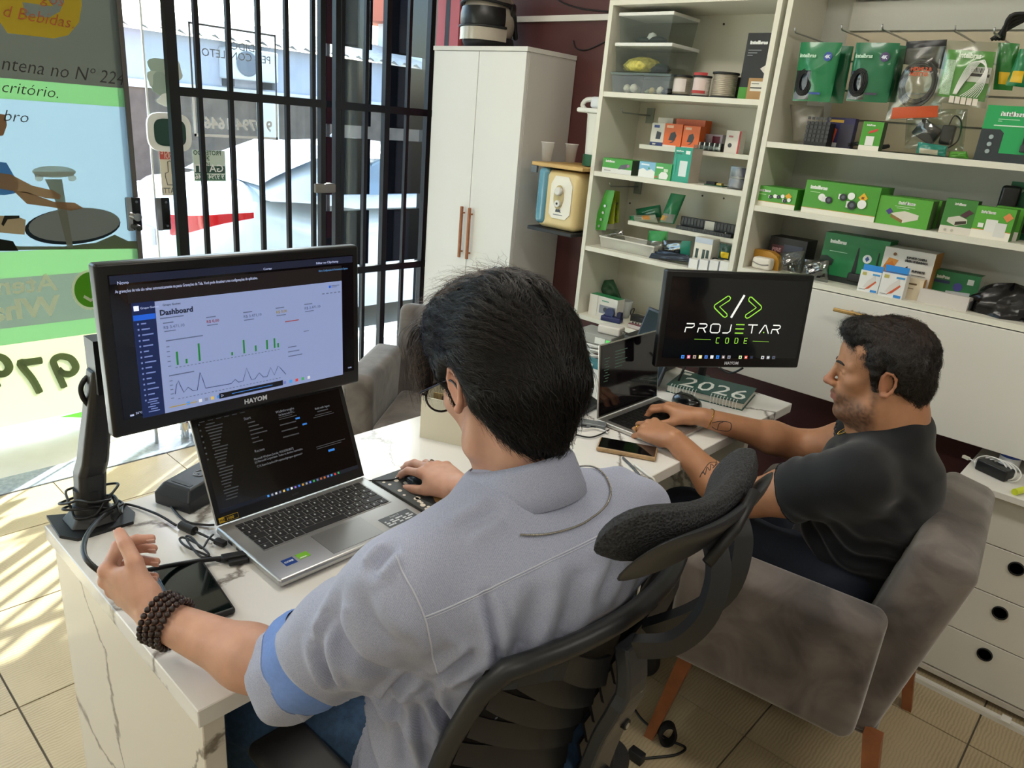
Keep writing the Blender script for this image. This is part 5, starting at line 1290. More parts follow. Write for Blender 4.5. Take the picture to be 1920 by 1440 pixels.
MB().ribbon([c + dr * (.020 * math.cos(a)) + Vector((0, 0, .032 * math.sin(a))) for a in [2 * PI * k / 20 for k in range(21)]], .024, .006, up=[(dr * math.cos(a) + Vector((0, 0, math.sin(a)))) for a in [2 * PI * k / 20 for k in range(21)]]).build('velcro_loop', mat('#0d0d0e', .9), fc)
MB().rbox(-.02, .02, -.012, .012, .0, .03, .003, 2, Matrix.Translation(PZ(1192, 1425, 0))).build('plug', M_BLACK, fc, 40)
jar = thing('supplement_jar', 'white and blue jar with grey screw lid on the drawer cabinet', 'jar', (PZ(1888, 878, CZT).x, PZ(1888, 878, CZT).y, CZT))
jr = jar
MB().lathe([(.026, 0), (.028, .002), (.028, .052), (.024, .058), (.024, .062)], n=28).build('body', mat('#d7d9dc', .35), jr, 40)
MB().lathe([(.0285, .040), (.0285, .053)], n=28).build('blue_band', mat('#25408c', .4), jr, 40)
MB().lathe([(.0265, .0605), (.0265, .078), (.022, .080)], n=28).build('lid', mat('#8b8d90', .45), jr, 40)
pb_ = thing('power_brick', 'black charger brick wound with a white cable on the drawer cabinet', 'charger', (PZ(1862, 890, CZT).x, PZ(1862, 890, CZT).y, CZT), math.radians(-22))
MB().rbox(-.045, .045, -.022, .022, 0, .034, .005, 3).build('brick', mat('#121315', .4), pb_, 40)
for k in range(4):
 MB().tube([(.012 * (k - 1.2) + .048 * math.cos(a) * .95, .003 * k + .026 * math.sin(a) * .6, .020 + .024 * math.sin(a)) for a in [2 * PI * i / 20 for i in range(20)]], .0021, 6, closed=True).build('cable_turn', M_WCABLE, pb_, True)
MB().tube(spline([(-.05, .0, .01), (-.075, .006, .012), (-.085, .012, .01)], 4), .0021, 6).build('cable_end', M_WCABLE, pb_, True); MB().box(-.105, -.085, .008, .018, .005, .013).build('usb_plug', mat('#d8d2c2', .4), pb_)
hg = thing('highlighter_pen', 'yellow highlighter pen at the right edge of the drawer cabinet', 'pen', tuple(PZ(1912, 925, CZT)), math.radians(70)); MB().cyl((-.03, 0, .009), (.05, 0, .009), .009, n=14).build('barrel', mat('#d4e03a', .4), hg, 40); MB().cyl((.05, 0, .009), (.075, 0, .009), .008, n=14).build('cap', M_BLACK, hg, 40)
pk = thing('pink_tube', 'pink and blue cosmetic tube behind the jar on the drawer cabinet', 'tube', tuple(PZ(1912, 850, CZT)), math.radians(30)); MB().lathe([(.012, 0), (.014, .004), (.013, .05), (.016, .075)], n=18).build('body', mat('#d8688e', .4), pk, 40); MB().lathe([(.0145, .02), (.0145, .035)], n=18).build('blue_band', mat('#2a3e8e', .4), pk, 40)
# goods on the shelves
GRN, DGRN, TEAL = '#4a9a2f', '#1e6b42', '#1c9c84'
def pm(c): return mat(c, .42)
def pbox(name, label, lb, rb, top, zs, yf, d, body, prints=(), cat='box', side=None, topc=None, rz=0.0, group=None, wide=None):
 a, b = PY(*lb, yf), PY(*rb, yf)
 h = PY(lb[0] + (top - lb[1]) * -.12, top, yf).z - zs
 w = b.x - a.x
 t = thing(name, label, cat, ((a.x + b.x) / 2, yf, zs), rz, group)
 MB().box(-w / 2, w / 2, 0, d, 0, h).build('carton', mat(side or body, .5, noise=.04, nscale=20), t)
 MB().box(-w / 2, w / 2, -.0004, -.0001, 0, h).build('front_print', pm(body), t)
 MB().box(-w / 2 + .001, w / 2 - .001, .001, d - .001, h + .0001, h + .0004).build('top_flap', pm(topc or body), t)
 for k, p in enumerate(prints):
  y = -.0004 - .0003 * (k + 1)
  F = lambda u, v, dd: (-w / 2 + u * w, y + dd, v * h)
  if p[0] == 'r': MB().box(-w / 2 + p[1] * w, -w / 2 + p[2] * w, y, y + .0002, p[3] * h, p[4] * h).build('print', pm(p[5]), t)
  elif p[0] == 'c':
   r = p[3] * h; MB().lathe([(r, 0), (r, .0002)], n=20, M=Matrix.Translation((-w / 2 + p[1] * w, y, p[2] * h)) @ Matrix.Rotation(PI / 2, 4, 'X')).build('print', pm(p[4]), t)
  elif p[0] == 'p': MB().prism(p[1], 0, .0002, F).build('print', pm(p[2]), t)
  elif p[0] == 't': lettering(p[1], p[4] * h, frame((-w / 2 + p[2] * w, y, p[3] * h), (1, 0, 0), (0, 0, 1)), pm(p[5]), t, p[6] if len(p) > 6 else 0.0006, width=(p[7] * w if len(p) > 7 else None))
 return t
def logo(u, v, s, wd, c='#eef3ea'): return ('t', 'intelbras', u, v, s, c, .0012, wd)
def cam_pic(u, v, s, flip=1):
 """small bullet camera picture"""
 return [('r', u - .10 * s * flip if flip > 0 else u, u if flip > 0 else u + .10 * s, v - .10 * s, v + .10 * s, '#e6eae6'), ('c', u - .11 * s * flip, v + .03 * s, .13 * s, '#f1f3f0'), ('c', u, v, .13 * s, '#22262a'), ('c', u, v, .06 * s, '#50565c')]
dia = lambda u, v, a, b, c: ('p', [(u - a, v), (u, v - b), (u + a, v), (u, v + b)], c)
Z1, Z2, Z4, ZB = ZL['s1'], ZL['s2'], ZL['s4'], ZL['bot']
M_CLEAR = film('#e6e9e6', .06, .06, .96, 'clear_plastic')
def bin_(label, lb, rb, top, zs, yf, d, lidc, fill):
 a, b = PY(*lb, yf), PY(*rb, yf); h = PY(lb[0], top, yf).z - zs; w = b.x - a.x
 t = thing('storage_bin', label, 'bin', ((a.x + b.x) / 2, yf, zs), 0, 'clear storage bins')
 bb = MB(); k = .93
 lo = [(-w / 2 * k, .006, .001), (w / 2 * k, .006, .001), (w / 2 * k, d - .006, .001), (-w / 2 * k, d - .006, .001)]; hi = [(-w / 2, 0, h - .012), (w / 2, 0, h - .012), (w / 2, d, h - .012), (-w / 2, d, h - .012)]
 bb.add(lo + hi, [(3, 2, 1, 0), (0, 1, 5, 4), (1, 2, 6, 5), (2, 3, 7, 6), (3, 0, 4, 7)]).build('tub', M_CLEAR, t)
 bevel(MB().box(-w / 2 - .004, w / 2 + .004, -.004, d + .004, h - .0118, h).build('lid', lidc, t), .002, 2)
 for i, (kind, c, u, v, s_) in enumerate(fill):
  x = -w / 2 * .86 + u * w * .86; y = .02 + v * (d - .05)
  if kind == 'ball': MB().lathe([(0, 0), (.7 * s_, .25 * s_), (s_, s_), (.7 * s_, 1.7 * s_), (0, 2 * s_)], (x, y, .003), 14).build('content', mat(c, .5), t, True)
  elif kind == 'blob':
   rr = random.Random(i + 3)
   MB().lathe([(0, 0), (s_ * 1.2, .05 * s_), (s_ * 1.5, .4 * s_), (s_ * 1.1, .8 * s_), (.4 * s_, s_), (0, s_)], (x, y, .003), 10, Matrix.Diagonal((1, .8, 1, 1))).build('content', mat(c, .55, noise=.4, nscale=60), t, True)
 return t
zb1 = Z1
b1 = bin_('clear bin of cream and brass fittings, lowest of the three stacked bins', (1143, 172), (1253, 176), 134, zb1, 2.515, .20, M_CLEAR, [('ball', '#e0ddc8', .12, .2, .016), ('ball', '#e6e2d0', .28, .15, .017), ('ball', '#d8d5b8', .2, .5, .015), ('ball', '#c9b26a', .62, .2, .012), ('ball', '#b08a3a', .72, .3, .012), ('ball', '#dedac8', .8, .15, .014), ('blob', '#1d1d22', .95, .3, .022), ('blob', '#9aa06a', .5, .6, .02)])
zb2 = zb1 + (PY(1143, 134, 2.515).z - zb1) + .0008
b2 = bin_('clear bin with yellow and dark contents, middle of the three stacked bins', (1149, 136), (1252, 138), 80, zb2, 2.520, .19, mat('#e3e4e0', .4), [('blob', '#c2b85a', .38, .35, .055), ('blob', '#2c4a3e', .7, .4, .034), ('blob', '#2a2f38', .8, .2, .026), ('blob', '#8f8a4a', .2, .3, .03)])
zb3 = zb2 + (PY(1149, 80, 2.520).z - zb2) + .0008
b3 = bin_('clear bin with white lid and dark cables, topmost of the three stacked bins', (1157, 80), (1255, 82), 24, zb3, 2.525, .18, mat('#e3e4e0', .4), [('blob', '#20302e', .35, .3, .022), ('blob', '#23282b', .65, .4, .026), ('ball', '#dfe4e0', .5, .3, .02)])
def spool(label, lb, rb, top, zs, yf, wire, flange, labelc=None):
 a, b = PY(*lb, yf), PY(*rb, yf); h = PY(lb[0], top, yf).z - zs; r = (b.x - a.x) / 2
 t = thing('wire_spool', label, 'spool', ((a.x + b.x) / 2, yf + r, zs), 0, 'wire spools')
 MB().lathe([(r, 0), (r, .006), (r * .5, .006)], n=28).build('flange', flange, t, 40); MB().lathe([(r * .5, h - .006), (r, h - .006), (r, h)], n=28).build('flange', flange, t, 40)
 MB().lathe([(r * .88 + .0016 * (k % 2), .0062 + (h - .0126) * k / 24) for k in range(25)], n=28).build('wire', wire, t, 20)
 if labelc: MB().grid([[(r * .925 * math.cos(a_), r * .925 * math.sin(a_), z) for a_ in [-2.5 + 1.9 * k / 14 for k in range(15)]] for z in (h * .2, h * .82)]).build('label', labelc, t, True)
 return t
silv = mat('#bcb4a6', .35, .7)
spool('small spool of pale wire next to the clear bins', (1251, 178), (1282, 180), 139, Z1, 2.53, silv, M_BLACK, mat('#d9cfcb', .5))
sp2 = spool('small spool with a red and white label between two others', (1288, 180), (1319, 182), 140, Z1, 2.53, mat('#d3cbc4', .5), M_BLACK, mat('#d8c4c0', .5))
for z_ in (.012, .072): MB().grid([[(.0335 * math.cos(a_), .0335 * math.sin(a_), z_ + dz) for a_ in [-2.5 + 1.9 * k / 14 for k in range(15)]] for dz in (0, .01)]).build('red_stripe', mat('#b23b3a', .5), sp2, True)
spool('largest spool of grey metal wire with black flanges', (1320, 181), (1365, 184), 133, Z1, 2.53, silv, M_BLACK)
spool('dark spool with clear wire loop half hidden by the largest spool', (1364, 184), (1386, 185), 144, Z1, 2.62, mat('#55544f', .5), M_BLACK)
pbox('product_box', 'small green box under the tall black box', (1382, 184), (1398, 185), 163, Z1, 2.58, .08, GRN)
zk = Z1 + (PY(1384, 163, 2.58).z - Z1) + .0008
pbox('product_box', 'tall black box with white lettering on the top shelf', (1386, 163), (1440, 166), 62, zk, 2.585, .06, '#17181c', [('t', 'intelbras', .12, .80, .085, '#e8eae8', .001, .6), ('r', .1, .55, .68, .695, '#8a8c90'), ('r', .1, .42, .63, .645, '#8a8c90'), ('r', .1, .28, .585, .6, '#8a8c90'), ('p', [(.62, .35), (.95, .17), (1.0, .2), (1.0, .5)], '#d9d4cc')])
pbox('product_box', 'brown cardboard box with a white printed label on the top shelf', (1398, 184), (1432, 186), 146, Z1, 2.525, .045, '#a8814f', [('r', .15, .9, .40, .85, '#dcd8cc'), ('r', .15, .9, .52, .58, '#2a2a28'), ('r', .2, .6, .72, .76, '#6a665e')])
pbox('product_box', 'white and navy charger box at the left of the upper half shelf', (1218, 270), (1242, 272), 230, ZM1, 2.635, .03, '#d9d6cc', [('r', 0, 1, 0, .16, '#22326e'), ('r', .2, .6, .80, .92, '#2b3f86'), ('p', [(.4, .3), (.75, .3), (.8, .6), (.45, .65)], '#2c3038'), ('t', '12W', .2, .04, .09, '#d9d6cc')])
pbox('product_box', 'plain white box behind the charger box', (1228, 266), (1256, 268), 220, ZM1, 2.70, .04, '#d6d1c4')
for k, (l_, r_, tp_) in enumerate(((1242, 1275, 231), (1277, 1308, 235))):
 pbox('product_box', ['orange adapter box beside the navy charger box', 'orange adapter box beside the row of metal plugs'][k], (l_, 273 + 2 * k), (r_, 275 + 2 * k), tp_, ZM1, 2.632 + .0 * k, .045, '#e0661f', [('r', 0, .75, 0, .08, '#e9e3da'), ('p', [(.3, .3), (.62, .28), (.72, .5), (.6, .68), (.38, .6)], '#2a2c30'), ('p', [(.35, .16), (.55, .2), (.7, .36), (.6, .3)], '#3a3c40'), ('r', .12, .5, .82, .93, '#eebf9c')], group='orange adapter boxes')
pbox('product_box', 'orange box at the back behind the two adapter boxes', (1262, 268), (1316, 272), 222, ZM1, 2.695, .05, '#d9601d', group=None)
tr_ = thing('plug_tray', 'clear tray holding rows of shiny metal plugs', 'tray', (PY(1325, 280, 2.63).x, 2.628, ZM1))
MB().box(-.055, .055, 0, .05, 0, .0015).box(-.055, .055, 0, .0012, .0015, .018).box(-.055, .055, .0488, .05, .0015, .018).build('tray', M_CLEAR, tr_)
for i in range(10):
 for j in range(2): MB().cyl((-.048 + .0104 * i, .012 + .022 * j, .002), (-.048 + .0104 * i, .012 + .022 * j, .030), .0045, n=10).build('plug', M_CHROME if (i + j) % 2 else M_BLACK, tr_, 40)
pbox('product_box', 'pink and dark printed box behind the plug tray', (1312, 270), (1352, 275), 250, ZM1, 2.70, .05, '#c9bccb', [('r', .55, .9, .1, .9, '#7a2440'), ('p', [(.1, 0), (.4, 0), (.2, .8)], '#8a7a96')])
pbox('product_box', 'white and red narrow box at the right of the upper half shelf', (1357, 283), (1384, 286), 244, ZM1, 2.64, .04, '#e4ddd4', [('r', .88, 1, 0, 1, '#b8292e'), ('c', .35, .35, .1, '#2a2a2c'), ('r', .2, .5, .7, .78, '#b86a6a')])
pbox('product_box', 'low green and white box at the left end of the second shelf', (1128, 326), (1182, 334), 295, Z2, 2.515, .11, '#3f9a32', [logo(.1, .74, .17, .32), ('r', 0, 1, 0, .34, '#dcdcd8'), ('p', [(.55, .3), (.78, .38), (.92, .62), (.86, .74), (.62, .6)], '#55585c'), ('c', .88, .6, .1, '#b06aa8'), ('r', .08, .3, .12, .2, '#a8a8a4')], side='#3c4a34')
pbox('product_box', 'pale blue and white box beside the low green box', (1196, 331), (1227, 335), 302, Z2, 2.52, .05, '#7fb8d8', [('p', [(0, 0), (1, 0), (1, .4), (.75, .58), (.5, .45), (.25, .6), (0, .45)], '#e8ebe8'), ('r', .12, .6, .78, .88, '#dff0f8'), ('c', .6, .62, .06, '#3f9a5a')])
pbox('product_box', 'small green and white box beside the tall teal box', (1226, 335), (1256, 339), 305, Z2, 2.515, .05, '#4aa352', [('p', [(.3, .05), (.78, .05), (.85, .3), (.7, .48), (.42, .48), (.28, .3)], '#e8ebe6'), ('r', .05, .18, .08, .2, '#d05a3a'), ('r', .08, .5, .68, .78, '#e8f2e4'), ('r', .55, .8, .5, .68, '#c8e0c4')])
pbox('product_box', 'tall teal box with a white device picture on the second shelf', (1257, 341), (1289, 345), 275, Z2, 2.52, .075, TEAL, [('r', .38, .82, .17, .62, '#d5e2e2'), ('t', 'intelbras', .1, .88, .05, '#e0f2ee', .0006, .42), ('r', .1, .45, .80, .84, '#2f7468'), ('r', .65, .9, .82, .92, '#e4f0ec'), ('r', .12, .16, .2, .7, '#49b6a2')], side='#b9ada0')
cb = thing('parts_case', 'clear case of dark blue parts at the right of the second shelf', 'case', ((PY(1364, 350, 2.53).x + PY(1397, 354, 2.53).x) / 2, 2.53, Z2))
MB().rbox(-.036, .036, 0, .06, 0, .08, .003, 2).build('case', film('#d9dde6', .1, .15, .95), cb, 40)
for z_ in (.006, .043): MB().rbox(-.032, .032, .006, .054, z_, z_ + .03, .004, 2).build('parts', mat('#2c3550', .6, noise=.3, nscale=80), cb, 40)
pc_ = thing('circuit_boards', 'small loose circuit boards beside the parts case', 'circuit board', (PY(1340, 350, 2.56).x, 2.56, Z2)); MB().box(-.045, .03, 0, .05, 0, .004).build('board', mat('#23533a', .5), pc_); MB().box(-.04, -.005, .005, .03, .0042, .014).build('chip', M_BLACK, pc_); MB().box(.0, .02, .01, .03, .0042, .012).build('connector', mat('#b9a25a', .4, .5), pc_)
def bag(name, label, quad, y, th, m, cat='bag', zoff=0.0, seed=1, group=None, prints=(), wr=.004, extra=None):
 """quad: px of TL, TR, BR, BL seen on plane y"""
 P = [PY(*p, y) for p in quad]; o = (P[2] + P[3]) / 2; rr = random.Random(seed)
 t = thing(name, label, cat, tuple(o), 0, group)
 N = 14
 def S(u, v): return (P[3] * (1 - u) + P[2] * u) * (1 - v) + (P[0] * (1 - u) + P[1] * u) * v - o
 ph = [rr.random() * 6 for _ in range(6)]
 def dep(u, v):
  e = max(0.0, math.sin(PI * u)) ** .6 * max(0.0, math.sin(PI * (v * .92))) ** .7
  return th * e + wr * (math.sin(9 * u + 5 * v + ph[0]) + .7 * math.sin(15 * v - 7 * u + ph[1])) * e
 f = [[S(i / N, j / N) + Vector((0, -dep(i / N, j / N) / 2, 0)) for i in range(N + 1)] for j in range(N + 1)]
 b = [[S(i / N, j / N) + Vector((0, dep(i / N, j / N) / 2 + .0006, 0)) for i in range(N + 1)] for j in range(N + 1)]
 mb = MB().grid(f).grid(b)
 n = (N + 1) ** 2
 edge = [(i, 0) for i in range(N)] + [(N, j) for j in range(N)] + [(N - i, N) for i in range(N)] + [(0, N - j) for j in range(N)]
 ids = [j * (N + 1) + i for i, j in edge]
 for k in range(len(ids)): mb.f.append((ids[k], ids[(k + 1) % len(ids)], n + ids[(k + 1) % len(ids)], n + ids[k]))
 mb.build('pouch', m, t, 60)
 def patch(u0, u1, v0, v1, c, lvl=1, nm='print', poly=None):
  K = 8; rows = []
  for j in range(K + 1):
   v = v0 + (v1 - v0) * j / K
   rows.append([S(u0 + (u1 - u0) * i / K, v) + Vector((0, -dep(u0 + (u1 - u0) * i / K, v) / 2 - .0006 * lvl, 0)) for i in range(K + 1)])
  return MB().grid(rows).build(nm, c if not isinstance(c, str) else pm(c), t, True)
 def txt(body, u, v, s_, c, wd):
  w = (P[2] - P[3]).length; yy = -dep(u + wd / 2, v) / 2 - th * .18 - .002
  o_ = S(u, v); o_.y = yy; lettering(body, s_, frame(o_, (P[1] - P[0]) * 1.0, Vector((0, 0, 1))), pm(c) if isinstance(c, str) else c, t, .0006, width=wd * w)
 for p in prints:
  if p[0] == 'r': patch(*p[1:6], lvl=p[6] if len(p) > 6 else 1)
  elif p[0] == 't': txt(*p[1:])
 t['_'] = 0; del t['_']
 return t, S, dep, patch
M_GFOIL = mat('#1d7a4c', .28, coat=.3); M_GFOIL2 = mat('#186a45', .28, coat=.3)
M_FILMC = film('#eef2ee', .10, .10, .97, 'clear_bag')
def coil(t, c, r, n, m, flat=.55, k=.0035):
 for i in range(n):
  MB().tube([c + Vector((r * (1 - .05 * i) * math.cos(a), .004 * (i % 3) - .004, r * 1.25 * (1 - .06 * i) * math.sin(a))) for a in [2 * PI * j / 26 for j in range(26)]], k, 6, closed=True).build('cable_turn', m, t, True)
def hang(px, py, y):
 p = PY(px, py, YB - .025)
 MB().tube([(p.x, YB - .025, p.z), (p.x, y - .02, p.z), (p.x, y - .03, p.z + .012)], .0028, 6).build('peg_hook', M_STEEL, ru, True)
for (x, y) in ((1545, 80), (1628, 76), (1700, 76), (1828, 80), (1897, 84)): hang(x, y, 2.53)
def gbag(label, quad, y, m, badge, seed, colr):
 t, S, dep, patch = bag('cable_bag', label, quad, y, .030, m, 'bag', seed=seed, group='green cable pouches')
 patch(.02, .42, .03, .52, mat('#20242a', .12, coat=.6), 1, 'clear_window')
 c = S(.26, .32); c.y = -dep(.26, .32) / 2 - .001
 for i in range(4):
  MB().tube([c + Vector(((.026 - .004 * i) * math.cos(a), -.001 * i, (.040 - .004 * i) * math.sin(a))) for a in [2 * PI * j / 22 for j in range(22)]], .0020, 6, closed=True).build('cable_turn', mat('#0d0e10', .4), t, True)
 p = S(.76, .76); p.y = -dep(.76, .76) / 2 - .003
 MB().lathe([(.0135, 0), (.0135, .0006)], n=22, M=Matrix.Translation(p) @ Matrix.Rotation(PI / 2, 4, 'X')).build('badge', pm(badge), t)
 lettering('4K', .014, frame(p + Vector((-.009, -.0012, -.005)), (1, 0, .0), (0, 0, 1)), pm('#dfe6f0'), t, .0006)
 w = (S(1, .8) - S(0, .8)).length
 o_ = S(.08, .74); o_.y = -dep(.3, .74) / 2 - .004; lettering('intelbras', .016, frame(o_, S(1, .8) - S(0, .8), (0, 0, 1)), pm('#bfe0cc'), t, .0006, width=.40 * w)
 o_ = S(.45, .12); o_.y = -dep(.6, .12) / 2 - .0035; MB().box(-.0, .036, 0, .0004, 0, .006, Matrix.Translation(o_)).build('print', pm(colr), t)
 return t
gbag('green cable pouch with blue round badge, leftmost of the hanging row', ((1502, 79), (1580, 80), (1556, 191), (1486, 189)), 2.535, M_GFOIL, '#2a4a9a', 3, '#2a4a9a')
t, S, dep, patch = bag('cable_bag', 'green cable pouch mostly hidden behind the leftmost pouch', ((1545, 84), (1601, 87), (1580, 194), (1535, 192)), 2.585, .025, M_GFOIL2, seed=4, group='green cable pouches')
gbag('green cable pouch with purple round badge, second of the hanging row', ((1606, 80), (1688, 81), (1663, 193), (1586, 189)), 2.535, M_GFOIL2, '#4a3a6a', 5, '#3a2f4a')
bag('cable_bag', 'green cable pouch edge showing behind the purple badge pouch', ((1640, 82), (1700, 86), (1680, 192), (1630, 190)), 2.59, .02, M_GFOIL2, seed=6, group='green cable pouches')
bag('dark_bag', 'dark grey bag hanging behind the orange-print clear bag', ((1700, 78), (1776, 74), (1770, 130), (1692, 120)), 2.62, .015, mat('#1d2022', .35), seed=7)
t, S, dep, patch = bag('clear_cable_bag', 'clear bag with orange print and a grey coiled cable', ((1690, 92), (1776, 86), (1763, 222), (1660, 226)), 2.56, .034, M_FILMC, seed=8)
c = S(.5, .5); c.y = 0
coil(t, c, .052, 6, mat('#3a3b3d', .4)); patch(.10, .95, .02, .18, mat('#c8542a', .4), 1, 'orange_strip')
o_ = S(.35, .68); o_.y = -.022; lettering('HDMI 2.0\nHOTTO', .014, frame(o_, (1, 0, 0), (0, 0, 1)), pm('#c8542a'), t, .0006)
t, S, dep, patch = bag('cable_tie_bag', 'clear bag with green card and white ties hanging in front', ((1777, 76), (1877, 80), (1848, 204), (1749, 190)), 2.525, .016, M_FILMC, seed=9, wr=.002)
patch(.05, .95, .10, .86, mat('#57a53a', .45), -6, 'green_card')
w = (S(1, .8) - S(0, .8)).length
o_ = S(.30, .74); o_.y = -.009; lettering('intelbras', .020, frame(o_, S(1, .8) - S(0, .8), (0, 0, 1)), pm('#e8f4e2'), t, .0008, width=.42 * w)
patch(.08, .28, .14, .70, mat('#c3dcc0', .5, noise=.35, nscale=400), -3, 'dotted_strip')
patch(.55, .95, .38, .62, '#eceae4', -2, 'barcode_label'); patch(.56, .94, .47, .515, '#202020', 0, 'black_bar')
for k in range(12):
 u = .59 + .028 * k; patch(u, u + (.008 if k % 3 else .015), .53, .60, '#1a1a1a', 0, 'barcode_bar')
for k in range(7):
 pts = [S(.36 + .01 * k, .16), S(.42 + .02 * k, .40), S(.55 + .035 * k, .66 + .01 * k), S(.78 + .015 * k, .68 - .012 * k), S(.84 + .01 * k, .55), S(.70 + .03 * k, .30), S(.50 + .05 * k, .14)]
 MB().tube(spline([p + Vector((0, -.010, 0)) for p in pts], 5), .0011, 5).build('tie', mat('#eeeeea', .4), t, True)
for k in range(5): patch(.30 + .11 * k, .39 + .11 * k, .02 + .0 * k, .13, '#e6dccf', 0, 'tie_tag')
bag('green_bag', 'green pouch with yellow star label at the right end of the hanging row', ((1872, 80), (1912, 82), (1898, 170), (1862, 168)), 2.56, .025, mat('#2a7a34', .3, coat=.3), seed=10, group='green pouches at the right end', prints=[('r', .25, .8, .12, .38, '#e2b81f')])
bag('green_bag', 'green pouch with yellow label cut by the picture edge', ((1912, 92), (1950, 90), (1940, 166), (1885, 160)), 2.535, .025, mat('#1d7a4c', .3, coat=.3), seed=11, group='green pouches at the right end', prints=[('r', .1, .55, .1, .4, '#e2b81f')])
hc = thing('hanging_cables', 'black cable hank hanging at the top right of the wide shelf', 'cable', (PY(1900, 60, 2.6).x, 2.6, PY(1900, 60, 2.6).z))
for k in range(4): MB().tube(spline([(-.05 + .01 * k, 0, -.02), (-.01, -.012 * k, .012 + .008 * k), (.05, -.006 * k, .05), (.12, 0, .10 + .01 * k)], 5), .0055, 8).build('cable_turn', mat('#1b1c1e', .5), hc, True)
ZS1 = ZR['s1']; ZS2 = ZR['s2']; ZC = ZR['counter']
bag('grey_bag', 'crumpled grey plastic bag at the left of the wide shelf', ((1482, 196), (1545, 200), (1540, 268), (1487, 264)), 2.60, .05, mat('#8d897d', .3, alpha=.75), seed=12, wr=.008)
kp = pbox('keypad_box', 'black box with a grid of round keys in front of the grey bag', (1506, 272), (1547, 276), 228, ZS1, 2.54, .05, '#17181a', cat='keypad')
for i in range(6):
 for j in range(6):
  MB().box(-.038 + i * .0135, -.029 + i * .0135, -.0025, -.0005, .012 + j * .0135, .021 + j * .0135).build('key', mat('#3a3b3e', .4), kp)
pbox('product_box', 'blue and orange printed box behind the keypad box', (1541, 276), (1592, 281), 219, ZS1, 2.60, .03, '#2d2a5c', [('p', [(.1, .2), (.35, .1), (.42, .6), (.2, .75)], '#d0562c'), ('r', .1, .6, .84, .93, '#c9a23a'), ('r', .5, .98, .02, .80, '#3b3a4c'), ('r', .2, .5, .02, .16, '#b9bcc0')])
pbox('product_box', 'small upright green box with a red tag and white base', (1607, 284), (1645, 287), 227, ZS1, 2.53, .035, GRN, [('r', 0, 1, 0, .17, '#ece8dd'), ('t', 'intelbras', .2, .86, .075, '#eef3ea', .0006, .42), ('r', .28, .68, .18, .50, '#e2e2de'), ('p', [(.35, .58), (.75, .68), (.8, .78), (.4, .68)], '#d0403a')], side='#2f4a2a')
cable('coiled_lead', 'black lead lying coiled behind the small upright green box', [Vector((PY(x, y, 2.60).x, 2.60 + .02 * math.sin(i * 2.2), ZS1 + .012 + .006 * (i % 2))) for i, (x, y) in enumerate(((1590, 270), (1610, 276), (1640, 280), (1662, 282), (1645, 284), (1612, 280), (1594, 275)))], .006, M_CABLE)
t, S, dep, patch = bag('router_bag', 'clear bag holding a black router and plugs', ((1700, 205), (1815, 205), (1805, 288), (1696, 278)), 2.60, .05, M_FILMC, seed=13, wr=.007)
o_ = S(.38, .45); MB().rbox(-.035, .035, -.012, .012, -.026, .026, .005, 2, Matrix.Translation(o_) @ Matrix.Rotation(math.radians(28), 4, 'Y')).build('router', mat('#17181b', .4), t, 40)
o_ = S(.72, .4); MB().rbox(-.018, .018, -.012, .012, -.028, .028, .006, 2, Matrix.Translation(o_)).build('plug', mat('#121315', .4), t, 40)
MB().tube(spline([S(.72, .6), S(.8, .85), S(.92, .7), S(.9, .3), S(.75, .1)], 5), .0022, 6).build('lead', M_CABLE, t, True)
bag('blister_pack', 'teal blister pack lying in front of the router bag', ((1722, 266), (1776, 274), (1772, 294), (1718, 287)), 2.535, .022, mat('#1f7d6e', .25, coat=.4), seed=14, prints=[('r', .1, .75, .05, .5, '#b9b3a0')])
bag('small_green_bag', 'small green and yellow bag beside the teal blister pack', ((1780, 284), (1812, 284), (1816, 298), (1778, 296)), 2.55, .02, mat('#5a9a3a', .3), seed=15)
rb_ = pbox('router_box', 'large bright green and charcoal router box at the right of the wide shelf', (1823, 304), (1955, 318), 196, ZS1, 2.52, .07, '#21a35a', [('r', 0, 1, 0, .16, '#2b3438'), ('p', [(0, .14), (.33, .14), (.33, .52), (.27, .58), (0, .58)], '#2b3438'), ('t', 'intelbras', .22, .83, .09, '#e9f7ee', .0016, .34), ('r', .2, .5, .755, .77, '#a6dcbc'), ('r', .2, .26, .72, .735, '#a6dcbc'), ('r', .16, .62, .64, .66, '#d6f0e0'), ('c', .17, .44, .04, '#9fb0b0'), ('c', .17, .31, .04, '#9fb0b0'), ('c', .17, .18, .04, '#9fb0b0')], cat='box')
MB().rbox(.02, .09, -.012, -.003, .03, .05, .003, 2).build('router_picture', mat('#30383c', .4), rb_, 40); MB().box(.022, .026, -.008, -.003, .05, .16).build('antenna_picture', M_BLACK, rb_)
def campic(u, v, k, flip):
 return [('c', u - .095 * k * flip, v + .05, .12 * k, '#eef0ec'), ('r', u - .09 * k, u + .01 * k, v - .085 * k, v + .085 * k, '#e3e6e2'), ('c', u + .02 * k * flip, v - .01, .12 * k, '#23272c'), ('c', u + .02 * k * flip, v - .01, .06 * k, '#5a6068')]
pbox('camera_box', 'short green security camera kit box at the left end of the middle board', (1409, 386), (1488, 396), 346, ZS2, 2.52, .12, '#4a9a2f', [logo(.1, .74, .13, .30), ('r', 0, 1, 0, .24, '#e6e3d6'), ('r', 0, 1, .24, .265, '#c99a3a'), ('r', .1, .3, .58, .61, '#a8d296'), dia(.82, .64, .08, .16, '#e2a828')] + campic(.44, .52, .8, -1) + campic(.62, .56, .8, -1) + campic(.78, .42, .8, -1), cat='box')
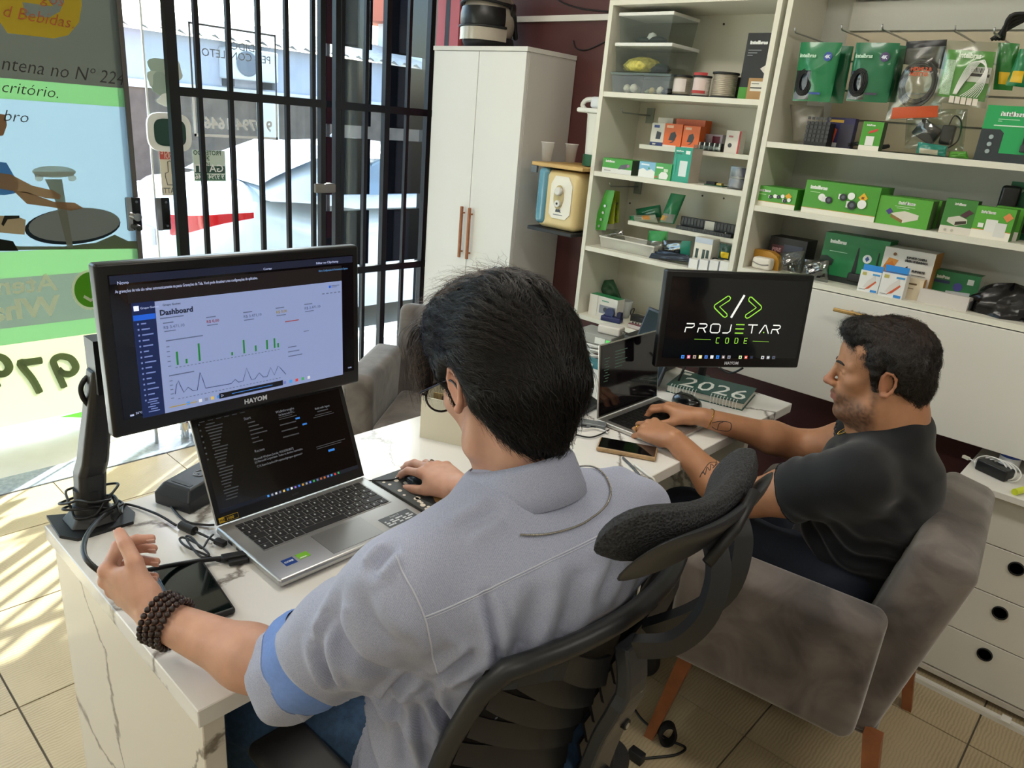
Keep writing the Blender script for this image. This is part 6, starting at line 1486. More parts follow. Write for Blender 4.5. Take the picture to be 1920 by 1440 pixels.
pbox('camera_box', 'long green security camera kit box, largest on the middle board', (1502, 392), (1639, 412), 336, ZS2, 2.515, .13, '#4a9a2f', [logo(.07, .76, .135, .24), ('r', 0, 1, 0, .16, '#e6e3d6'), ('r', 0, 1, .16, .175, '#c99a3a'), ('r', .08, .22, .65, .67, '#a8d296'), dia(.80, .66, .06, .15, '#e2b028'), ('t', '4K', .775, .63, .08, '#7a4a12')] + campic(.34, .48, .9, 1) + campic(.56, .62, .9, -1) + campic(.70, .42, 1.1, -1), cat='box')
for k, (l_, r_, tp_, y_, lab) in enumerate(((1640, 1737, 365, 2.52, 'green power supply box in front, with a violet tag'), (1668, 1752, 366, 2.60, 'green power supply box directly behind the violet tag box'))):
 pbox('supply_box', lab, (l_, 414 + 4 * k), (r_, 430 + 2 * k), tp_, ZS2, y_, .065, '#58a637', [('t', 'intelbras', .38, .78, .12, '#eef3ea', .0014, .32), ('p', [(.28, .28), (.52, .12), (.80, .30), (.80, .46), (.52, .55), (.28, .42)], '#d6d2c4'), ('p', [(.28, .28), (.52, .12), (.52, .22), (.28, .40)], '#8a6a3a'), dia(.24, .48, .07, .12, '#4a3a86'), ('r', .32, .7, .68, .70, '#bcdcae'), ('r', .36, .6, .62, .64, '#bcdcae')] if k == 0 else [], side='#4f7a34', cat='box', group='green power supply boxes')
pbox('supply_box', 'tall dark green power supply box with maroon tags', (1759, 434), (1817, 443), 370, ZS2, 2.52, .045, '#3c7d34', [('r', 0, 1, 0, .22, '#ddd6ca'), ('t', 'intelbras', .3, .84, .075, '#eef3ea', .001, .36), ('p', [(.18, .34), (.48, .24), (.82, .34), (.80, .46), (.52, .54), (.2, .46)], '#c9c6b8'), ('p', [(.45, .26), (.80, .34), (.78, .42), (.45, .36)], '#3c342a'), ('p', [(.55, .56), (.72, .5), (.95, .66), (.78, .74)], '#4a2a34'), ('c', .2, .1, .04, '#b8b0a4'), ('c', .42, .1, .04, '#b8b0a4')], side='#20301c', cat='box')
pbox('sensor_box', 'green and white wireless sensor box, front one of the pair', (1816, 446), (1889, 456), 384, ZS2, 2.52, .05, '#57a636', [('r', 0, 1, 0, .27, '#ece8dc'), ('r', 0, 1, .265, .285, '#d98a3a'), ('t', 'intelbras', .14, .80, .1, '#eef3ea', .0012, .38), ('r', .32, .62, .24, .62, '#e6e6e2'), ('r', .58, .86, .10, .54, '#dcdcd8'), dia(.84, .74, .13, .15, '#e08a52'), ('r', .14, .28, .34, .48, '#eef1ec')], side='#3f7a2c', cat='box', group='sensor boxes')
pbox('sensor_box', 'green and white wireless sensor box, rear one of the pair', (1852, 446), (1904, 454), 384, ZS2, 2.59, .05, '#57a636', [('r', 0, 1, 0, .27, '#ece8dc')], side='#3f7a2c', cat='box', group='sensor boxes')
tb2 = pbox('blister_pack', 'tall dark green blister card with black devices at the right end', (1866, 446), (1950, 458), 338, ZS2, 2.66, .012, '#1a6a48', [('t', 'intelbras', .12, .83, .06, '#c8e4d4', .001, .34)], cat='pack')
for (x_, w_) in ((-.075, .05), (.0, .07)): MB().rbox(x_, x_ + w_, -.03, -.002, .02, .15, .01, 3).build('device', mat('#14171a', .3), tb2, 40)
pbox('product_box', 'black printed box at the left of the counter board', (1437, 486), (1505, 500), 441, ZC, 2.62, .09, '#17161a', [('r', .08, .45, .5, .75, '#5a2a3a'), ('r', .4, .9, .45, .8, '#3a4258'), ('t', 'FIRE', .1, .55, .16, '#d0a0a8')])
yl = thing('yellow_case', 'yellow rounded case behind the white adapter', 'case', (PY(1436, 492, 2.57).x, 2.57, ZC)); MB().prism([(-.05, 0), (.05, 0), (.05, .03), (.035, .05), (.01, .062), (-.05, .062)], 0, .035, lambda u, v, d: (u, d, v)).build('shell', mat('#b8862a', .4), yl); MB().box(-.03, .03, -.001, -.0001, .015, .03).build('print', mat('#6a4a14', .5), yl)
wa = thing('wall_adapter', 'white wall adapter at the left end of the counter board', 'adapter', (PY(1424, 503, 2.525).x, 2.525, ZC)); MB().rbox(-.034, .034, 0, .045, 0, .042, .010, 3).build('casing', mat('#e2ddd2', .45), wa, 40); MB().tube(spline([(-.03, -.001, .025), (0, -.003, .018), (.03, -.001, .022)], 5), .0018, 5).build('lead', mat('#8a8680', .5), wa, True)
bag('coil_bag', 'clear bag of black coiled leads behind the logo monitor', ((1462, 474), (1510, 470), (1500, 525), (1458, 516)), 2.55, .05, M_FILMC, seed=16, wr=.008, group='clear bags of leads')
t, S, dep, patch = bag('coil_bag', 'clear bag of silver plugs beside the tall green router box', ((1508, 486), (1556, 488), (1552, 530), (1500, 526)), 2.54, .05, film('#dfe3e6', .2, .12, .9), seed=17, wr=.010, group='clear bags of leads')
for k in range(5): MB().tube(spline([S(.2 + .1 * k, .2), S(.3 + .1 * k, .6), S(.5 + .05 * k, .3), S(.7, .7 - .1 * k)], 4), .004, 6).build('lead', mat('#2a2b2e', .4), t, True)
gr_ = pbox('router_box', 'large dark green router box on the counter board', (1531, 516), (1650, 536), 433, ZC, 2.60, .08, '#1f7a45', [logo(.1, .80, .10, .26), ('r', .12, .4, .62, .635, '#9ed0b2'), ('r', 0, 1, 0, .12, '#26302c'), ('c', .72, .58, .09, '#e6eaea'), dia(.72, .58, .035, .06, '#3a5a9a'), ('p', [(.52, .1), (.60, .1), (.57, .78), (.555, .78)], '#14181a'), ('p', [(.86, .1), (.90, .1), (.885, .74), (.87, .74)], '#14181a'), ('p', [(.0, .3), (.2, .32), (.22, .45), (.1, .52), (0, .5)], '#14281e')], cat='box')
MB().rbox(.0, .10, -.016, -.003, .012, .04, .004, 2).build('router_picture', M_BLACK, gr_, 40)
pbox('bracket_box', 'white and orange bracket box with side flap on the counter board', (1640, 545), (1733, 562), 460, ZC, 2.58, .09, '#d9d6ce', [('p', [(.0, .45), (.2, .45), (.32, .75), (.12, .78)], '#d08a3a'), ('p', [(.14, .45), (.34, .5), (.2, .72), (.06, .6)], '#c9742a'), ('c', .22, .87, .035, '#8a5a3a'), ('t', 'SUPORTE CAMERA', .46, .82, .06, '#3a3a38', .0006, .4), ('t', 'CÂMERA DE SEGURANÇA', .44, .75, .06, '#3a3a38', .0006, .45), ('p', [(.42, .5), (.55, .52), (.52, .66), (.44, .58)], '#1d2022'), ('t', 'SUPORTE', .62, .55, .06, '#3a3a38', .0006, .26), ('r', .62, .9, .48, .495, '#7a7872')], side='#b8843f', cat='box')
pbox('bracket_box', 'small beige carton beside the charger boxes', (1684, 556), (1724, 562), 518, ZC, 2.548, .028, '#dccfb6', [('r', .2, .7, .7, .78, '#6a5a3a'), ('r', .2, .6, .5, .54, '#8a7a5a')], side='#b8843f', cat='box')
for k, (l_, r_) in enumerate(((1603, 1641), (1642, 1688))):
 t = pbox('charger_box', ['white charger box with blue hanger, left one of the pair', 'white charger box with blue hanger, right one of the pair'][k], (l_, 556 + 8 * k), (r_, 562 + 6 * k), 504 + 4 * k, ZC, 2.518 - .012 * k, .028 + .012 * k, '#e8e8e6', [('p', [(.25, .2), (.5, .2), (.8, .55), (.75, .85), (.4, .5)], '#d9d5d0'), ('p', [(.35, .12), (.55, .18), (.85, .52), (.8, .58)], '#d0603c'), ('r', .1, .3, .78, .92, '#b9b060'), ('r', .6, .95, .82, .9, '#4a9ad0'), ('r', .65, .95, .03, .14, '#3a8ad0'), ('r', .08, .4, .1, .13, '#9a9a98')], topc='#3a8fd6', cat='box', group='white charger boxes')
 w = (PY(r_, 560, 2.52).x - PY(l_, 560, 2.52).x); h_ = PY(l_, 504, 2.52).z - ZC
 MB().box(-w / 2, w / 2, .010, .0115, h_ + .001, h_ + .020).build('blue_hanger', mat('#2f8cd8', .4), t)
pbox('product_box', 'green and white box with violet seal at the back of the counter board', (1737, 556), (1826, 571), 503, ZC, 2.635, .06, '#2a7a48', [logo(.1, .76, .13, .28), ('r', .06, .4, .60, .70, '#2c3a66'), ('c', .58, .55, .14, '#4a4a9a'), ('r', .75, .88, .68, .86, '#dfe4dc'), ('p', [(.36, .05), (.86, .1), (.86, .42), (.36, .38)], '#c6cccf'), ('r', 0, .03, 0, 1, '#e2e2dc')], side='#e0e0da')
gw = thing('curved_device', 'off-white curved device lying in front of the violet seal box', 'device', (PY(1764, 574, 2.535).x, 2.535, ZC), math.radians(-4))
MB().prism([(0, 0), (.075, 0), (.078, .015), (.06, .032), (.03, .040), (0, .042)], -.07, .07, lambda u, v, d: (d, u, v)).build('shell', mat('#cfc8c2', .5), gw); MB().box(.0705, .072, .01, .06, .004, .03).build('end_cap', mat('#55565a', .5), gw)
pbg = thing('black_bag', 'crumpled black plastic bag on the counter board', 'bag', (PY(1858, 592, 2.58).x + .03, 2.60, ZC))
mbk = MB(); rows = []
rr = random.Random(5)
for i in range(13):
 t_ = i / 12; row = []
 for k in range(32):
  a = 2 * PI * k / 32; w = math.sin(PI * min(1, .5 + .5 * t_)) if t_ > 0 else 1
  r = (1 - t_ ** 2.2) ** .5 if t_ < 1 else 0
  n = 1 + .10 * math.sin(3 * a + 5 * t_) + .08 * math.sin(7 * a - 9 * t_) + .05 * math.sin(11 * a + 3 * t_)
  row.append((.105 * r * n * math.cos(a), .062 * r * n * math.sin(a), .092 * t_ ** 1.1 * (1 + .08 * math.sin(5 * a)) + .0005))
 rows.append(row)
mbk.grid(rows, True).build('bag', mat('#0e0e10', .25, bump=.5, bscale=25), pbg, 30)
MB().grid([[(.05 + .10 * i / 8, -.055 + .05 * j / 6 + .02 * i / 8, .004 + .006 * math.sin(i * 1.3 + j) + .002) for i in range(9)] for j in range(7)]).build('loose_end', mat('#121214', .25), pbg, 30)
for k, (quad, c, lab) in enumerate((((( 1136, 356), (1153, 357), (1136, 432), (1109, 430)), '#3f9a32', 'green battery card hanging foremost on the peg'), (((1148, 358), (1156, 358), (1151, 420), (1130, 420)), '#9aa82e', 'yellow-green battery card behind the green one'), (((1156, 358), (1162, 359), (1160, 418), (1150, 418)), '#8a9a28', 'rearmost yellow-green battery card on the peg'))):
 t, S, dep, patch = bag('battery_card', lab, quad, 2.56 + .03 * k, .004, mat(c, .4), 'card', seed=20 + k, wr=.0006, group='hanging battery cards')
 for j in range(4):
  p = S(.5, .1 + .17 * j); p.y -= .005
  MB().lathe([(.0055, 0), (.0055, .002)], n=14, M=Matrix.Translation(p) @ Matrix.Rotation(PI / 2, 4, 'X')).build('cell', M_STEEL, t)
bag('green_pouch', 'small dark green pouch lying on the lower half shelf', ((1192, 392), (1238, 384), (1241, 408), (1194, 408)), 2.68, .03, M_GFOIL2, seed=30, group='green pouches on the half shelf')
bag('silver_pouch', 'silver and green pouch lying in front of the small dark green pouch', ((1180, 404), (1228, 402), (1234, 418), (1182, 416)), 2.64, .025, mat('#9aa090', .3, .3), seed=31, prints=[('r', .55, .8, .4, .9, '#c9883a'), ('r', 0, .2, .1, .9, '#1d7a4c')])
bag('green_pouch', 'tall green foil pouch with clear end on the half shelf', ((1258, 362), (1286, 366), (1264, 420), (1236, 416)), 2.63, .03, M_GFOIL, seed=32, group='green pouches on the half shelf', prints=[('r', .1, .9, .02, .32, '#8a9088'), ('r', .05, .5, .08, .25, '#d09a3a')])
a, b = PY(1266, 424, 2.63), PY(1378, 444, 2.63)
pp_ = thing('rack_panel', 'black patch panel with white label strip on the half shelf', 'patch panel', ((a.x + b.x) / 2 - .004, 2.625, ZM2))
w = b.x - a.x - .02
MB().box(-w / 2, w / 2, .03, .045, .0, .048).build('back_plate', M_BLACK, pp_); MB().box(-w / 2, w / 2, 0, .03, .0, .014).build('base', mat('#141517', .4), pp_)
for i in range(22): MB().box(-w / 2 + .004 + i * (w - .008) / 22, -w / 2 + .004 + (i + .6) * (w - .008) / 22, -.0012, 0, .003, .011).build('port', mat('#2e3034', .4), pp_)
for i in range(16): MB().box(-w / 2 + .004 + i * (w - .008) / 16, -w / 2 + .004 + (i + .7) * (w - .008) / 16, .0285, .03, .020, .044).build('jack', mat('#2a2b2e', .4), pp_)
MB().box(-.01, .03, .027, .0285, .012, .046).build('white_label', mat('#dcd9cc', .5), pp_)
for x_ in (-w / 2 + .01, .0, w / 2 - .03): MB().cyl((x_, .012, .014), (x_, .012, .018), .004, n=10).build('screw', M_CHROME, pp_)
a, b = PY(1123, 466, 2.54), PY(1225, 484, 2.54)
ty = thing('parts_tray', 'long translucent tray of small parts on the lower board', 'tray', ((a.x + b.x) / 2, 2.535, Z4)); w = b.x - a.x
MB().add([(-w / 2 * .95, .008, .001), (w / 2 * .95, .008, .001), (w / 2 * .95, .11, .001), (-w / 2 * .95, .11, .001), (-w / 2, 0, .045), (w / 2, 0, .045), (w / 2, .118, .045), (-w / 2, .118, .045)], [(3, 2, 1, 0), (0, 1, 5, 4), (1, 2, 6, 5), (2, 3, 7, 6), (3, 0, 4, 7)]).build('tub', mat('#d8d6cc', .35, alpha=.55), ty)
MB().tube([(-w / 2, 0, .045), (w / 2, 0, .045), (w / 2, .118, .045), (-w / 2, .118, .045)], .003, 6, closed=True).build('rim', mat('#e0ded6', .4), ty)
for k in range(16):
 x_ = -w / 2 * .85 + w * .85 * rnd.random(); y_ = .02 + .08 * rnd.random(); s_ = .006 + .008 * rnd.random()
 MB().rbox(-s_, s_, -s_, s_, 0, s_ * 1.6, s_ * .4, 1, Matrix.Translation((x_, y_, .002)) @ Matrix.Rotation(rnd.random() * 3, 4, 'Z')).build('part', mat(['#b9d0b0', '#d9d6c8', '#8a8c86', '#c9d8c0', '#5a625a'][k % 5], .5), ty)
bag('clear_pouch', 'clear pouch lying on top of the translucent tray', ((1128, 428), (1168, 432), (1172, 450), (1130, 446)), 2.60, .03, film('#dfe2dc', .15, .12, .92), seed=33)
bag('green_header_pouch', 'pouch with green header standing behind the tray', ((1217, 432), (1252, 434), (1248, 476), (1210, 472)), 2.60, .025, film('#cfd4cf', .2, .12, .85), seed=34, prints=[('r', 0, 1, .55, 1, '#2a8a3e')])
t, S, dep, patch = bag('teal_pouch', 'clear pouch with dark parts and teal end', ((1242, 450), (1296, 452), (1292, 484), (1240, 478)), 2.57, .035, film('#b9bdb9', .2, .12, .8), seed=35, prints=[('r', .72, 1, 0, 1, '#1c7a66')])
for k in range(3): MB().rbox(-.012, .012, -.008, .008, -.008, .008, .004, 2, Matrix.Translation(S(.2 + .2 * k, .35))).build('part', mat('#3a3c40', .5), t, 40)
for k in range(3):
 bag('antistatic_bag', ['dark silver antistatic bag, lowest of the pile on the lower board', 'dark silver antistatic bag in the middle of the pile', 'dark silver antistatic bag on top of the pile'][k], ((1222 + 6 * k, 474 - 3 * k), (1290, 482 - 2 * k), (1296, 492 - 3 * k), (1216 + 10 * k, 484 - 3 * k)), 2.535 + .012 * k, .016, mat('#39414e', .2, .5), seed=36 + k, group='antistatic bags')
pbox('adapter_pack', 'white adapter pack with four dark slots on the lower board', (1298, 484), (1331, 489), 443, Z4, 2.56, .05, '#dcd8cc', [('r', .12, .28, .25, .62, '#1f3a34'), ('r', .5, .66, .28, .62, '#1f3a34'), ('r', .72, .88, .28, .62, '#1f3a34'), ('r', 0, 1, .82, 1, '#b9c4d4')])
for k in range(4): pbox('small_carton', ['first', 'second', 'third', 'fourth'][k] + ' small white carton from the left in the row above the logo monitor', (1290 + 19 * k, 497 + 3 * k), (1307 + 19 * k, 499 + 3 * k), 484 + 1.5 * k, Z4, 2.51, .04, '#e4e4e0', [('r', 0, .06, 0, 1, '#6a7a9a')], group='small white cartons', cat='box')
wc = thing('white_cap', 'white round cap with black top behind the small cartons', 'cap', (PY(1341, 488, 2.58).x, 2.58, Z4)); MB().lathe([(.018, 0), (.019, .002), (.019, .03), (.016, .034)], n=20).build('cap', mat('#dcdcd6', .4), wc, 40); MB().lathe([(.012, .034), (.012, .042), (.006, .044)], n=16).build('black_top', M_BLACK, wc, 40)
bag('sticker_pouch', 'dark green pouch with a bright yellow sticker at the right post', ((1350, 456), (1372, 460), (1366, 488), (1346, 484)), 2.57, .02, mat('#23443a', .3), seed=40, prints=[('r', .3, .95, .1, .5, '#e0c020')])
pbox('camera_carton', 'white carton with green top and camera picture on the bottom board', (1102, 592), (1153, 607), 550, ZB, 2.55, .05, '#dad7cf', [('r', .38, .95, .2, .6, '#8a8f9a'), ('c', .6, .4, .12, '#3a3d44'), ('c', .8, .45, .1, '#4a4d54'), ('r', .45, .7, .78, .84, '#6aa08a'), ('r', .3, .31, 0, 1, '#b9b6ae')], topc='#2a8a56', cat='box')
bag('green_wrap', 'crumpled dark green plastic behind the white carton', ((1126, 526), (1150, 524), (1168, 566), (1128, 560)), 2.68, .05, mat('#2c5a3c', .4), seed=41, wr=.010)
cup = thing('measuring_cup', 'clear plastic cup on the bottom board', 'cup', (PY(1168, 598, 2.64).x, 2.64, ZB)); MB().lathe([(.024, .001), (.033, .075), (.031, .075), (.023, .003)], n=24).build('cup', mat('#d4d8d8', .2, alpha=.45), cup, True)
nt_ = thing('navy_holder', 'navy blue tape holder on the bottom board', 'tape holder', (PY(1146, 606, 2.53).x, 2.53, ZB), .2); MB().rbox(-.045, .045, -.018, .018, 0, .022, .005, 2).build('body', mat('#20285a', .4), nt_, 40); MB().lathe([(.010, -.008), (.020, -.008), (.020, .008), (.010, .008)], n=20, M=Matrix.Translation((-.012, 0, .036)) @ Matrix.Rotation(PI / 2, 4, 'X')).build('reel', mat('#32406a', .4), nt_, 40); MB().box(.025, .042, -.012, .012, .022, .045).build('cutter', mat('#1a2048', .4), nt_)
bk_ = thing('black_adapter', 'black power adapter with leads on the bottom board', 'adapter', (PY(1203, 604, 2.66).x + .02, 2.62, ZB), -.1); MB().rbox(-.045, .045, -.02, .02, 0, .032, .006, 2).build('casing', mat('#1b1c1f', .4), bk_, 40); MB().tube(spline([(-.045, 0, .015), (-.055, -.005, .03), (-.058, .0, .045), (-.05, .01, .05), (-.055, .0, .01)], 4), .0024, 6).build('lead', M_CABLE, bk_, True)
rd_ = thing('battery_box', 'dark red box of silver batteries on the bottom board', 'box', (PY(1195, 617, 2.535).x, 2.535, ZB)); MB().box(-.035, .035, -.02, .02, 0, .018).build('carton', mat('#6a2428', .5), rd_); MB().box(-.034, .034, -.0206, -.02, .002, .016).build('print', mat('#b9b0ac', .5), rd_)
for k in range(5): MB().cyl((-.028 + .014 * k, -.004, .018), (-.028 + .014 * k, -.004, .026), .006, n=12).build('battery', M_CHROME, rd_, 40)
tb3 = thing('paste_tube', 'pale blue and white tube behind the red battery box', 'tube', (PY(1222, 612, 2.58).x, 2.58, ZB + .0), .4); MB().add([(-.04, -.012, .001), (-.04, .012, .001), (-.04, .012, .02), (-.04, -.012, .02), (.035, -.014, .008), (.035, .014, .008), (.035, .014, .011), (.035, -.014, .011)], [(0, 1, 2, 3), (7, 6, 5, 4), (0, 4, 5, 1), (1, 5, 6, 2), (2, 6, 7, 3), (3, 7, 4, 0)]).build('tube', mat('#6ab0dc', .35), tb3); MB().cyl((-.055, 0, .010), (-.0402, 0, .010), .009, n=14).build('cap', mat('#e4e6e6', .4), tb3, 40)
wdd = thing('wooden_board', 'round wooden board lying on top of the narrow shelf', 'board', (LX0 + .06, 2.60, ZL['top'] + T + .0006)); MB().lathe([(.095, 0), (.10, .004), (.10, .014), (.095, .018)], n=40).build('disc', mat('#b08a56', .5, noise=.15, nscale=15), wdd, 40); MB().tube([(.1 * math.cos(a) * .9, .1 * math.sin(a) * .9, .0185) for a in [2 * PI * k / 30 for k in range(30)]], .0012, 5, closed=True).build('rim_groove', mat('#8a6a3c', .6), wdd)
# water purifier between wardrobe and shelf
wp = thing('water_purifier', 'cream wall water purifier with blue side window between wardrobe and shelf', 'water purifier', (-2.005, 2.47, 1.09))
cream = mat('#d9c48f', .4)
rows = []
MB().rbox(-.105, .105, .0, .26, .005, .245, .028, 4).build('body', cream, wp, 40)
MB().rbox(-.112, -.055, -.012, .20, .02, .252, .022, 4).build('blue_window', mat('#5f93a8', .12, coat=.5), wp, 40)
MB().prism([(-.035, .07), (-.018, .052), (.055, .052), (.078, .075), (.078, .19), (.055, .225), (-.015, .225), (-.035, .19)], 0, .004, lambda u, v, d: (u, -.0042 + d, v)).build('white_panel', mat('#e6e2d6', .4), wp)
MB().lathe([(.026, 0), (.026, .003)], n=28, M=Matrix.Translation((.012, -.0045, .14)) @ Matrix.Diagonal((1, 1, 1.9, 1)) @ Matrix.Rotation(PI / 2, 4, 'X')).build('recess', mat('#b9a878', .5), wp, 40)
MB().lathe([(.017, 0), (.017, .014), (.013, .018)], n=24, M=Matrix.Translation((.016, -.007, .165)) @ Matrix.Rotation(PI / 2, 4, 'X')).build('knob', mat('#d8d6d0', .35), wp, 40)
MB().lathe([(.014, 0), (.014, .012)], n=20, M=Matrix.Translation((.016, -.007, .115)) @ Matrix.Rotation(PI / 2, 4, 'X')).build('spout', mat('#d8d6d0', .35), wp, 40)
MB().lathe([(.005, .012), (.005, .0135)], n=12, M=Matrix.Translation((.016, -.007, .115)) @ Matrix.Rotation(PI / 2, 4, 'X')).build('spout_hole', M_BLACK, wp)
lettering('IBBL', .016, frame((.0, -.0048, .08), (1, 0, 0), (0, 0, 1)), mat('#2a3348', .5), wp, .0008, shear=.2)
MB().box(-.01, .04, -.0048, -.0044, .066, .070).build('small_print', mat('#8a8c90', .5), wp)
MB().rbox(-.135, .11, -.02, .28, -.012, .004, .004, 2).build('lower_bracket', M_BLACK, wp, 40)
MB().box(.1052, .106, .10, .17, .03, .10).build('blue_label', mat('#6a9ac0', .4), wp); MB().box(.1052, .106, .11, .16, .12, .22).build('yellow_label', mat('#d8c030', .4), wp)
sh = thing('cup_shelf', 'small beech shelf above the water purifier', 'shelf', (-2.005, 2.47, 1.3445)); MB().rbox(-.15, .125, -.01, .30, 0, .016, .004, 2).build('board', mat('#c9a566', .5, noise=.08, nscale=20), sh, 40); MB().box(-.15, -.118, -.012, .0, -.028, .0).build('grey_clip', mat('#5f666c', .5), sh)
cl_ = mat('#d6d2cc', .2, alpha=.22)
for k, (x, y) in enumerate(((1024, 305), (1068, 312))):
 p = PY(x, y, 2.50 + .10 * k); t = thing('plastic_cup', ['clear plastic cup at the front of the beech shelf', 'clear plastic cup at the back of the beech shelf'][k], 'cup', (p.x, p.y, 1.3645), 0, 'clear plastic cups')
 MB().lathe([(.019, 0), (.028, .075), (.0292, .077), (.027, .075), (.018, .002)], n=24).build('cup', cl_, t, True); MB().tube([(.0285 * math.cos(a), .0285 * math.sin(a), .077) for a in [2 * PI * i / 24 for i in range(24)]], .0012, 5, closed=True).build('lip', mat('#e2e0dc', .3), t, True)
pj = thing('napkin_dispenser', 'white lidded container on a green base beside the narrow shelf', 'container', (-1.925, 2.60, 1.3645))
MB().lathe([(.055, 0), (.055, .045)], n=28).build('green_base', mat('#1c5a38', .5), pj, 40); MB().lathe([(.048, .0452), (.055, .20), (.058, .205)], n=28).build('tub', mat('#e0e0d8', .4), pj, 40)
MB().rbox(-.085, .07, -.06, .06, .206, .225, .008, 2).build('lid', mat('#e6e6e0', .4), pj, 40); MB().rbox(-.035, .05, -.04, .04, .2255, .27, .012, 3).build('top_box', mat('#d8dce0', .35), pj, 40); MB().tube(spline([(-.08, 0, .215), (-.10, 0, .235), (-.085, 0, .255), (-.05, 0, .26)], 4), .010, 8).build('handle', mat('#dcdcd6', .4), pj, True)
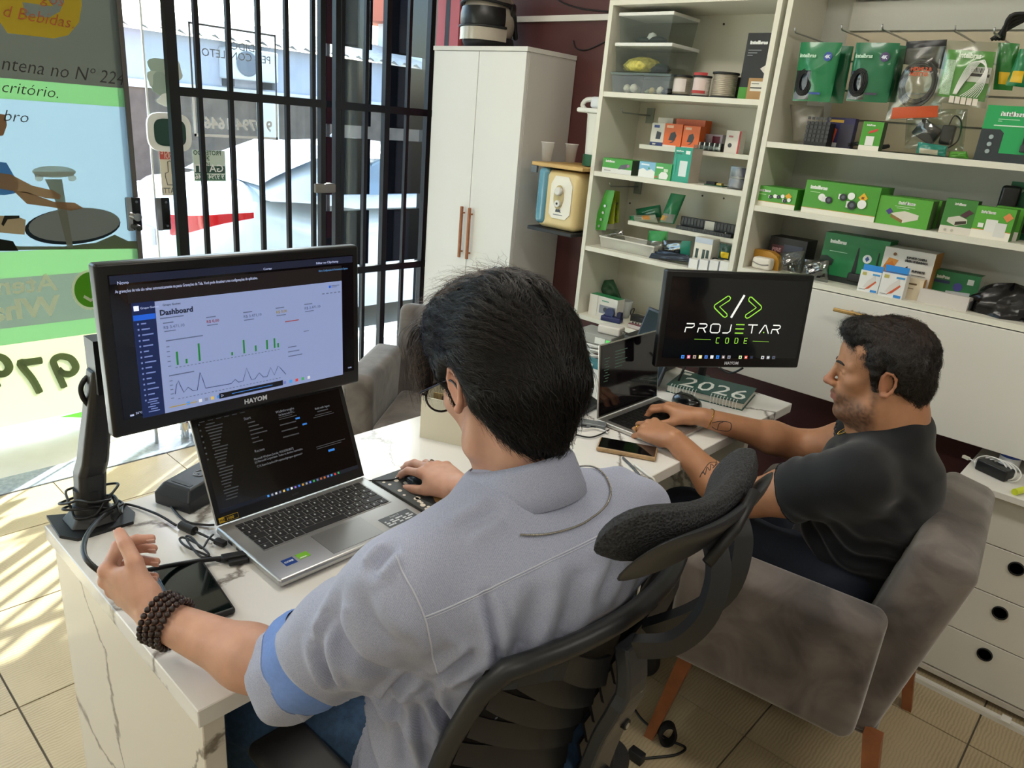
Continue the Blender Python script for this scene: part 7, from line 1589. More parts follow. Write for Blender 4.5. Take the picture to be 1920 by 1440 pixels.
# implicit-surface body modelling
def npv(v): return np.array([v[0], v[1], v[2]], dtype=np.float32)
class Field:
 def __init__(s, lo, hi, h):
  s.h = h; s.lo = np.array(lo, np.float32)
  s.n = np.ceil((np.array(hi) - np.array(lo)) / h).astype(int) + 1
  s.F = np.full(tuple(s.n), 1.0, np.float32)
  s.ax = [s.lo[i] + h * np.arange(s.n[i], dtype=np.float32) for i in range(3)]
 def block(s, lo, hi):
  a = np.clip(np.floor((np.array(lo) - s.lo) / s.h).astype(int), 0, s.n - 1); b = np.clip(np.ceil((np.array(hi) - s.lo) / s.h).astype(int) + 1, 0, s.n)
  if np.any(b - a < 1): return None
  sl = tuple(slice(a[i], b[i]) for i in range(3))
  X = s.ax[0][sl[0]][:, None, None]; Y = s.ax[1][sl[1]][None, :, None]; Z = s.ax[2][sl[2]][None, None, :]
  return sl, X, Y, Z
 def merge(s, sl, d, k, sub=False):
  C = s.F[sl]
  if not sub:
   if k <= 0: s.F[sl] = np.minimum(C, d); return
   hh = np.maximum(k - np.abs(C - d), 0) / k
   s.F[sl] = np.minimum(C, d) - hh * hh * k * .25
  else:
   d = -d
   hh = np.maximum(k - np.abs(C - d), 0) / max(k, 1e-6)
   s.F[sl] = np.maximum(C, d) + hh * hh * k * .25
 def rc(s, a, b, ra, rb, k=.02, sub=False, flat=None):
  """round cone; flat=(axis, factor) squashes the section along an axis"""
  a, b = npv(a), npv(b); m = max(ra, rb) * (1.0 if flat is None else max(1.0, 1.0 / flat[1] if flat[1] < 1 else 1.0)) + k + 2 * s.h + .004
  blk = s.block(np.minimum(a, b) - m, np.maximum(a, b) + m)
  if blk is None: return s
  sl, X, Y, Z = blk
  ba = b - a; L2 = float(ba @ ba) + 1e-12
  px, py, pz = X - a[0], Y - a[1], Z - a[2]
  t = np.clip((px * ba[0] + py * ba[1] + pz * ba[2]) / L2, 0, 1)
  qx, qy, qz = px - ba[0] * t, py - ba[1] * t, pz - ba[2] * t
  if flat is not None:
   n = npv(flat[0]); n = n / np.linalg.norm(n); dn = qx * n[0] + qy * n[1] + qz * n[2]; e = (1.0 / flat[1] - 1.0)
   qx, qy, qz = qx + n[0] * dn * e, qy + n[1] * dn * e, qz + n[2] * dn * e
  d = np.sqrt(qx * qx + qy * qy + qz * qz) - (ra + (rb - ra) * t)
  if flat is not None and flat[1] < 1: d = d * (.5 + .5 * flat[1])
  s.merge(sl, d, k, sub); return s
 def chain(s, pts, rs, k=.02, sub=False, flat=None):
  for i in range(len(pts) - 1): s.rc(pts[i], pts[i + 1], rs[i], rs[i + 1], k, sub, flat)
  return s
 def ell(s, c, r, k=.02, R=None, sub=False):
  c = npv(c); r = np.array(r, np.float32); m = float(max(r)) + k + 2 * s.h + .004
  blk = s.block(c - m, c + m)
  if blk is None: return s
  sl, X, Y, Z = blk
  px, py, pz = X - c[0], Y - c[1], Z - c[2]
  if R is not None:
   A = np.array([list(R.col[i][:3]) for i in range(3)], np.float32)
   px, py, pz = [px * A[i][0] + py * A[i][1] + pz * A[i][2] for i in range(3)]
  qx, qy, qz = px / r[0], py / r[1], pz / r[2]
  k0 = np.sqrt(qx * qx + qy * qy + qz * qz) + 1e-9
  k1 = np.sqrt((qx / r[0]) ** 2 + (qy / r[1]) ** 2 + (qz / r[2]) ** 2) + 1e-9
  s.merge(sl, k0 * (k0 - 1) / k1, k, sub); return s
 def cut(s, fn):
  """keep only where fn(X, Y, Z) < 0"""
  X = s.ax[0][:, None, None]; Y = s.ax[1][None, :, None]; Z = s.ax[2][None, None, :]
  s.F = np.maximum(s.F, fn(X, Y, Z).astype(np.float32)); return s
 def mesh(s):
  F = s.F; I = F < 0
  n = F.shape
  cnt = np.zeros((n[0] - 1, n[1] - 1, n[2] - 1), np.int8)
  corners = [(i, j, k) for i in (0, 1) for j in (0, 1) for k in (0, 1)]
  for i, j, k in corners: cnt += I[i:n[0] - 1 + i, j:n[1] - 1 + j, k:n[2] - 1 + k]
  act = (cnt > 0) & (cnt < 8)
  idx = np.argwhere(act)
  vid = np.full(act.shape, -1, np.int32); vid[act] = np.arange(len(idx))
  V = np.stack([F[idx[:, 0] + i, idx[:, 1] + j, idx[:, 2] + k] for i, j, k in corners], 1)
  P = np.zeros((len(idx), 3), np.float32); W = np.zeros(len(idx), np.float32)
  for a in range(8):
   for b in range(a + 1, 8):
    ca, cb = np.array(corners[a]), np.array(corners[b])
    if np.abs(ca - cb).sum() != 1: continue
    va, vb = V[:, a], V[:, b]; m = (va < 0) != (vb < 0)
    t = np.where(m, va / np.where(np.abs(va - vb) < 1e-9, 1e-9, va - vb), 0)
    P += np.where(m[:, None], ca + (cb - ca) * t[:, None], 0); W += m
  P = s.lo + s.h * (idx + P / W[:, None])
  quads = []
  for ax in range(3):
   sl0 = [slice(None)] * 3; sl1 = [slice(None)] * 3; sl0[ax] = slice(0, -1); sl1[ax] = slice(1, None)
   ch = I[tuple(sl0)] != I[tuple(sl1)]
   e = np.argwhere(ch)
   u, w = (ax + 1) % 3, (ax + 2) % 3
   e = e[(e[:, u] > 0) & (e[:, w] > 0) & (e[:, u] < n[u] - 1) & (e[:, w] < n[w] - 1)]
   def c(du, dw):
    q = e.copy(); q[:, u] -= du; q[:, w] -= dw; return vid[q[:, 0], q[:, 1], q[:, 2]]
   Q = np.stack([c(1, 1), c(0, 1), c(0, 0), c(1, 0)], 1)
   flip = ~I[e[:, 0], e[:, 1], e[:, 2]]
   Q[flip] = Q[flip][:, ::-1]
   quads.append(Q)
  Q = np.concatenate(quads)
  Q = Q[(Q >= 0).all(1)]
  return P, Q
def adj_smooth(P, Q, it=2, lam=.5):
 E = np.concatenate([Q[:, [0, 1]], Q[:, [1, 2]], Q[:, [2, 3]], Q[:, [3, 0]]])
 E = np.concatenate([E, E[:, ::-1]])
 deg = np.bincount(E[:, 0], minlength=len(P)).astype(np.float32)[:, None]; deg[deg == 0] = 1
 for _ in range(it):
  S = np.zeros_like(P)
  for c in range(3): S[:, c] = np.bincount(E[:, 0], weights=P[E[:, 1], c], minlength=len(P))
  P = P + lam * (S / deg - P)
 return P
def vnormals(P, Q):
 N = np.cross(P[Q[:, 2]] - P[Q[:, 0]], P[Q[:, 3]] - P[Q[:, 1]])
 V = np.zeros_like(P)
 for j in range(4):
  for c in range(3): V[:, c] += np.bincount(Q[:, j], weights=N[:, c], minlength=len(P))
 return V / (np.linalg.norm(V, axis=1, keepdims=True) + 1e-12)
def vnoise(P, scale, seed=0):
 """smooth value noise in [-1, 1]"""
 q = P * np.array(scale, np.float32) + 131.7 + seed * 17.31
 i = np.floor(q).astype(np.int64); f = q - i; f = f * f * (3 - 2 * f)
 def hsh(a, b, c):
  n = (a * 73856093) ^ (b * 19349663) ^ (c * 83492791) ^ (seed * 2654435761)
  n = (n ^ (n >> 13)) * 1274126177 & 0x7fffffff
  return (n % 100003) / 50001.5 - 1
 r = 0
 for dx in (0, 1):
  for dy in (0, 1):
   for dz in (0, 1):
    w = (f[:, 0] if dx else 1 - f[:, 0]) * (f[:, 1] if dy else 1 - f[:, 1]) * (f[:, 2] if dz else 1 - f[:, 2])
    r = r + w * hsh(i[:, 0] + dx, i[:, 1] + dy, i[:, 2] + dz)
 return r
def np_mesh(name, P, Q, material, parent=None, col=None):
 me = bpy.data.meshes.new(name)
 me.vertices.add(len(P)); me.vertices.foreach_set('co', P.astype(np.float32).ravel())
 me.loops.add(len(Q) * 4); me.loops.foreach_set('vertex_index', Q.astype(np.int32).ravel())
 me.polygons.add(len(Q)); me.polygons.foreach_set('loop_start', np.arange(0, len(Q) * 4, 4, dtype=np.int32)); me.polygons.foreach_set('loop_total', np.full(len(Q), 4, np.int32))
 me.polygons.foreach_set('use_smooth', np.ones(len(Q), bool))
 me.update(calc_edges=True); me.validate()
 if col is not None:
  a = me.color_attributes.new('Col', 'FLOAT_COLOR', 'POINT')
  a.data.foreach_set('color', np.concatenate([col, np.ones((len(P), 1))], 1).astype(np.float32).ravel())
 return link(name, me, material, parent)
def bvh_of(P, Q): return BVHTree.FromPolygons([tuple(p) for p in P.tolist()], Q.tolist())
def skin_material(name, base, rough=.48):
 m = bpy.data.materials.new(name); m.use_nodes = True
 nt = m.node_tree; b = nt.nodes['Principled BSDF']; L = nt.links.new
 at = nt.nodes.new('ShaderNodeAttribute'); at.attribute_name = 'Col'
 tc = nt.nodes.new('ShaderNodeTexCoord'); n = nt.nodes.new('ShaderNodeTexNoise'); n.inputs['Scale'].default_value = 40; n.inputs['Detail'].default_value = 5; L(tc.outputs['Object'], n.inputs['Vector'])
 mr = nt.nodes.new('ShaderNodeMapRange'); mr.inputs['From Min'].default_value = .3; mr.inputs['From Max'].default_value = .7; mr.inputs['To Min'].default_value = .92; mr.inputs['To Max'].default_value = 1.06; L(n.outputs[0], mr.inputs['Value'])
 sc = nt.nodes.new('ShaderNodeVectorMath'); sc.operation = 'SCALE'; L(at.outputs['Color'], sc.inputs[0]); L(mr.outputs[0], sc.inputs['Scale']); L(sc.outputs[0], b.inputs['Base Color'])
 b.inputs['Roughness'].default_value = rough; b.inputs['Subsurface Weight'].default_value = .12; b.inputs['Subsurface Radius'].default_value = (.01, .004, .002); b.inputs['Subsurface Scale'].default_value = .6
 n2 = nt.nodes.new('ShaderNodeTexNoise'); n2.inputs['Scale'].default_value = 350; L(tc.outputs['Object'], n2.inputs['Vector'])
 bp = nt.nodes.new('ShaderNodeBump'); bp.inputs['Strength'].default_value = .12; bp.inputs['Distance'].default_value = .001; L(n2.outputs[0], bp.inputs['Height']); L(bp.outputs[0], b.inputs['Normal'])
 return m
def head_frame(c, az, pitch, roll=0.0):
 f = Vector((math.cos(pitch) * math.cos(az), math.cos(pitch) * math.sin(az), -math.sin(pitch)))
 l = Vector((0, 0, 1)).cross(f).normalized(); u = f.cross(l)
 l2 = l * math.cos(roll) + u * math.sin(roll); u2 = f.cross(l2)
 M = Matrix((f, l2, u2)).transposed().to_4x4(); M.translation = Vector(c); return M
def add_head(F, M, s=1.0, jaw=1.0):
 """local x forward, y left, z up; origin between the ears"""
 R = M.to_3x3()
 def T(x, y, z): return M @ Vector((x * s, y * s, z * s))
 F.ell(T(-.014, 0, .045), (.097 * s, .0745 * s, .083 * s), .02, R)
 F.ell(T(.040, 0, .045), (.055 * s, .062 * s, .060 * s), .03, R)
 F.ell(T(.042, 0, -.032), (.052 * s, .057 * s, .072 * s), .03, R)
 for y in (1, -1):
  F.rc(T(-.008, y * .053, -.035), T(.022, y * .050 * jaw, -.082), .017 * s, .016 * s, .03)
  F.rc(T(.022, y * .050 * jaw, -.082), T(.074, y * .016, -.104), .016 * s, .015 * s, .03)
  F.ell(T(.058, y * .043, -.016), (.022 * s, .020 * s, .018 * s), .02, R)
  F.rc(T(.088, y * .010, .020), T(.070, y * .046, .020), .010 * s, .009 * s, .014)
  F.ell(T(.1005, y * .031, .0005), (.014 * s, .017 * s, .0125 * s), .010, R, True)
  F.rc(T(.0885, y * .020, .0065), T(.0835, y * .043, .0045), .0042 * s, .0038 * s, .006)
  F.rc(T(.0875, y * .021, -.0085), T(.0830, y * .042, -.0075), .0038 * s, .0034 * s, .006)
  F.ell(T(.1045, y * .0125, -.033), (.010 * s, .0075 * s, .0075 * s), .006, R)
 F.ell(T(.074, 0, -.103), (.019 * s, .022 * s, .015 * s), .02, R)
 F.rc(T(.0925, 0, .020), T(.1145, 0, -.024), .0075 * s, .0095 * s, .010)
 F.ell(T(.1165, 0, -.029), (.0115 * s, .0115 * s, .0095 * s), .008, R)
 F.ell(T(.080, 0, -.060), (.023 * s, .030 * s, .026 * s), .015, R)
 for y in (1, -1):
  F.rc(T(.1025, 0, -.0565), T(.0885, y * .023, -.0610), .0050 * s, .0026 * s, .005)
  F.rc(T(.1005, 0, -.0680), T(.0885, y * .022, -.0640), .0058 * s, .0026 * s, .005)
  F.rc(T(.1085, 0, -.0618), T(.0905, y * .026, -.0622), .0012 * s, .0010 * s, .003, True)
  F.ell(T(.1105, y * .0065, -.0405), (.0035 * s, .003 * s, .003 * s), .003, R, True)
  c = (-.006, y * .078, -.004)
  Re = R @ Matrix.Rotation(y * .30, 3, 'Z') @ Matrix.Rotation(-.18, 3, 'Y')
  F.ell(T(c[0], y * .0765, c[2] + .002), (.0165 * s, .006 * s, .029 * s), .006, Re)
  ring = [(.012, .004), (.010, .018), (.002, .028), (-.010, .027), (-.018, .016), (-.0185, .000), (-.012, -.016), (-.002, -.026), (.006, -.027)]
  pts = [T(c[0] + a, y * (.0835 + .004 * (a < 0)), c[2] + b) for a, b in ring]
  F.chain(pts, [.0034 * s] * 6 + [.004 * s, .0055 * s, .005 * s], .004)
  F.ell(T(c[0] + .004, y * .0900, c[2] - .004), (.0075 * s, .0075 * s, .0095 * s), .004, Re, True)
  F.ell(T(c[0] - .005, y * .0900, c[2] + .014), (.007 * s, .0055 * s, .006 * s), .004, Re, True)
  F.ell(T(c[0] + .010, y * .0805, c[2] - .003), (.004 * s, .004 * s, .006 * s), .004, R)
 return T
def add_hand(F, wrist, f, n, side, curls, spread=.06, thumb=(.7, .25, .3), s=1.0, palm_bend=0.0):
 """f forward, n dorsal normal, side=+1 when the thumb lies along f x n ; curls: 4 fingers (mcp, pip, dip)
 returns finger joints"""
 f = Vector(f).normalized(); n = (Vector(n) - f * Vector(n).dot(f)).normalized(); t = f.cross(n) * side
 w = Vector(wrist)
 def L(a, b, c): return w + f * (a * s) + t * (b * s) + n * (c * s)
 mc = [(.090, .027, -.001), (.093, .006, .002), (.087, -.014, .0), (.077, -.032, -.004)]
 for k, (a, b, c) in enumerate(mc):
  F.rc(L(.006, b * .45, -.002), L(a, b, c), .0165 * s, .0112 * s, .014)
 F.rc(L(.02, .018, -.012), L(.06, .030, -.010), .016 * s, .012 * s, .014)
 F.rc(L(.02, -.018, -.010), L(.060, -.026, -.010), .014 * s, .011 * s, .014)
 F.ell(L(.05, 0, -.006), (.036 * s, .030 * s, .012 * s), .012, Matrix((f, t, n)).transposed())
 ln = [(.043, .026, .020), (.047, .029, .021), (.043, .027, .021), (.034, .020, .018)]
 rd = [(.0098, .0088, .0080, .0068), (.0100, .0090, .0082, .0070), (.0095, .0085, .0077, .0066), (.0085, .0075, .0068, .0058)]
 out = []
 for k in range(4):
  p = L(*mc[k]); ang = 0.0; pts = [p]
  sp = (1.5 - k) * spread
  d0 = (f * math.cos(sp) + t * math.sin(sp))
  for j in range(3):
   ang += curls[k][j]
   d = d0 * math.cos(ang) - n * math.sin(ang)
   p = p + d * (ln[k][j] * s); pts.append(p)
  F.rc(pts[0], pts[1], rd[k][0] * s, rd[k][1] * s, .006); F.rc(pts[1], pts[2], rd[k][1] * s, rd[k][2] * s, .003); F.rc(pts[2], pts[3], rd[k][2] * s, rd[k][3] * s, .003)
  F.ell(pts[0] + n * .003 * s, (.0095 * s,) * 3, .006)
  out.append(pts)
 o, dn, cu = thumb
 c0 = L(.022, .022, -.008)
 d = (f * math.cos(o) + t * math.sin(o) - n * dn).normalized()
 p1 = c0 + d * .044 * s
 d2 = (d + (f * .9 - t * .5 - n * .1) * cu).normalized(); p2 = p1 + d2 * .032 * s
 d3 = (d2 + (f * .7 - t * .6 - n * .2) * cu).normalized(); p3 = p2 + d3 * .026 * s
 F.rc(c0, p1, .0155 * s, .0115 * s, .012); F.rc(p1, p2, .0112 * s, .0100 * s, .004); F.rc(p2, p3, .0100 * s, .0082 * s, .003)
 out.append([c0, p1, p2, p3])
 return out
def nails(parent, fingers, n_hint, m):
 for pts in fingers:
  a, b = pts[-2], pts[-1]; d = (b - a).normalized()
  base = (pts[-2] - pts[-3]).normalized()
  nn = n_hint - d * n_hint.dot(d)
  if nn.length < 1e-3: continue
  nn.normalize(); sd = d.cross(nn)
  c = b + nn * .0052
  M = Matrix((d, sd, nn)).transposed().to_4x4(); M.translation = c
  MB().rbox(-.006, .006, -.0048, .0048, -.0016, .0013, .0014, 2, M).build('nail', m, parent, 60)
def strands(name, parent, m, seeds, bvh, flow, length, lift, rad, segs=7, wave=.0, seed=1):
 """thin tapered hairs that follow a surface"""
 rr = random.Random(seed); mb_v = []; mb_f = []
 for (p, nrm) in seeds:
  L = length(p) * (.7 + .6 * rr.random()); step = L / segs; q = Vector(p); pts = []; ph = rr.random() * 6.28; lf = lift * rr.random()
  jit = Vector((rr.uniform(-1, 1), rr.uniform(-1, 1), rr.uniform(-1, 1))) * .22
  for k in range(segs + 1):
   loc, nn, _, _ = bvh.find_nearest(q)
   if loc is None: break
   off = .0012 + lf * (k / segs) ** 1.5
   side = nn.cross(flow(loc, nn)).normalized() if wave else Vector((0, 0, 0))
   pts.append((loc + nn * off + side * (wave * math.sin(ph + k * 1.3)), nn))
   d = flow(loc, nn) + jit; d = d - nn * d.dot(nn)
   if d.length < 1e-5: break
   q = loc + d.normalized() * step + nn * .001
  if len(pts) < 3: continue
  b0 = len(mb_v); N = len(pts)
  for k, (c, nn) in enumerate(pts):
   tg = (pts[min(k + 1, N - 1)][0] - pts[max(k - 1, 0)][0]).normalized(); sd = tg.cross(nn).normalized(); r = rad * (1 - .85 * (k / (N - 1)) ** 2) * (.7 if k == 0 else 1)
   mb_v += [tuple(c + sd * r), tuple(c + nn * r * .8), tuple(c - sd * r)]
  for k in range(N - 1):
   a = b0 + 3 * k
   mb_f += [(a, a + 1, a + 4, a + 3), (a + 1, a + 2, a + 5, a + 4)]
 me = bpy.data.meshes.new(name); me.from_pydata(mb_v, [], mb_f); me.update(); shade(me, True)
 o = link(name, me, m, parent); o['kind'] = 'stuff'; return o
def surf_samples(P, Q, N, n, test, seed=1):
 rs = np.random.RandomState(seed); out = []
 C = P[Q].mean(1); nn = np.cross(P[Q[:, 2]] - P[Q[:, 0]], P[Q[:, 3]] - P[Q[:, 1]]); A = np.linalg.norm(nn, axis=1); nn /= A[:, None] + 1e-12
 ok = np.array([test(c) for c in C]); w = A * ok; w /= w.sum()
 for i in rs.choice(len(Q), n, p=w): out.append((Vector(C[i] + rs.uniform(-.002, .002, 3)), Vector(nn[i])))
 return out
def on_surface_line(bvh, pts, off=.0008, n=6):
 out = []
 for p in spline(pts, n):
  loc, nn, _, _ = bvh.find_nearest(p)
  out.append(loc + nn * off)
 return out
# man in the blue shirt
SK1 = hexc('#c99b84')
M_SKIN1 = skin_material('skin_light', SK1)
HM = head_frame((-.632, .703, 1.190), math.radians(169), math.radians(29), math.radians(-2))
NB = Vector((-.575, .698, 1.065))
SL, SR = Vector((-.578, .498, .968)), Vector((-.505, .852, .968))
EL, WL = Vector((-.722, .424, .792)), Vector((-.912, .333, .820))
ER, WR = Vector((-.715, .985, .815)), Vector((-.948, .960, .800))
HIP = Vector((-.565, .700, .545))
KL, KR = Vector((-.945, .470, .575)), Vector((-.960, .90, .575))
F = Field((-1.22, .24, .45), (-.34, 1.14, 1.36), .0032)
T1 = add_head(F, HM, .98)
F.rc(T1(-.030, 0, -.045), NB, .052, .052, .02); F.rc(T1(.0, 0, -.055), NB + Vector((-.03, 0, -.02)), .044, .046, .02)
F.rc(NB + Vector((0, 0, -.06)), HIP, .05, .10, .02); F.rc(SL, SR, .05, .05, .05); F.rc(Vector((-.58, .66, .56)), KL, .055, .045, .03); F.rc(Vector((-.58, .77, .56)), KR, .055, .045, .03)
for (s_, e, w) in ((SL, EL, WL), (SR, ER, WR)):
 F.rc(s_, e, .046, .040, .03)
 mid = e.lerp(w, .30)
 F.rc(e, mid, .041, .0425, .02); F.rc(mid, w, .0425, .0270, .02, flat=((0, 0, 1), .86))
fL = Vector((-.94, -.24, .16)).normalized(); nL = Vector((-.25, -.95, -.15))
hl = add_hand(F, WL + fL * .012, fL, nL, 1, [(.95, 1.05, .35), (.92, 1.15, .5), (.9, 1.2, .55), (.85, 1.2, .6)], .05, (.75, .35, .5))
fR = Vector((-1, .03, .06)).normalized(); nR = Vector((.05, -.12, 1))
hr = add_hand(F, WR + fR * .012, fR, nR, -1, [(.30, .42, .25), (.22, .38, .25), (.30, .42, .3), (.38, .45, .3)], .07, (.45, .35, .25))
P, Q = F.mesh(); P = adj_smooth(P, Q, 1, .4)
Ml_ = np.array(HM.inverted())
loc = (np.concatenate([P, np.ones((len(P), 1))], 1) @ Ml_.T)[:, :3]
col = np.tile(np.array(SK1, np.float32), (len(P), 1))
def blush(c, r, tint, a):
 global col
 d = np.linalg.norm(P - np.array(c, np.float32), axis=1); w = np.clip(1 - d / r, 0, 1)[:, None] * a; col = col * (1 - w) + np.array(tint, np.float32) * w
red1 = hexc('#b8705c')
for pts in hl + hr:
 for k, p in enumerate(pts[1:]): blush(p, .016, red1, .55)
 blush(pts[0], .02, red1, .4)
ear = (np.abs(loc[:, 1]) > .076) & (np.abs(loc[:, 0]) < .03) & (np.abs(loc[:, 2]) < .04); col[ear] = col[ear] * .7 + np.array(hexc('#c07a66')) * .3
lip = (loc[:, 0] > .088) & (loc[:, 2] < -.052) & (loc[:, 2] > -.074) & (np.abs(loc[:, 1]) < .024); col[lip] = col[lip] * .5 + np.array(hexc('#a85f55')) * .5
man1 = np_mesh('person', P, Q, M_SKIN1, None, col)
tag(man1, 'man in a pale blue shirt seen from behind, leaning over the silver laptop', 'person')
M_NAIL = mat('#d3a898', .3)
nails(man1, [p for p in hl], Vector((-.25, -.95, -.15)), M_NAIL); nails(man1, hr, Vector((0, 0, 1)), M_NAIL)
for y in (1, -1):
 MB().lathe([(.0118 * math.sin(PI * k / 10), -.0118 * math.cos(PI * k / 10)) for k in range(11)], n=16, M=HM @ Matrix.Translation((.0795, y * .0305, .0))).build('eye', mat('#e6e2dc', .1), man1, True)
 MB().lathe([(0, .0112), (.0052, .0104), (.0055, .0098)], n=16, M=HM @ Matrix.Translation((.0798, y * .0305, .0)) @ Matrix.Rotation(PI / 2, 4, 'Y')).build('iris', mat('#2a1a10', .1), man1, True)
 MB().tube([T1(.094 - .004 * k, y * (.014 + .0075 * k), .019 + .0035 * math.sin(k * .8)) for k in range(5)], [.002, .003, .003, .0026, .001], 6).build('eyebrow', mat('#1a1411', .7), man1, True)
M_JEANS = mat('#2e4a68', .8, noise=.22, nscale=120, bump=.15, bscale=500)
F = Field((-1.14, .28, .02), (-.40, 1.10, .70), .0065)
F.ell((-.565, .715, .57), (.125, .19, .10), .05)
for (yy, k, ft) in ((.625, KL, Vector((-.955, .47, .07))), (.80, KR, Vector((-.975, .90, .07)))):
 h_ = Vector((-.57, yy, .565)); F.rc(h_, k, .092, .070, .05); F.rc(k, ft, .070, .050, .03)
F.cut(lambda X, Y, Z: .045 - Z + 0 * X + 0 * Y)
P, Q = F.mesh(); N = vnormals(P, Q)
P = P + N * (.0035 * vnoise(P, (26, 26, 40), 3) + .002 * vnoise(P, (60, 60, 60), 4))[:, None]
np_mesh('jeans', P, Q, M_JEANS, man1)
for ft in (Vector((-.955, .47, 0)), Vector((-.975, .90, 0))):
 F = Field(ft + Vector((-.25, -.07, 0)), ft + Vector((.09, .07, .14)), .005)
 F.rc(ft + Vector((.03, 0, .045)), ft + Vector((-.17, 0, .032)), .042, .034, .02); F.rc(ft + Vector((.02, 0, .045)), ft + Vector((.02, 0, .1)), .04, .045, .02); F.cut(lambda X, Y, Z: .002 - Z + 0 * X + 0 * Y)
 Pq = F.mesh(); np_mesh('shoe', *Pq, mat('#d6d6d2', .6), man1)
def shirt_material():
 m = bpy.data.materials.new('blue_oxford'); m.use_nodes = True
 nt = m.node_tree; b = nt.nodes['Principled BSDF']; L = nt.links.new
 tc = nt.nodes.new('ShaderNodeTexCoord')
 w = nt.nodes.new('ShaderNodeTexWave'); w.bands_direction = 'DIAGONAL'; w.inputs['Scale'].default_value = 210; w.inputs['Distortion'].default_value = 1.2; w.inputs['Detail Scale'].default_value = .3; L(tc.outputs['Object'], w.inputs['Vector'])
 n = nt.nodes.new('ShaderNodeTexNoise'); n.inputs['Scale'].default_value = 700; L(tc.outputs['Object'], n.inputs['Vector'])
 mx = nt.nodes.new('ShaderNodeMath'); mx.operation = 'MULTIPLY_ADD'; mx.inputs[1].default_value = .25; L(w.outputs['Fac'], mx.inputs[0]); L(n.outputs[0], mx.inputs[2])
 cr = nt.nodes.new('ShaderNodeValToRGB'); e = cr.color_ramp.elements; e[0].position = .3; e[0].color = (*hexc('#9098b4'), 1); e[1].position = .9; e[1].color = (*hexc('#b3b7c9'), 1)
 L(mx.outputs[0], cr.inputs[0]); L(cr.outputs[0], b.inputs['Base Color'])
 b.inputs['Roughness'].default_value = .85; b.inputs['Specular IOR Level'].default_value = .2; b.inputs['Sheen Weight'].default_value = .15
 bp = nt.nodes.new('ShaderNodeBump'); bp.inputs['Strength'].default_value = .15; bp.inputs['Distance'].default_value = .001; L(n.outputs[0], bp.inputs['Height']); L(bp.outputs[0], b.inputs['Normal'])
 return m
M_SHIRT = shirt_material()
F = Field((-.92, .30, .47), (-.33, 1.16, 1.12), .0046)
C7 = Vector((-.565, .692, 1.045))
F.rc((-.555, .705, .56), (-.55, .695, .86), .15, .140, .05, flat=((1, 0, 0), .80))
F.rc((-.575, .60, .57), (-.575, .81, .57), .118, .118, .05); F.rc((-.625, .61, .60), (-.625, .79, .60), .105, .105, .05); F.rc((-.60, .56, .54), (-.60, .545, .86), .075, .065, .04)
F.ell((-.535, .685, .91), (.118, .180, .140), .06)
F.rc((-.555, .58, .965), (-.51, .79, .965), .075, .075, .05)
F.rc(C7 + Vector((-.012, 0, -.035)), C7 + Vector((.02, 0, -.09)), .066, .12, .05)
for (s_, e) in ((SL, EL), (SR, ER)):
 F.rc(C7 + Vector((-.01, 0, -.032)), s_ + Vector((0, 0, .006)), .060, .062, .05)
 d = (e - s_); end = s_ + d * .93
 F.rc(s_, s_ + d * .5, .068, .066, .04); F.rc(s_ + d * .5, end, .066, .058, .03)
for (s_, e) in ((SL, EL), (SR, ER)):
 d = (e - s_).normalized(); c = s_ + (e - s_) * 1.02
 F.rc(c, c + d * .12, .050, .050, .004, True)
_bz, _bx = [.3, .48, .56, .66, .75, .84, .93, .95, 1.3], [-.44, -.44, -.462, -.470, -.458, -.428, -.392, -.382, -.20]
F.cut(lambda X, Y, Z: X - (np.interp(Z, _bz, _bx) - .045 * np.clip((Y - OY) / .2, -1.4, 1.4) ** 2 - .022))
P, Q = F.mesh(); P = adj_smooth(P, Q, 3, .5); N = vnormals(P, Q)
ym = P[:, 1] - .69
armL = np.clip((.555 - P[:, 1]) / .06, 0, 1) * np.clip((1.0 - P[:, 2]) / .06, 0, 1); armR = np.clip((P[:, 1] - .81) / .06, 0, 1)
dL = np.array((EL - SL).normalized()); tL = (P - np.array(SL)) @ dL
dd = .0035 * vnoise(P, (18, 14, 8), 1) + .0070 * np.clip(.95 - P[:, 2], 0, .4) / .4 * vnoise(P, (16, 22, 5), 2) * (1 - armL)
sw = np.clip(tL / .25, 0, 1); ang = np.arctan2(P[:, 2] - SL.z - tL * dL[2], P[:, 1] - SL.y - tL * dL[1])
dd = dd + armL * (.0085 * sw + .002) * (1 - 2 * np.abs(np.sin(tL * 48 + .9 * np.sin(ang * 2 + 1) + 2.6 * vnoise(P, (9, 9, 9), 5)))) * (.75 + .25 * np.cos(ang + .6)) + armR * .003 * np.sin(P[:, 0] * 90 + 4 * vnoise(P, (8, 8, 8), 6))
back = np.clip((P[:, 0] + .56) / .06, 0, 1)
u1 = (P[:, 2] - .93) * .75 + (P[:, 1] - .60) * .9
dd = dd + back * np.clip((.90 - P[:, 2]) / .12, 0, 1) * np.clip((.80 - P[:, 1]) / .16, 0, 1) * .0075 * (1 - 2 * np.abs(np.sin(u1 * 27 + 1.2 * vnoise(P, (8, 8, 8), 7))))
pl = np.exp(-((P[:, 1] - .575 - (.93 - P[:, 2]) * .05) / .0065) ** 2) * back * np.clip((.925 - P[:, 2]) / .02, 0, 1) * np.clip((P[:, 2] - .72) / .1, 0, 1)
dd = dd - .0080 * pl
yk = .945 - .06 * np.abs(ym) ; dd = dd + .0012 * (P[:, 2] > yk) * back
P0_ = P.copy(); bv0 = bvh_of(P, Q)
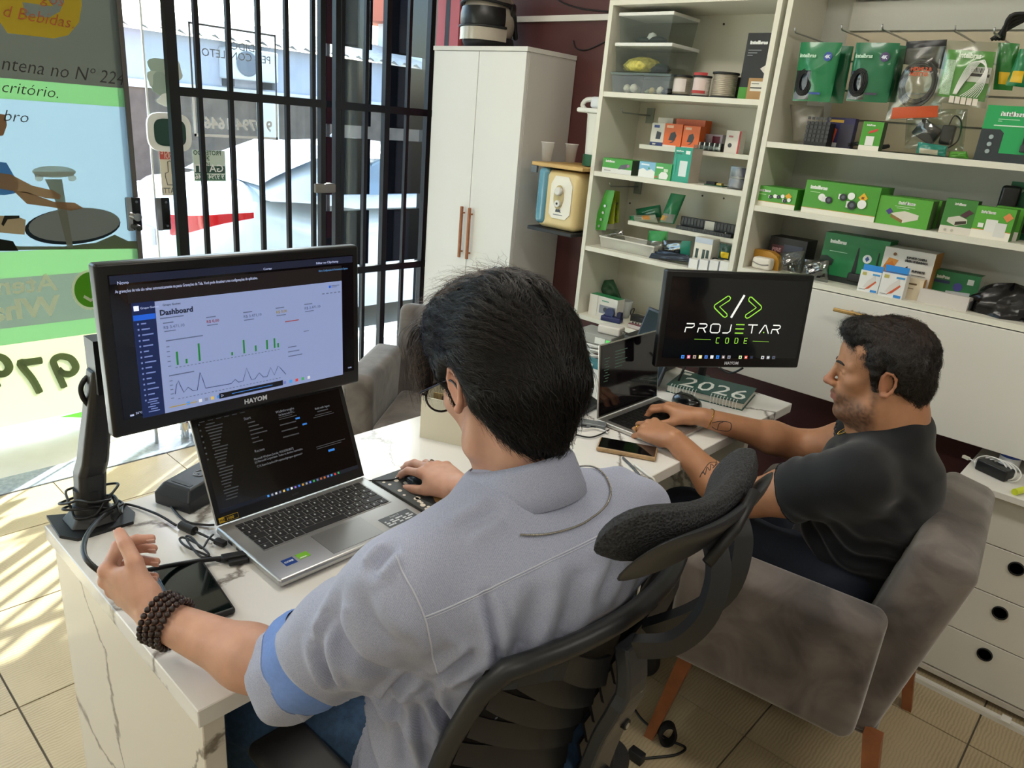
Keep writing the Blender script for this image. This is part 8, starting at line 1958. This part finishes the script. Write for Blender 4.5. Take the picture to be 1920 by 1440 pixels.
def crease(pxs, A, w):
 global dd
 c = []
 for p in pxs:
  l = bv0.ray_cast(CE, ray(*p))[0]
  if l is not None: c.append(l)
 if len(c) < 2: return
 c = np.array([list(p) for p in spline(c, 6)], np.float32)
 lo, hi = c.min(0) - .06, c.max(0) + .06
 ix = np.where(((P0_ > lo) & (P0_ < hi)).all(1))[0]
 D = np.linalg.norm(P0_[ix][:, None, :] - c[None], axis=2); m = D.min(1); e = 1 - .75 * np.abs(D.argmin(1) / (len(c) - 1) * 2 - 1) ** 3
 dd[ix] += e * A * (-np.exp(-(m / w) ** 2) + .75 * np.exp(-((m - 1.9 * w) / (1.1 * w)) ** 2))
for pxs, A, w in (([(908, 1114), (922, 1165), (932, 1215), (930, 1262)], .010, .006), ([(890, 1226), (855, 1252), (822, 1274)], .012, .007), ([(775, 1268), (740, 1288), (710, 1303)], .010, .007),
 ([(803, 1280), (815, 1322), (850, 1355), (890, 1382)], .012, .008), ([(784, 1297), (790, 1345), (797, 1396), (809, 1436)], .010, .008), ([(740, 1300), (745, 1360), (760, 1436)], .008, .009),
 ([(614, 1158), (604, 1210), (612, 1255), (632, 1297)], .010, .0065), ([(589, 1190), (598, 1247), (629, 1291)], .008, .006), ([(640, 1110), (628, 1160), (650, 1215), (697, 1250), (747, 1266)], .009, .011),
 ([(735, 1028), (715, 1048), (698, 1070)], .009, .008), ([(1014, 1098), (995, 1165), (970, 1223), (902, 1322)], .009, .015), ([(1085, 1065), (1060, 1150), (1000, 1240)], .008, .014), ([(952, 1290), (900, 1330), (846, 1372)], .010, .010), ([(860, 1000), (900, 975), (930, 960)], .006, .009), ([(1140, 1010), (1150, 1060), (1120, 1120)], .007, .010), ([(680, 1120), (700, 1170), (760, 1215)], .006, .012)):
 crease(pxs, A, w)
P = P + N * dd[:, None]
shirt = np_mesh('shirt', P, Q, M_SHIRT, man1)
sb_ = bvh_of(P, Q)
M_SEAM = mat('#c3c7d6', .8)
def seam(pts, r=.0011, m=M_SEAM, n=8):
 MB().tube(on_surface_line(sb_, pts, .0003, n), r, 5).build('seam', m, shirt, True)
def cast(pxs, bv=None):
 out = []
 for x, y in pxs:
  loc, nn, _, _ = (bv or sb_).ray_cast(CE, ray(x, y))
  if loc is not None: out.append(loc)
 return out
for dy, r in ((0, .0011), (5, .0007)):
 c_ = cast([(795, 1157 + dy), (850, 1135 + dy), (900, 1112 + dy), (950, 1088 + dy), (1000, 1064 + dy), (1050, 1040 + dy), (1100, 1016 + dy), (1150, 992 + dy)])
 if len(c_) > 3: seam(c_, r)
c_ = cast([(742, 1042), (756, 1075), (778, 1115), (797, 1160), (806, 1200), (812, 1235), (822, 1262)])
if len(c_) > 3: seam(c_, .0012)
for (s_, e) in ((SL, EL), (SR, ER)):
 d = (e - s_).normalized(); u = d.orthogonal().normalized(); w = d.cross(u); c0 = s_ + (e - s_) * .88
 def ringrow(t_, r, wob=1.0, sh=0.0):
  row = []
  for k in range(48):
   a = 2 * PI * k / 48
   rr_ = r + wob * (.0022 * math.sin(3 * a + 2 * t_) + .0014 * math.sin(7 * a + 5 * t_))
   row.append(c0 + d * (t_ + .005 * math.sin(2 * a + sh)) + (u * math.cos(a) + w * math.sin(a)) * rr_)
  return row
 rows = [ringrow(t_, r) for t_, r in ((-.004, .0585), (.004, .0615), (.016, .0635), (.032, .0635), (.046, .061), (.052, .057), (.044, .053), (.02, .052), (-.01, .052))]
 MB().grid(rows, True).build('rolled_cuff', M_SHIRT, shirt, True)
 rows = [ringrow(t_, r, 1.0, .4) for t_, r in ((-.046, .0635), (-.038, .0670), (-.018, .0680), (-.004, .0655), (.004, .0635), (-.004, .0615), (-.02, .0610))]
 o = MB().grid(rows, True).build('cuff_lining', mat('#6f8fd0', .8, noise=.06, nscale=200), shirt, True)
def collar_pt(a, z, r, dx=0):
 c = Vector((-.585, .697, .020)); return Vector((c.x + (r * 1.02) * math.cos(a) + dx, c.y + r * .98 * math.sin(a), z + c.z - .065 * (1 - math.cos(a)) * .5 ))
N_ = 44
rows = []
for (z, r) in ((1.035, .068), (1.062, .065), (1.092, .0635), (1.100, .066), (1.092, .0735), (1.066, .086), (1.044, .097), (1.042, .095), (1.062, .083)):
 row = []
 for k in range(N_ + 1):
  a = -2.75 + 5.5 * k / N_
  zz = z; rr = r
  if r > .071 and z < 1.07: zz = z - .024 * max(0, (abs(a) - 1.2) / 1.5); rr = r + .016 * max(0, (abs(a) - 1.2) / 1.5)
  row.append(collar_pt(a, zz, rr))
 rows.append(row)
co = MB().grid(rows).build('collar', M_SHIRT, shirt, True)
sm = co.modifiers.new('thick', 'SOLIDIFY'); sm.thickness = .0018
ch = [collar_pt(-2.2 + 4.4 * k / 90, 1.034, .0885) for k in range(91)]
rows = [collar_pt(-1.7 + 3.4 * k / 60, 1.033 + .001 * (k % 2), .0885) for k in range(61)]
cn = MB()
pts = on_surface_line(sb_, [collar_pt(-.85 + 2.3 * k / 14, 1.018, .115) for k in range(15)], .003, 8)
for i, p in enumerate(pts[:-1]):
 d = (pts[i + 1] - p);
 if d.length < 1e-5: continue
 cn.tube([p, p + d * 1.1], [.0016, .0010], 5)
nk = cn.build('neck_chain', mat('#a9a49a', .3, 1.0), man1, True); nk['kind'] = 'stuff'
M_HAIR = mat('#0b0a0a', .55, noise=.3, nscale=60, spec=.3)
M_STRAND = mat('#0f0c0b', .45, noise=.4, nscale=30, spec=.3)
R3 = HM.to_3x3()
F = Field(Vector((-.82, .52, 1.0)), Vector((-.42, .92, 1.40)), .0045)
F.ell(T1(-.018, 0, .058), (.101, .081, .083), .03, R3)
F.ell(T1(.035, 0, .090), (.070, .072, .052), .03, R3)
F.ell(T1(-.055, 0, .005), (.068, .080, .080), .03, R3)
F.rc(T1(-.056, .022, -.03), T1(-.052, .02, -.066), .056, .032, .03); F.rc(T1(-.056, -.022, -.03), T1(-.052, -.02, -.066), .056, .032, .03); F.rc(T1(-.058, 0, -.04), T1(-.052, 0, -.086), .054, .024, .03)
for y in (1, -1):
 F.ell(T1(-.036, y * .058, .032), (.058, .034, .058), .02, R3)
 F.rc(T1(.040, y * .058, .062), T1(.020, y * .078, .018), .024, .012, .02)
 F.rc(T1(.018, y * .074, .02), T1(.020, y * .074, -.018), .008, .005, .01)
 F.ell(T1(-.004, y * .092, -.008), (.026, .022, .038), .012, R3, True)
F.ell(T1(.125, 0, -.030), (.080, .085, .100), .02, R3, True)
F.rc(T1(.085, .02, .105), T1(.112, .045, .060), .020, .014, .02); F.rc(T1(.112, .045, .060), T1(.118, .055, .020), .012, .005, .015)
F.rc(T1(.088, -.02, .105), T1(.112, -.04, .062), .018, .010, .02)
P, Q = F.mesh(); P = adj_smooth(P, Q, 2, .5); N = vnormals(P, Q)
lc = (np.concatenate([P, np.ones((len(P), 1))], 1) @ np.array(HM.inverted()).T)[:, :3]
flowc = np.arctan2(lc[:, 1], lc[:, 2] + .02) * 26 + lc[:, 0] * 25
P = P + N * (.0010 * np.sin(flowc * 2.2 + 5 * vnoise(P, (14, 14, 14), 8)) + .0016 * vnoise(P, (45, 45, 45), 9))[:, None]
hair1 = np_mesh('hair', P, Q, M_HAIR, man1)
hb1 = bvh_of(P, Q); HI = HM.inverted(); HR = HM.to_3x3()
def flow1(p, n):
 l = HI @ p
 if l.z > .05: d = Vector((-1, .35 * math.copysign(1, l.y), -.15))
 elif l.x > .03: d = Vector((.15, 0, -1))
 elif l.z > -.02: d = Vector((-.75, -.25 * math.copysign(1, l.y) * (l.x < -.05), -.75))
 else: d = Vector((.02, -.5 * l.y / .08, -1))
 d = d.normalized() + Vector((.25 * math.sin(l.y * 70), .25 * math.sin(l.z * 60 + l.x * 40), .0))
 return HR @ d
strands('hair_strands', man1, M_STRAND, surf_samples(P, Q, N, 9000, lambda c: True, 3), hb1, flow1, lambda p: .055, .0065, .0006, 7, .0025, 4)
strands('hair_strands', man1, mat('#2b211c', .4, spec=.4), surf_samples(P, Q, N, 1000, lambda c: (HI @ Vector(c)).z > .05, 6), hb1, flow1, lambda p: .06, .007, .00042, 8, .002, 7)
strands('hair_strands', man1, mat('#4a382c', .4), surf_samples(P, Q, N, 900, lambda c: (HI @ Vector(c)).x > .075 or (HI @ Vector(c)).z > .125, 8), hb1, lambda p, n: HR @ Vector((.6, .2, -.6)) + n * .2, lambda p: .05, .03, .00040, 7, .004, 9)
strands('hair_strands', man1, M_STRAND, surf_samples(P, Q, N, 1500, lambda c: (HI @ Vector(c)).z < .0 and (HI @ Vector(c)).x < .0, 21), hb1, flow1, lambda p: .06, .016, .0007, 8, .003, 22)
rr = random.Random(31); fv, ff = [], []
for k in range(420):
 y0 = rr.uniform(-.03, .062); a0 = Vector((.088 + rr.uniform(-.02, .012), y0, .100 + rr.uniform(-.02, .012)))
 ln = rr.uniform(.5, 1.25); out_ = rr.uniform(.0, 1) ** 2; ph = rr.random() * 6
 pts = []
 for j in range(9):
  t_ = j / 8; w_ = .004 * math.sin(ph + t_ * 7) * t_
  pts.append(HM @ (a0 + Vector(((.030 + .035 * out_) * math.sin(t_ * 1.7) * ln + w_, .012 * t_ * (1 if y0 > 0 else -1) + w_, -.085 * ln * t_ * t_ + .02 * out_ * t_))))
 b0 = len(fv)
 for j, p in enumerate(pts):
  tg = (pts[min(j + 1, 8)] - pts[max(j - 1, 0)]).normalized(); sd = tg.cross(Vector((0, 0, 1))).normalized(); n2 = sd.cross(tg); r = .0005 * (1 - .8 * (j / 8) ** 2)
  fv += [tuple(p + sd * r), tuple(p + n2 * r), tuple(p - sd * r)]
 for j in range(8):
  a = b0 + 3 * j; ff += [(a, a + 1, a + 4, a + 3), (a + 1, a + 2, a + 5, a + 4)]
me = bpy.data.meshes.new('fringe'); me.from_pydata(fv, [], ff); me.update(); shade(me, True); link('fringe', me, mat('#35271f', .4), man1)['kind'] = 'stuff'
gm = mat('#141416', .25)
for y in (1, -1):
 MB().tube([HM @ Vector((.118 + .0 * math.cos(a) - .006 * abs(math.sin(a * 0)), y * (.034 + .025 * math.cos(a)), -.002 + .021 * math.sin(a))) for a in [2 * PI * k / 32 for k in range(32)]], .0017, 6, closed=True).build('glasses_rim', gm, man1, True)
 MB().grid([[HM @ Vector((.118, y * (.034 + .024 * r * math.cos(a)), -.002 + .020 * r * math.sin(a))) for a in [2 * PI * k / 24 for k in range(24)]] for r in (.02, 1.0)], True).build('lens', film('#eef2f2', .05, .02, .98, 'lens'), man1)
 MB().tube(spline([HM @ Vector(v) for v in ((.117, y * .059, .006), (.105, y * .072, .009), (.05, y * .080, .010), (.0, y * .083, .010), (-.015, y * .082, -.008))], 5), .0016, 6).build('temple_arm', gm, man1, True)
MB().tube([HM @ Vector(v) for v in ((.118, .010, .004), (.121, 0, .008), (.118, -.010, .004))], .0016, 6).build('bridge', gm, man1, True)
wd_ = (WL - EL).normalized(); wc0 = EL.lerp(WL, .93); u = wd_.orthogonal().normalized(); w = wd_.cross(u)
bead = mat('#2b1a16', .35, noise=.4, nscale=300)
bm_ = MB()
sph = [(.0046 * math.sin(PI * k / 6), -.0046 * math.cos(PI * k / 6)) for k in range(7)]
for row in range(4):
 c = wc0 + wd_ * (-.014 + .0098 * row)
 for k in range(24):
  a = 2 * PI * (k + .5 * (row % 2)) / 24
  p = c + (u * math.cos(a) + w * math.sin(a)) * .0345
  MB().lathe(sph, n=8, M=Matrix.Translation(p) @ Matrix.Rotation(a * 3, 4, 'X')).build('bracelet_bead', bead, man1, True)
pr = hr[2]; c = pr[0].lerp(pr[1], .55); d = (pr[1] - pr[0]).normalized(); u = d.orthogonal().normalized(); w = d.cross(u)
MB().tube([c + (u * math.cos(a) + w * math.sin(a)) * .0104 for a in [2 * PI * k / 20 for k in range(20)]], .0016, 6, closed=True).build('ring', mat('#b9b6b0', .2, 1.0), man1, True)
# man in the black T-shirt
SK2 = hexc('#b3805f')
M_SKIN2 = skin_material('skin_tan', SK2)
HM2 = head_frame((-.430, 1.752, 1.052), math.radians(200), math.radians(6), 0)
NB2 = Vector((-.394, 1.778, .950))
SL2, SR2 = Vector((-.395, 1.615, .838)), Vector((-.415, 1.965, .838))
EL2, WL2 = Vector((-.655, 1.625, .668)), Vector((-.822, 1.580, .792))
ER2, WR2 = Vector((-.628, 1.965, .735)), Vector((-.845, 1.775, .796))
F = Field((-1.06, 1.46, .42), (-.20, 2.10, 1.24), .0032)
T2 = add_head(F, HM2, .94, 1.06)
F.rc(T2(-.030, 0, -.045), NB2, .058, .062, .03); F.rc(T2(.005, 0, -.06), NB2 + Vector((-.025, 0, -.01)), .050, .054, .03)
F.rc(NB2, (-.40, 1.80, .55), .075, .10, .05); F.rc(SL2, SR2, .05, .05, .05)
for (s_, e, w) in ((SL2, EL2, WL2), (SR2, ER2, WR2)):
 F.rc(s_, s_.lerp(e, .5), .056, .054, .03); F.rc(s_.lerp(e, .5), e, .054, .044, .03)
 mid = e.lerp(w, .32); F.rc(e, mid, .045, .046, .02); F.rc(mid, w, .046, .029, .02, flat=((0, 0, 1), .88))
fl2 = Vector((-.95, .28, -.06)).normalized(); hl2 = add_hand(F, WL2 + fl2 * .012, fl2, (-.1, -.30, 1), -1 if False else 1, [(.45, .75, .4), (.40, .75, .4), (.42, .78, .4), (.5, .8, .4)], .07, (.5, .5, .3))
fr2 = Vector((-.98, -.10, .0)).normalized(); hr2 = add_hand(F, WR2 + fr2 * .012, fr2, (-.05, .10, 1), -1, [(.42, .70, .4), (.38, .72, .4), (.40, .75, .4), (.45, .8, .4)], .08, (.55, .5, .3))
P, Q = F.mesh(); P = adj_smooth(P, Q, 1, .4)
loc = (np.concatenate([P, np.ones((len(P), 1))], 1) @ np.array(HM2.inverted()).T)[:, :3]
col = np.tile(np.array(SK2, np.float32), (len(P), 1))
def mixc(wt, c, a):
 global col
 w = (np.clip(wt, 0, 1) * a)[:, None]; col = col * (1 - w) + np.array(hexc(c), np.float32) * w
x, y, z = loc[:, 0], loc[:, 1], loc[:, 2]
hd = (z > -.14) & (z < .14) & (np.abs(y) < .1) & (np.abs(x) < .14)
jawm = np.clip((-.052 - z + .25 * np.clip(x - .02, 0, .1)) / .018, 0, 1) * np.clip((x + .002) / .02, 0, 1) * (z > -.13) * hd
mous = np.clip(1 - np.abs(z + .050) / .009, 0, 1) * np.clip((x - .082) / .01, 0, 1) * (np.abs(y) < .030)
sidb = np.clip(1 - np.abs(x - .014) / .012, 0, 1) * (np.abs(y) > .045) * (z < .02) * (z > -.08) * hd
lipm = (x > .088) & (z < -.0535) & (z > -.0735) & (np.abs(y) < .023)
nz = .7 + .3 * vnoise(P, (220, 220, 220), 2)
mixc(np.maximum(np.maximum(jawm, mous), sidb * .9) * nz, '#1c1411', .82)
col[lipm] = np.array(hexc('#9c6458'))
mixc(np.clip((np.linalg.norm(loc - np.array([.115, 0, -.03]), axis=1) < .02).astype(float), 0, 1), '#b4725a', .5)
mixc(((np.abs(y) > .076) & (np.abs(x) < .03) & (np.abs(z) < .04)).astype(float), '#b4745a', .45)
for pts in hl2 + hr2:
 for p in pts[1:]:
  d = np.linalg.norm(P - np.array(p, np.float32), axis=1); mixc(1 - d / .014, '#8f5c42', .45)
man2 = np_mesh('person', P, Q, M_SKIN2, None, col)
tag(man2, 'bearded man in a black T-shirt typing, seated in the grey armchair', 'person')
M_NAIL2 = mat('#c79c86', .3); nails(man2, hl2 + hr2, Vector((0, 0, 1)), M_NAIL2)
body_bvh = bvh_of(P, Q)
for yy in (1, -1):
 MB().lathe([(.0118 * math.sin(PI * k / 10), -.0118 * math.cos(PI * k / 10)) for k in range(11)], n=16, M=HM2 @ Matrix.Translation((.0708, yy * .0292, .0))).build('eye', mat('#b3a79c', .25), man2, True)
 MB().lathe([(0, .0112), (.0052, .0104), (.0055, .0098)], n=16, M=HM2 @ Matrix.Translation((.0712, yy * .0292, -.001)) @ Matrix.Rotation(PI / 2, 4, 'Y')).build('iris', mat('#23160d', .1), man2, True)
 MB().tube(on_surface_line(body_bvh, [T2(.105 - .0045 * k, yy * (.012 + .0085 * k), .0235 + .003 * math.sin(k * .8)) for k in range(5)], .001, 1), [.0022, .0034, .0034, .003, .0014], 6).build('eyebrow', mat('#17110e', .7), man2, True)
F = Field((-1.10, 1.52, .02), (-.22, 2.12, .66), .0065)
F.ell((-.42, 1.80, .53), (.13, .18, .10), .05)
for (yy, k, ft) in ((1.70, Vector((-.80, 1.66, .555)), Vector((-.86, 1.66, .07))), (1.89, Vector((-.80, 1.93, .545)), Vector((-.88, 1.93, .07)))):
 F.rc((-.43, yy, .52), k, .088, .068, .05); F.rc(k, ft, .068, .05, .03)
F.cut(lambda X, Y, Z: .045 - Z + 0 * X + 0 * Y)
P, Q = F.mesh(); N = vnormals(P, Q); P = P + N * (.004 * vnoise(P, (22, 22, 30), 3))[:, None]
np_mesh('trousers', P, Q, mat('#141c2b', .85, noise=.15, nscale=150), man2)
for ft in (Vector((-.86, 1.66, 0)), Vector((-.88, 1.93, 0))):
 F = Field(ft + Vector((-.25, -.07, 0)), ft + Vector((.09, .07, .14)), .005)
 F.rc(ft + Vector((.03, 0, .045)), ft + Vector((-.17, 0, .032)), .042, .034, .02); F.rc(ft + Vector((.02, 0, .045)), ft + Vector((.02, 0, .1)), .04, .045, .02); F.cut(lambda X, Y, Z: .002 - Z + 0 * X + 0 * Y)
 np_mesh('shoe', *F.mesh(), mat('#1a1a1c', .6), man2)
M_TEE = mat('#15171b', .78, noise=.12, nscale=400, sheen=.2, spec=.25)
F = Field((-.66, 1.47, .46), (-.19, 2.12, .98), .0046)
F.rc((-.415, 1.80, .56), (-.385, 1.795, .74), .150, .145, .05, flat=((1, 0, 0), .86))
F.ell((-.385, 1.79, .77), (.130, .185, .12), .06)
F.rc(NB2 + Vector((.01, 0, -.028)), NB2 + Vector((.01, 0, -.10)), .066, .12, .05)
for (s_, e) in ((SL2, EL2), (SR2, ER2)):
 F.rc(NB2 + Vector((.015, 0, -.060)), s_ + Vector((.01, 0, .006)), .062, .067, .05)
 d = e - s_; F.rc(s_, s_ + d * .40, .072, .074, .04)
 c = s_ + d * .52; F.rc(c, c + d * .4, .065, .065, .004, True)
F.rc(NB2 + Vector((.045, -.03, -.02)), NB2 + Vector((.045, .03, -.02)), .040, .040, .04)
F.rc(NB2 + Vector((-.022, 0, .012)), NB2 + Vector((-.045, 0, .07)), .060, .075, .006, True)
P, Q = F.mesh(); P = adj_smooth(P, Q, 2, .5); N = vnormals(P, Q)
dd = .003 * vnoise(P, (16, 16, 9), 1) + np.clip((.80 - P[:, 2]) / .15, 0, 1) * .0065 * np.sin(P[:, 2] * 95 + P[:, 0] * 60 + 4 * vnoise(P, (9, 9, 9), 2))
sh_ = np.exp(-(((P[:, 1] - 1.66) / .05) ** 2 + ((P[:, 2] - .80) / .07) ** 2)); dd = dd + sh_ * .005 * np.sin((P[:, 0] + P[:, 2]) * 110)
P = P + N * dd[:, None]; P = adj_smooth(P, Q, 1, .3)
tee = np_mesh('t_shirt', P, Q, M_TEE, man2); tb_ = bvh_of(P, Q)
o = MB().grid([[NB2 + Vector((-.004 + r * math.cos(a), r * math.sin(a), z + .034 * math.cos(a))) for a in [2 * PI * k / 36 for k in range(36)]] for z, r in ((-.034, .086), (-.016, .0745), (.004, .070), (.010, .0685), (.006, .0665), (-.02, .066))], True).build('neck_rib', M_TEE, tee, True)
for (s_, e) in ((SL2, EL2),):
 d = (e - s_).normalized(); u = d.orthogonal().normalized(); w = d.cross(u); c = s_ + (e - s_) * .50
 MB().tube(on_surface_line(tb_, [c + (u * math.cos(a) + w * math.sin(a)) * .078 for a in [2 * PI * k / 16 for k in range(17)]], .0004, 3), .0013, 5).build('sleeve_hem', mat('#0e1013', .8), tee, True)
gold_ = mat('#b8954a', .25, 1.0)
pts = on_surface_line(tb_, [NB2 + Vector((-.02 - .10 * math.sin(PI * k / 16), -.075 * math.cos(PI * k / 16), .01 - .07 * math.sin(PI * k / 16))) for k in range(17)], .002, 6)
cm_ = MB()
for i in range(0, len(pts) - 1):
 d = pts[i + 1] - pts[i]
 if d.length > 1e-5: cm_.tube([pts[i], pts[i] + d * 1.05], [.0018, .0012], 5)
o = cm_.build('gold_chain', gold_, man2, True); o['kind'] = 'stuff'
d = (WR2 - ER2).normalized(); c = ER2.lerp(WR2, .95); u = d.orthogonal().normalized(); w = d.cross(u)
MB().tube([c + Matrix.Diagonal((1, 1, .88)) @ ((u * math.cos(a) + w * math.sin(a)) * .0312) + d * .003 * math.sin(2 * a) for a in [2 * PI * k / 30 for k in range(30)]], .0016, 6, closed=True).build('bracelet', gold_, man2, True)
pr = hl2[2]; c = pr[0].lerp(pr[1], .55); d = (pr[1] - pr[0]).normalized(); u = d.orthogonal().normalized(); w = d.cross(u)
MB().tube([c + (u * math.cos(a) + w * math.sin(a)) * .0104 for a in [2 * PI * k / 20 for k in range(20)]], .0018, 6, closed=True).build('ring', gold_, man2, True)
ink = mat('#3d3431', .7)
def tattoo(pxs, r=.0013):
 c = cast(pxs, body_bvh)
 if len(c) > 2: MB().tube(on_surface_line(body_bvh, c, -.0004, 4), r, 5).build('tattoo', ink, man2, True)
tattoo([(1335, 793), (1350, 790), (1368, 792), (1371, 800), (1366, 808), (1345, 806), (1335, 800)]); tattoo([(1345, 806), (1348, 795), (1356, 791)])
tattoo([(1312, 895), (1318, 884), (1322, 890), (1326, 876), (1331, 882), (1333, 870), (1340, 874), (1343, 864), (1350, 862), (1356, 858)]); tattoo([(1316, 888), (1330, 868), (1340, 860), (1345, 868), (1336, 878)])
M_HAIR2 = mat('#0f0c0b', .5, noise=.3, nscale=80)
R2 = HM2.to_3x3()
F = Field(Vector((-.57, 1.60, .93)), Vector((-.26, 1.92, 1.25)), .004)
F.ell(T2(-.020, 0, .054), (.091, .074, .078), .02, R2)
F.ell(T2(.036, 0, .094), (.054, .056, .036), .02, R2)
F.ell(T2(.060, 0, .106), (.032, .045, .020), .015, R2)
F.ell(T2(-.062, 0, .0), (.040, .062, .068), .03, R2)
F.rc(T2(-.070, .02, -.02), T2(-.062, .02, -.075), .033, .022, .03); F.rc(T2(-.070, -.02, -.02), T2(-.062, -.02, -.075), .033, .022, .03)
for yy in (1, -1):
 F.ell(T2(-.036, yy * .060, .028), (.050, .026, .050), .02, R2)
 F.rc(T2(.025, yy * .064, .060), T2(.018, yy * .074, .015), .016, .008, .015); F.rc(T2(.018, yy * .074, .015), T2(.014, yy * .074, -.025), .008, .004, .01)
 F.ell(T2(-.006, yy * .092, -.006), (.025, .022, .036), .01, R2, True)
F.ell(T2(.130, 0, .0), (.075, .080, .078), .015, R2, True)
P, Q = F.mesh(); P = adj_smooth(P, Q, 1, .5); N = vnormals(P, Q)
P = P + N * (.0030 * vnoise(P, (70, 70, 70), 9) + .0022 * vnoise(P, (150, 150, 150), 10))[:, None]
np_mesh('hair', P, Q, M_HAIR2, man2)
hb2 = bvh_of(P, Q); HI2 = HM2.inverted(); HR2 = HM2.to_3x3()
def flow2(p, n):
 l = HI2 @ p
 if l.x > .03 and l.z > .06: d = Vector((.5, .6 * math.sin(l.y * 90), -.3))
 elif l.z > .03: d = Vector((-.4, .8 * math.copysign(1, l.y), -.6))
 else: d = Vector((-.2, -.2 * l.y / .08, -1))
 return HR2 @ (d + Vector((.6 * math.sin(l.y * 120 + l.z * 90), .6 * math.sin(l.x * 110), .4 * math.sin(l.x * 90 + l.y * 70))))
strands('hair_strands', man2, mat('#1c1512', .45), surf_samples(P, Q, N, 5000, lambda c: True, 5), hb2, flow2, lambda p: .034, .009, .0006, 7, .005, 6)
strands('hair_strands', man2, mat('#3a241a', .45), surf_samples(P, Q, N, 900, lambda c: (HI2 @ Vector(c)).z > .09 and (HI2 @ Vector(c)).x < .03, 7), hb2, flow2, lambda p: .03, .004, .0005, 6, .003, 8)
strands('hair_strands', man2, mat('#120e0c', .45), surf_samples(P, Q, N, 700, lambda c: (HI2 @ Vector(c)).x > .045, 11), hb2, flow2, lambda p: .035, .020, .0006, 8, .006, 12)
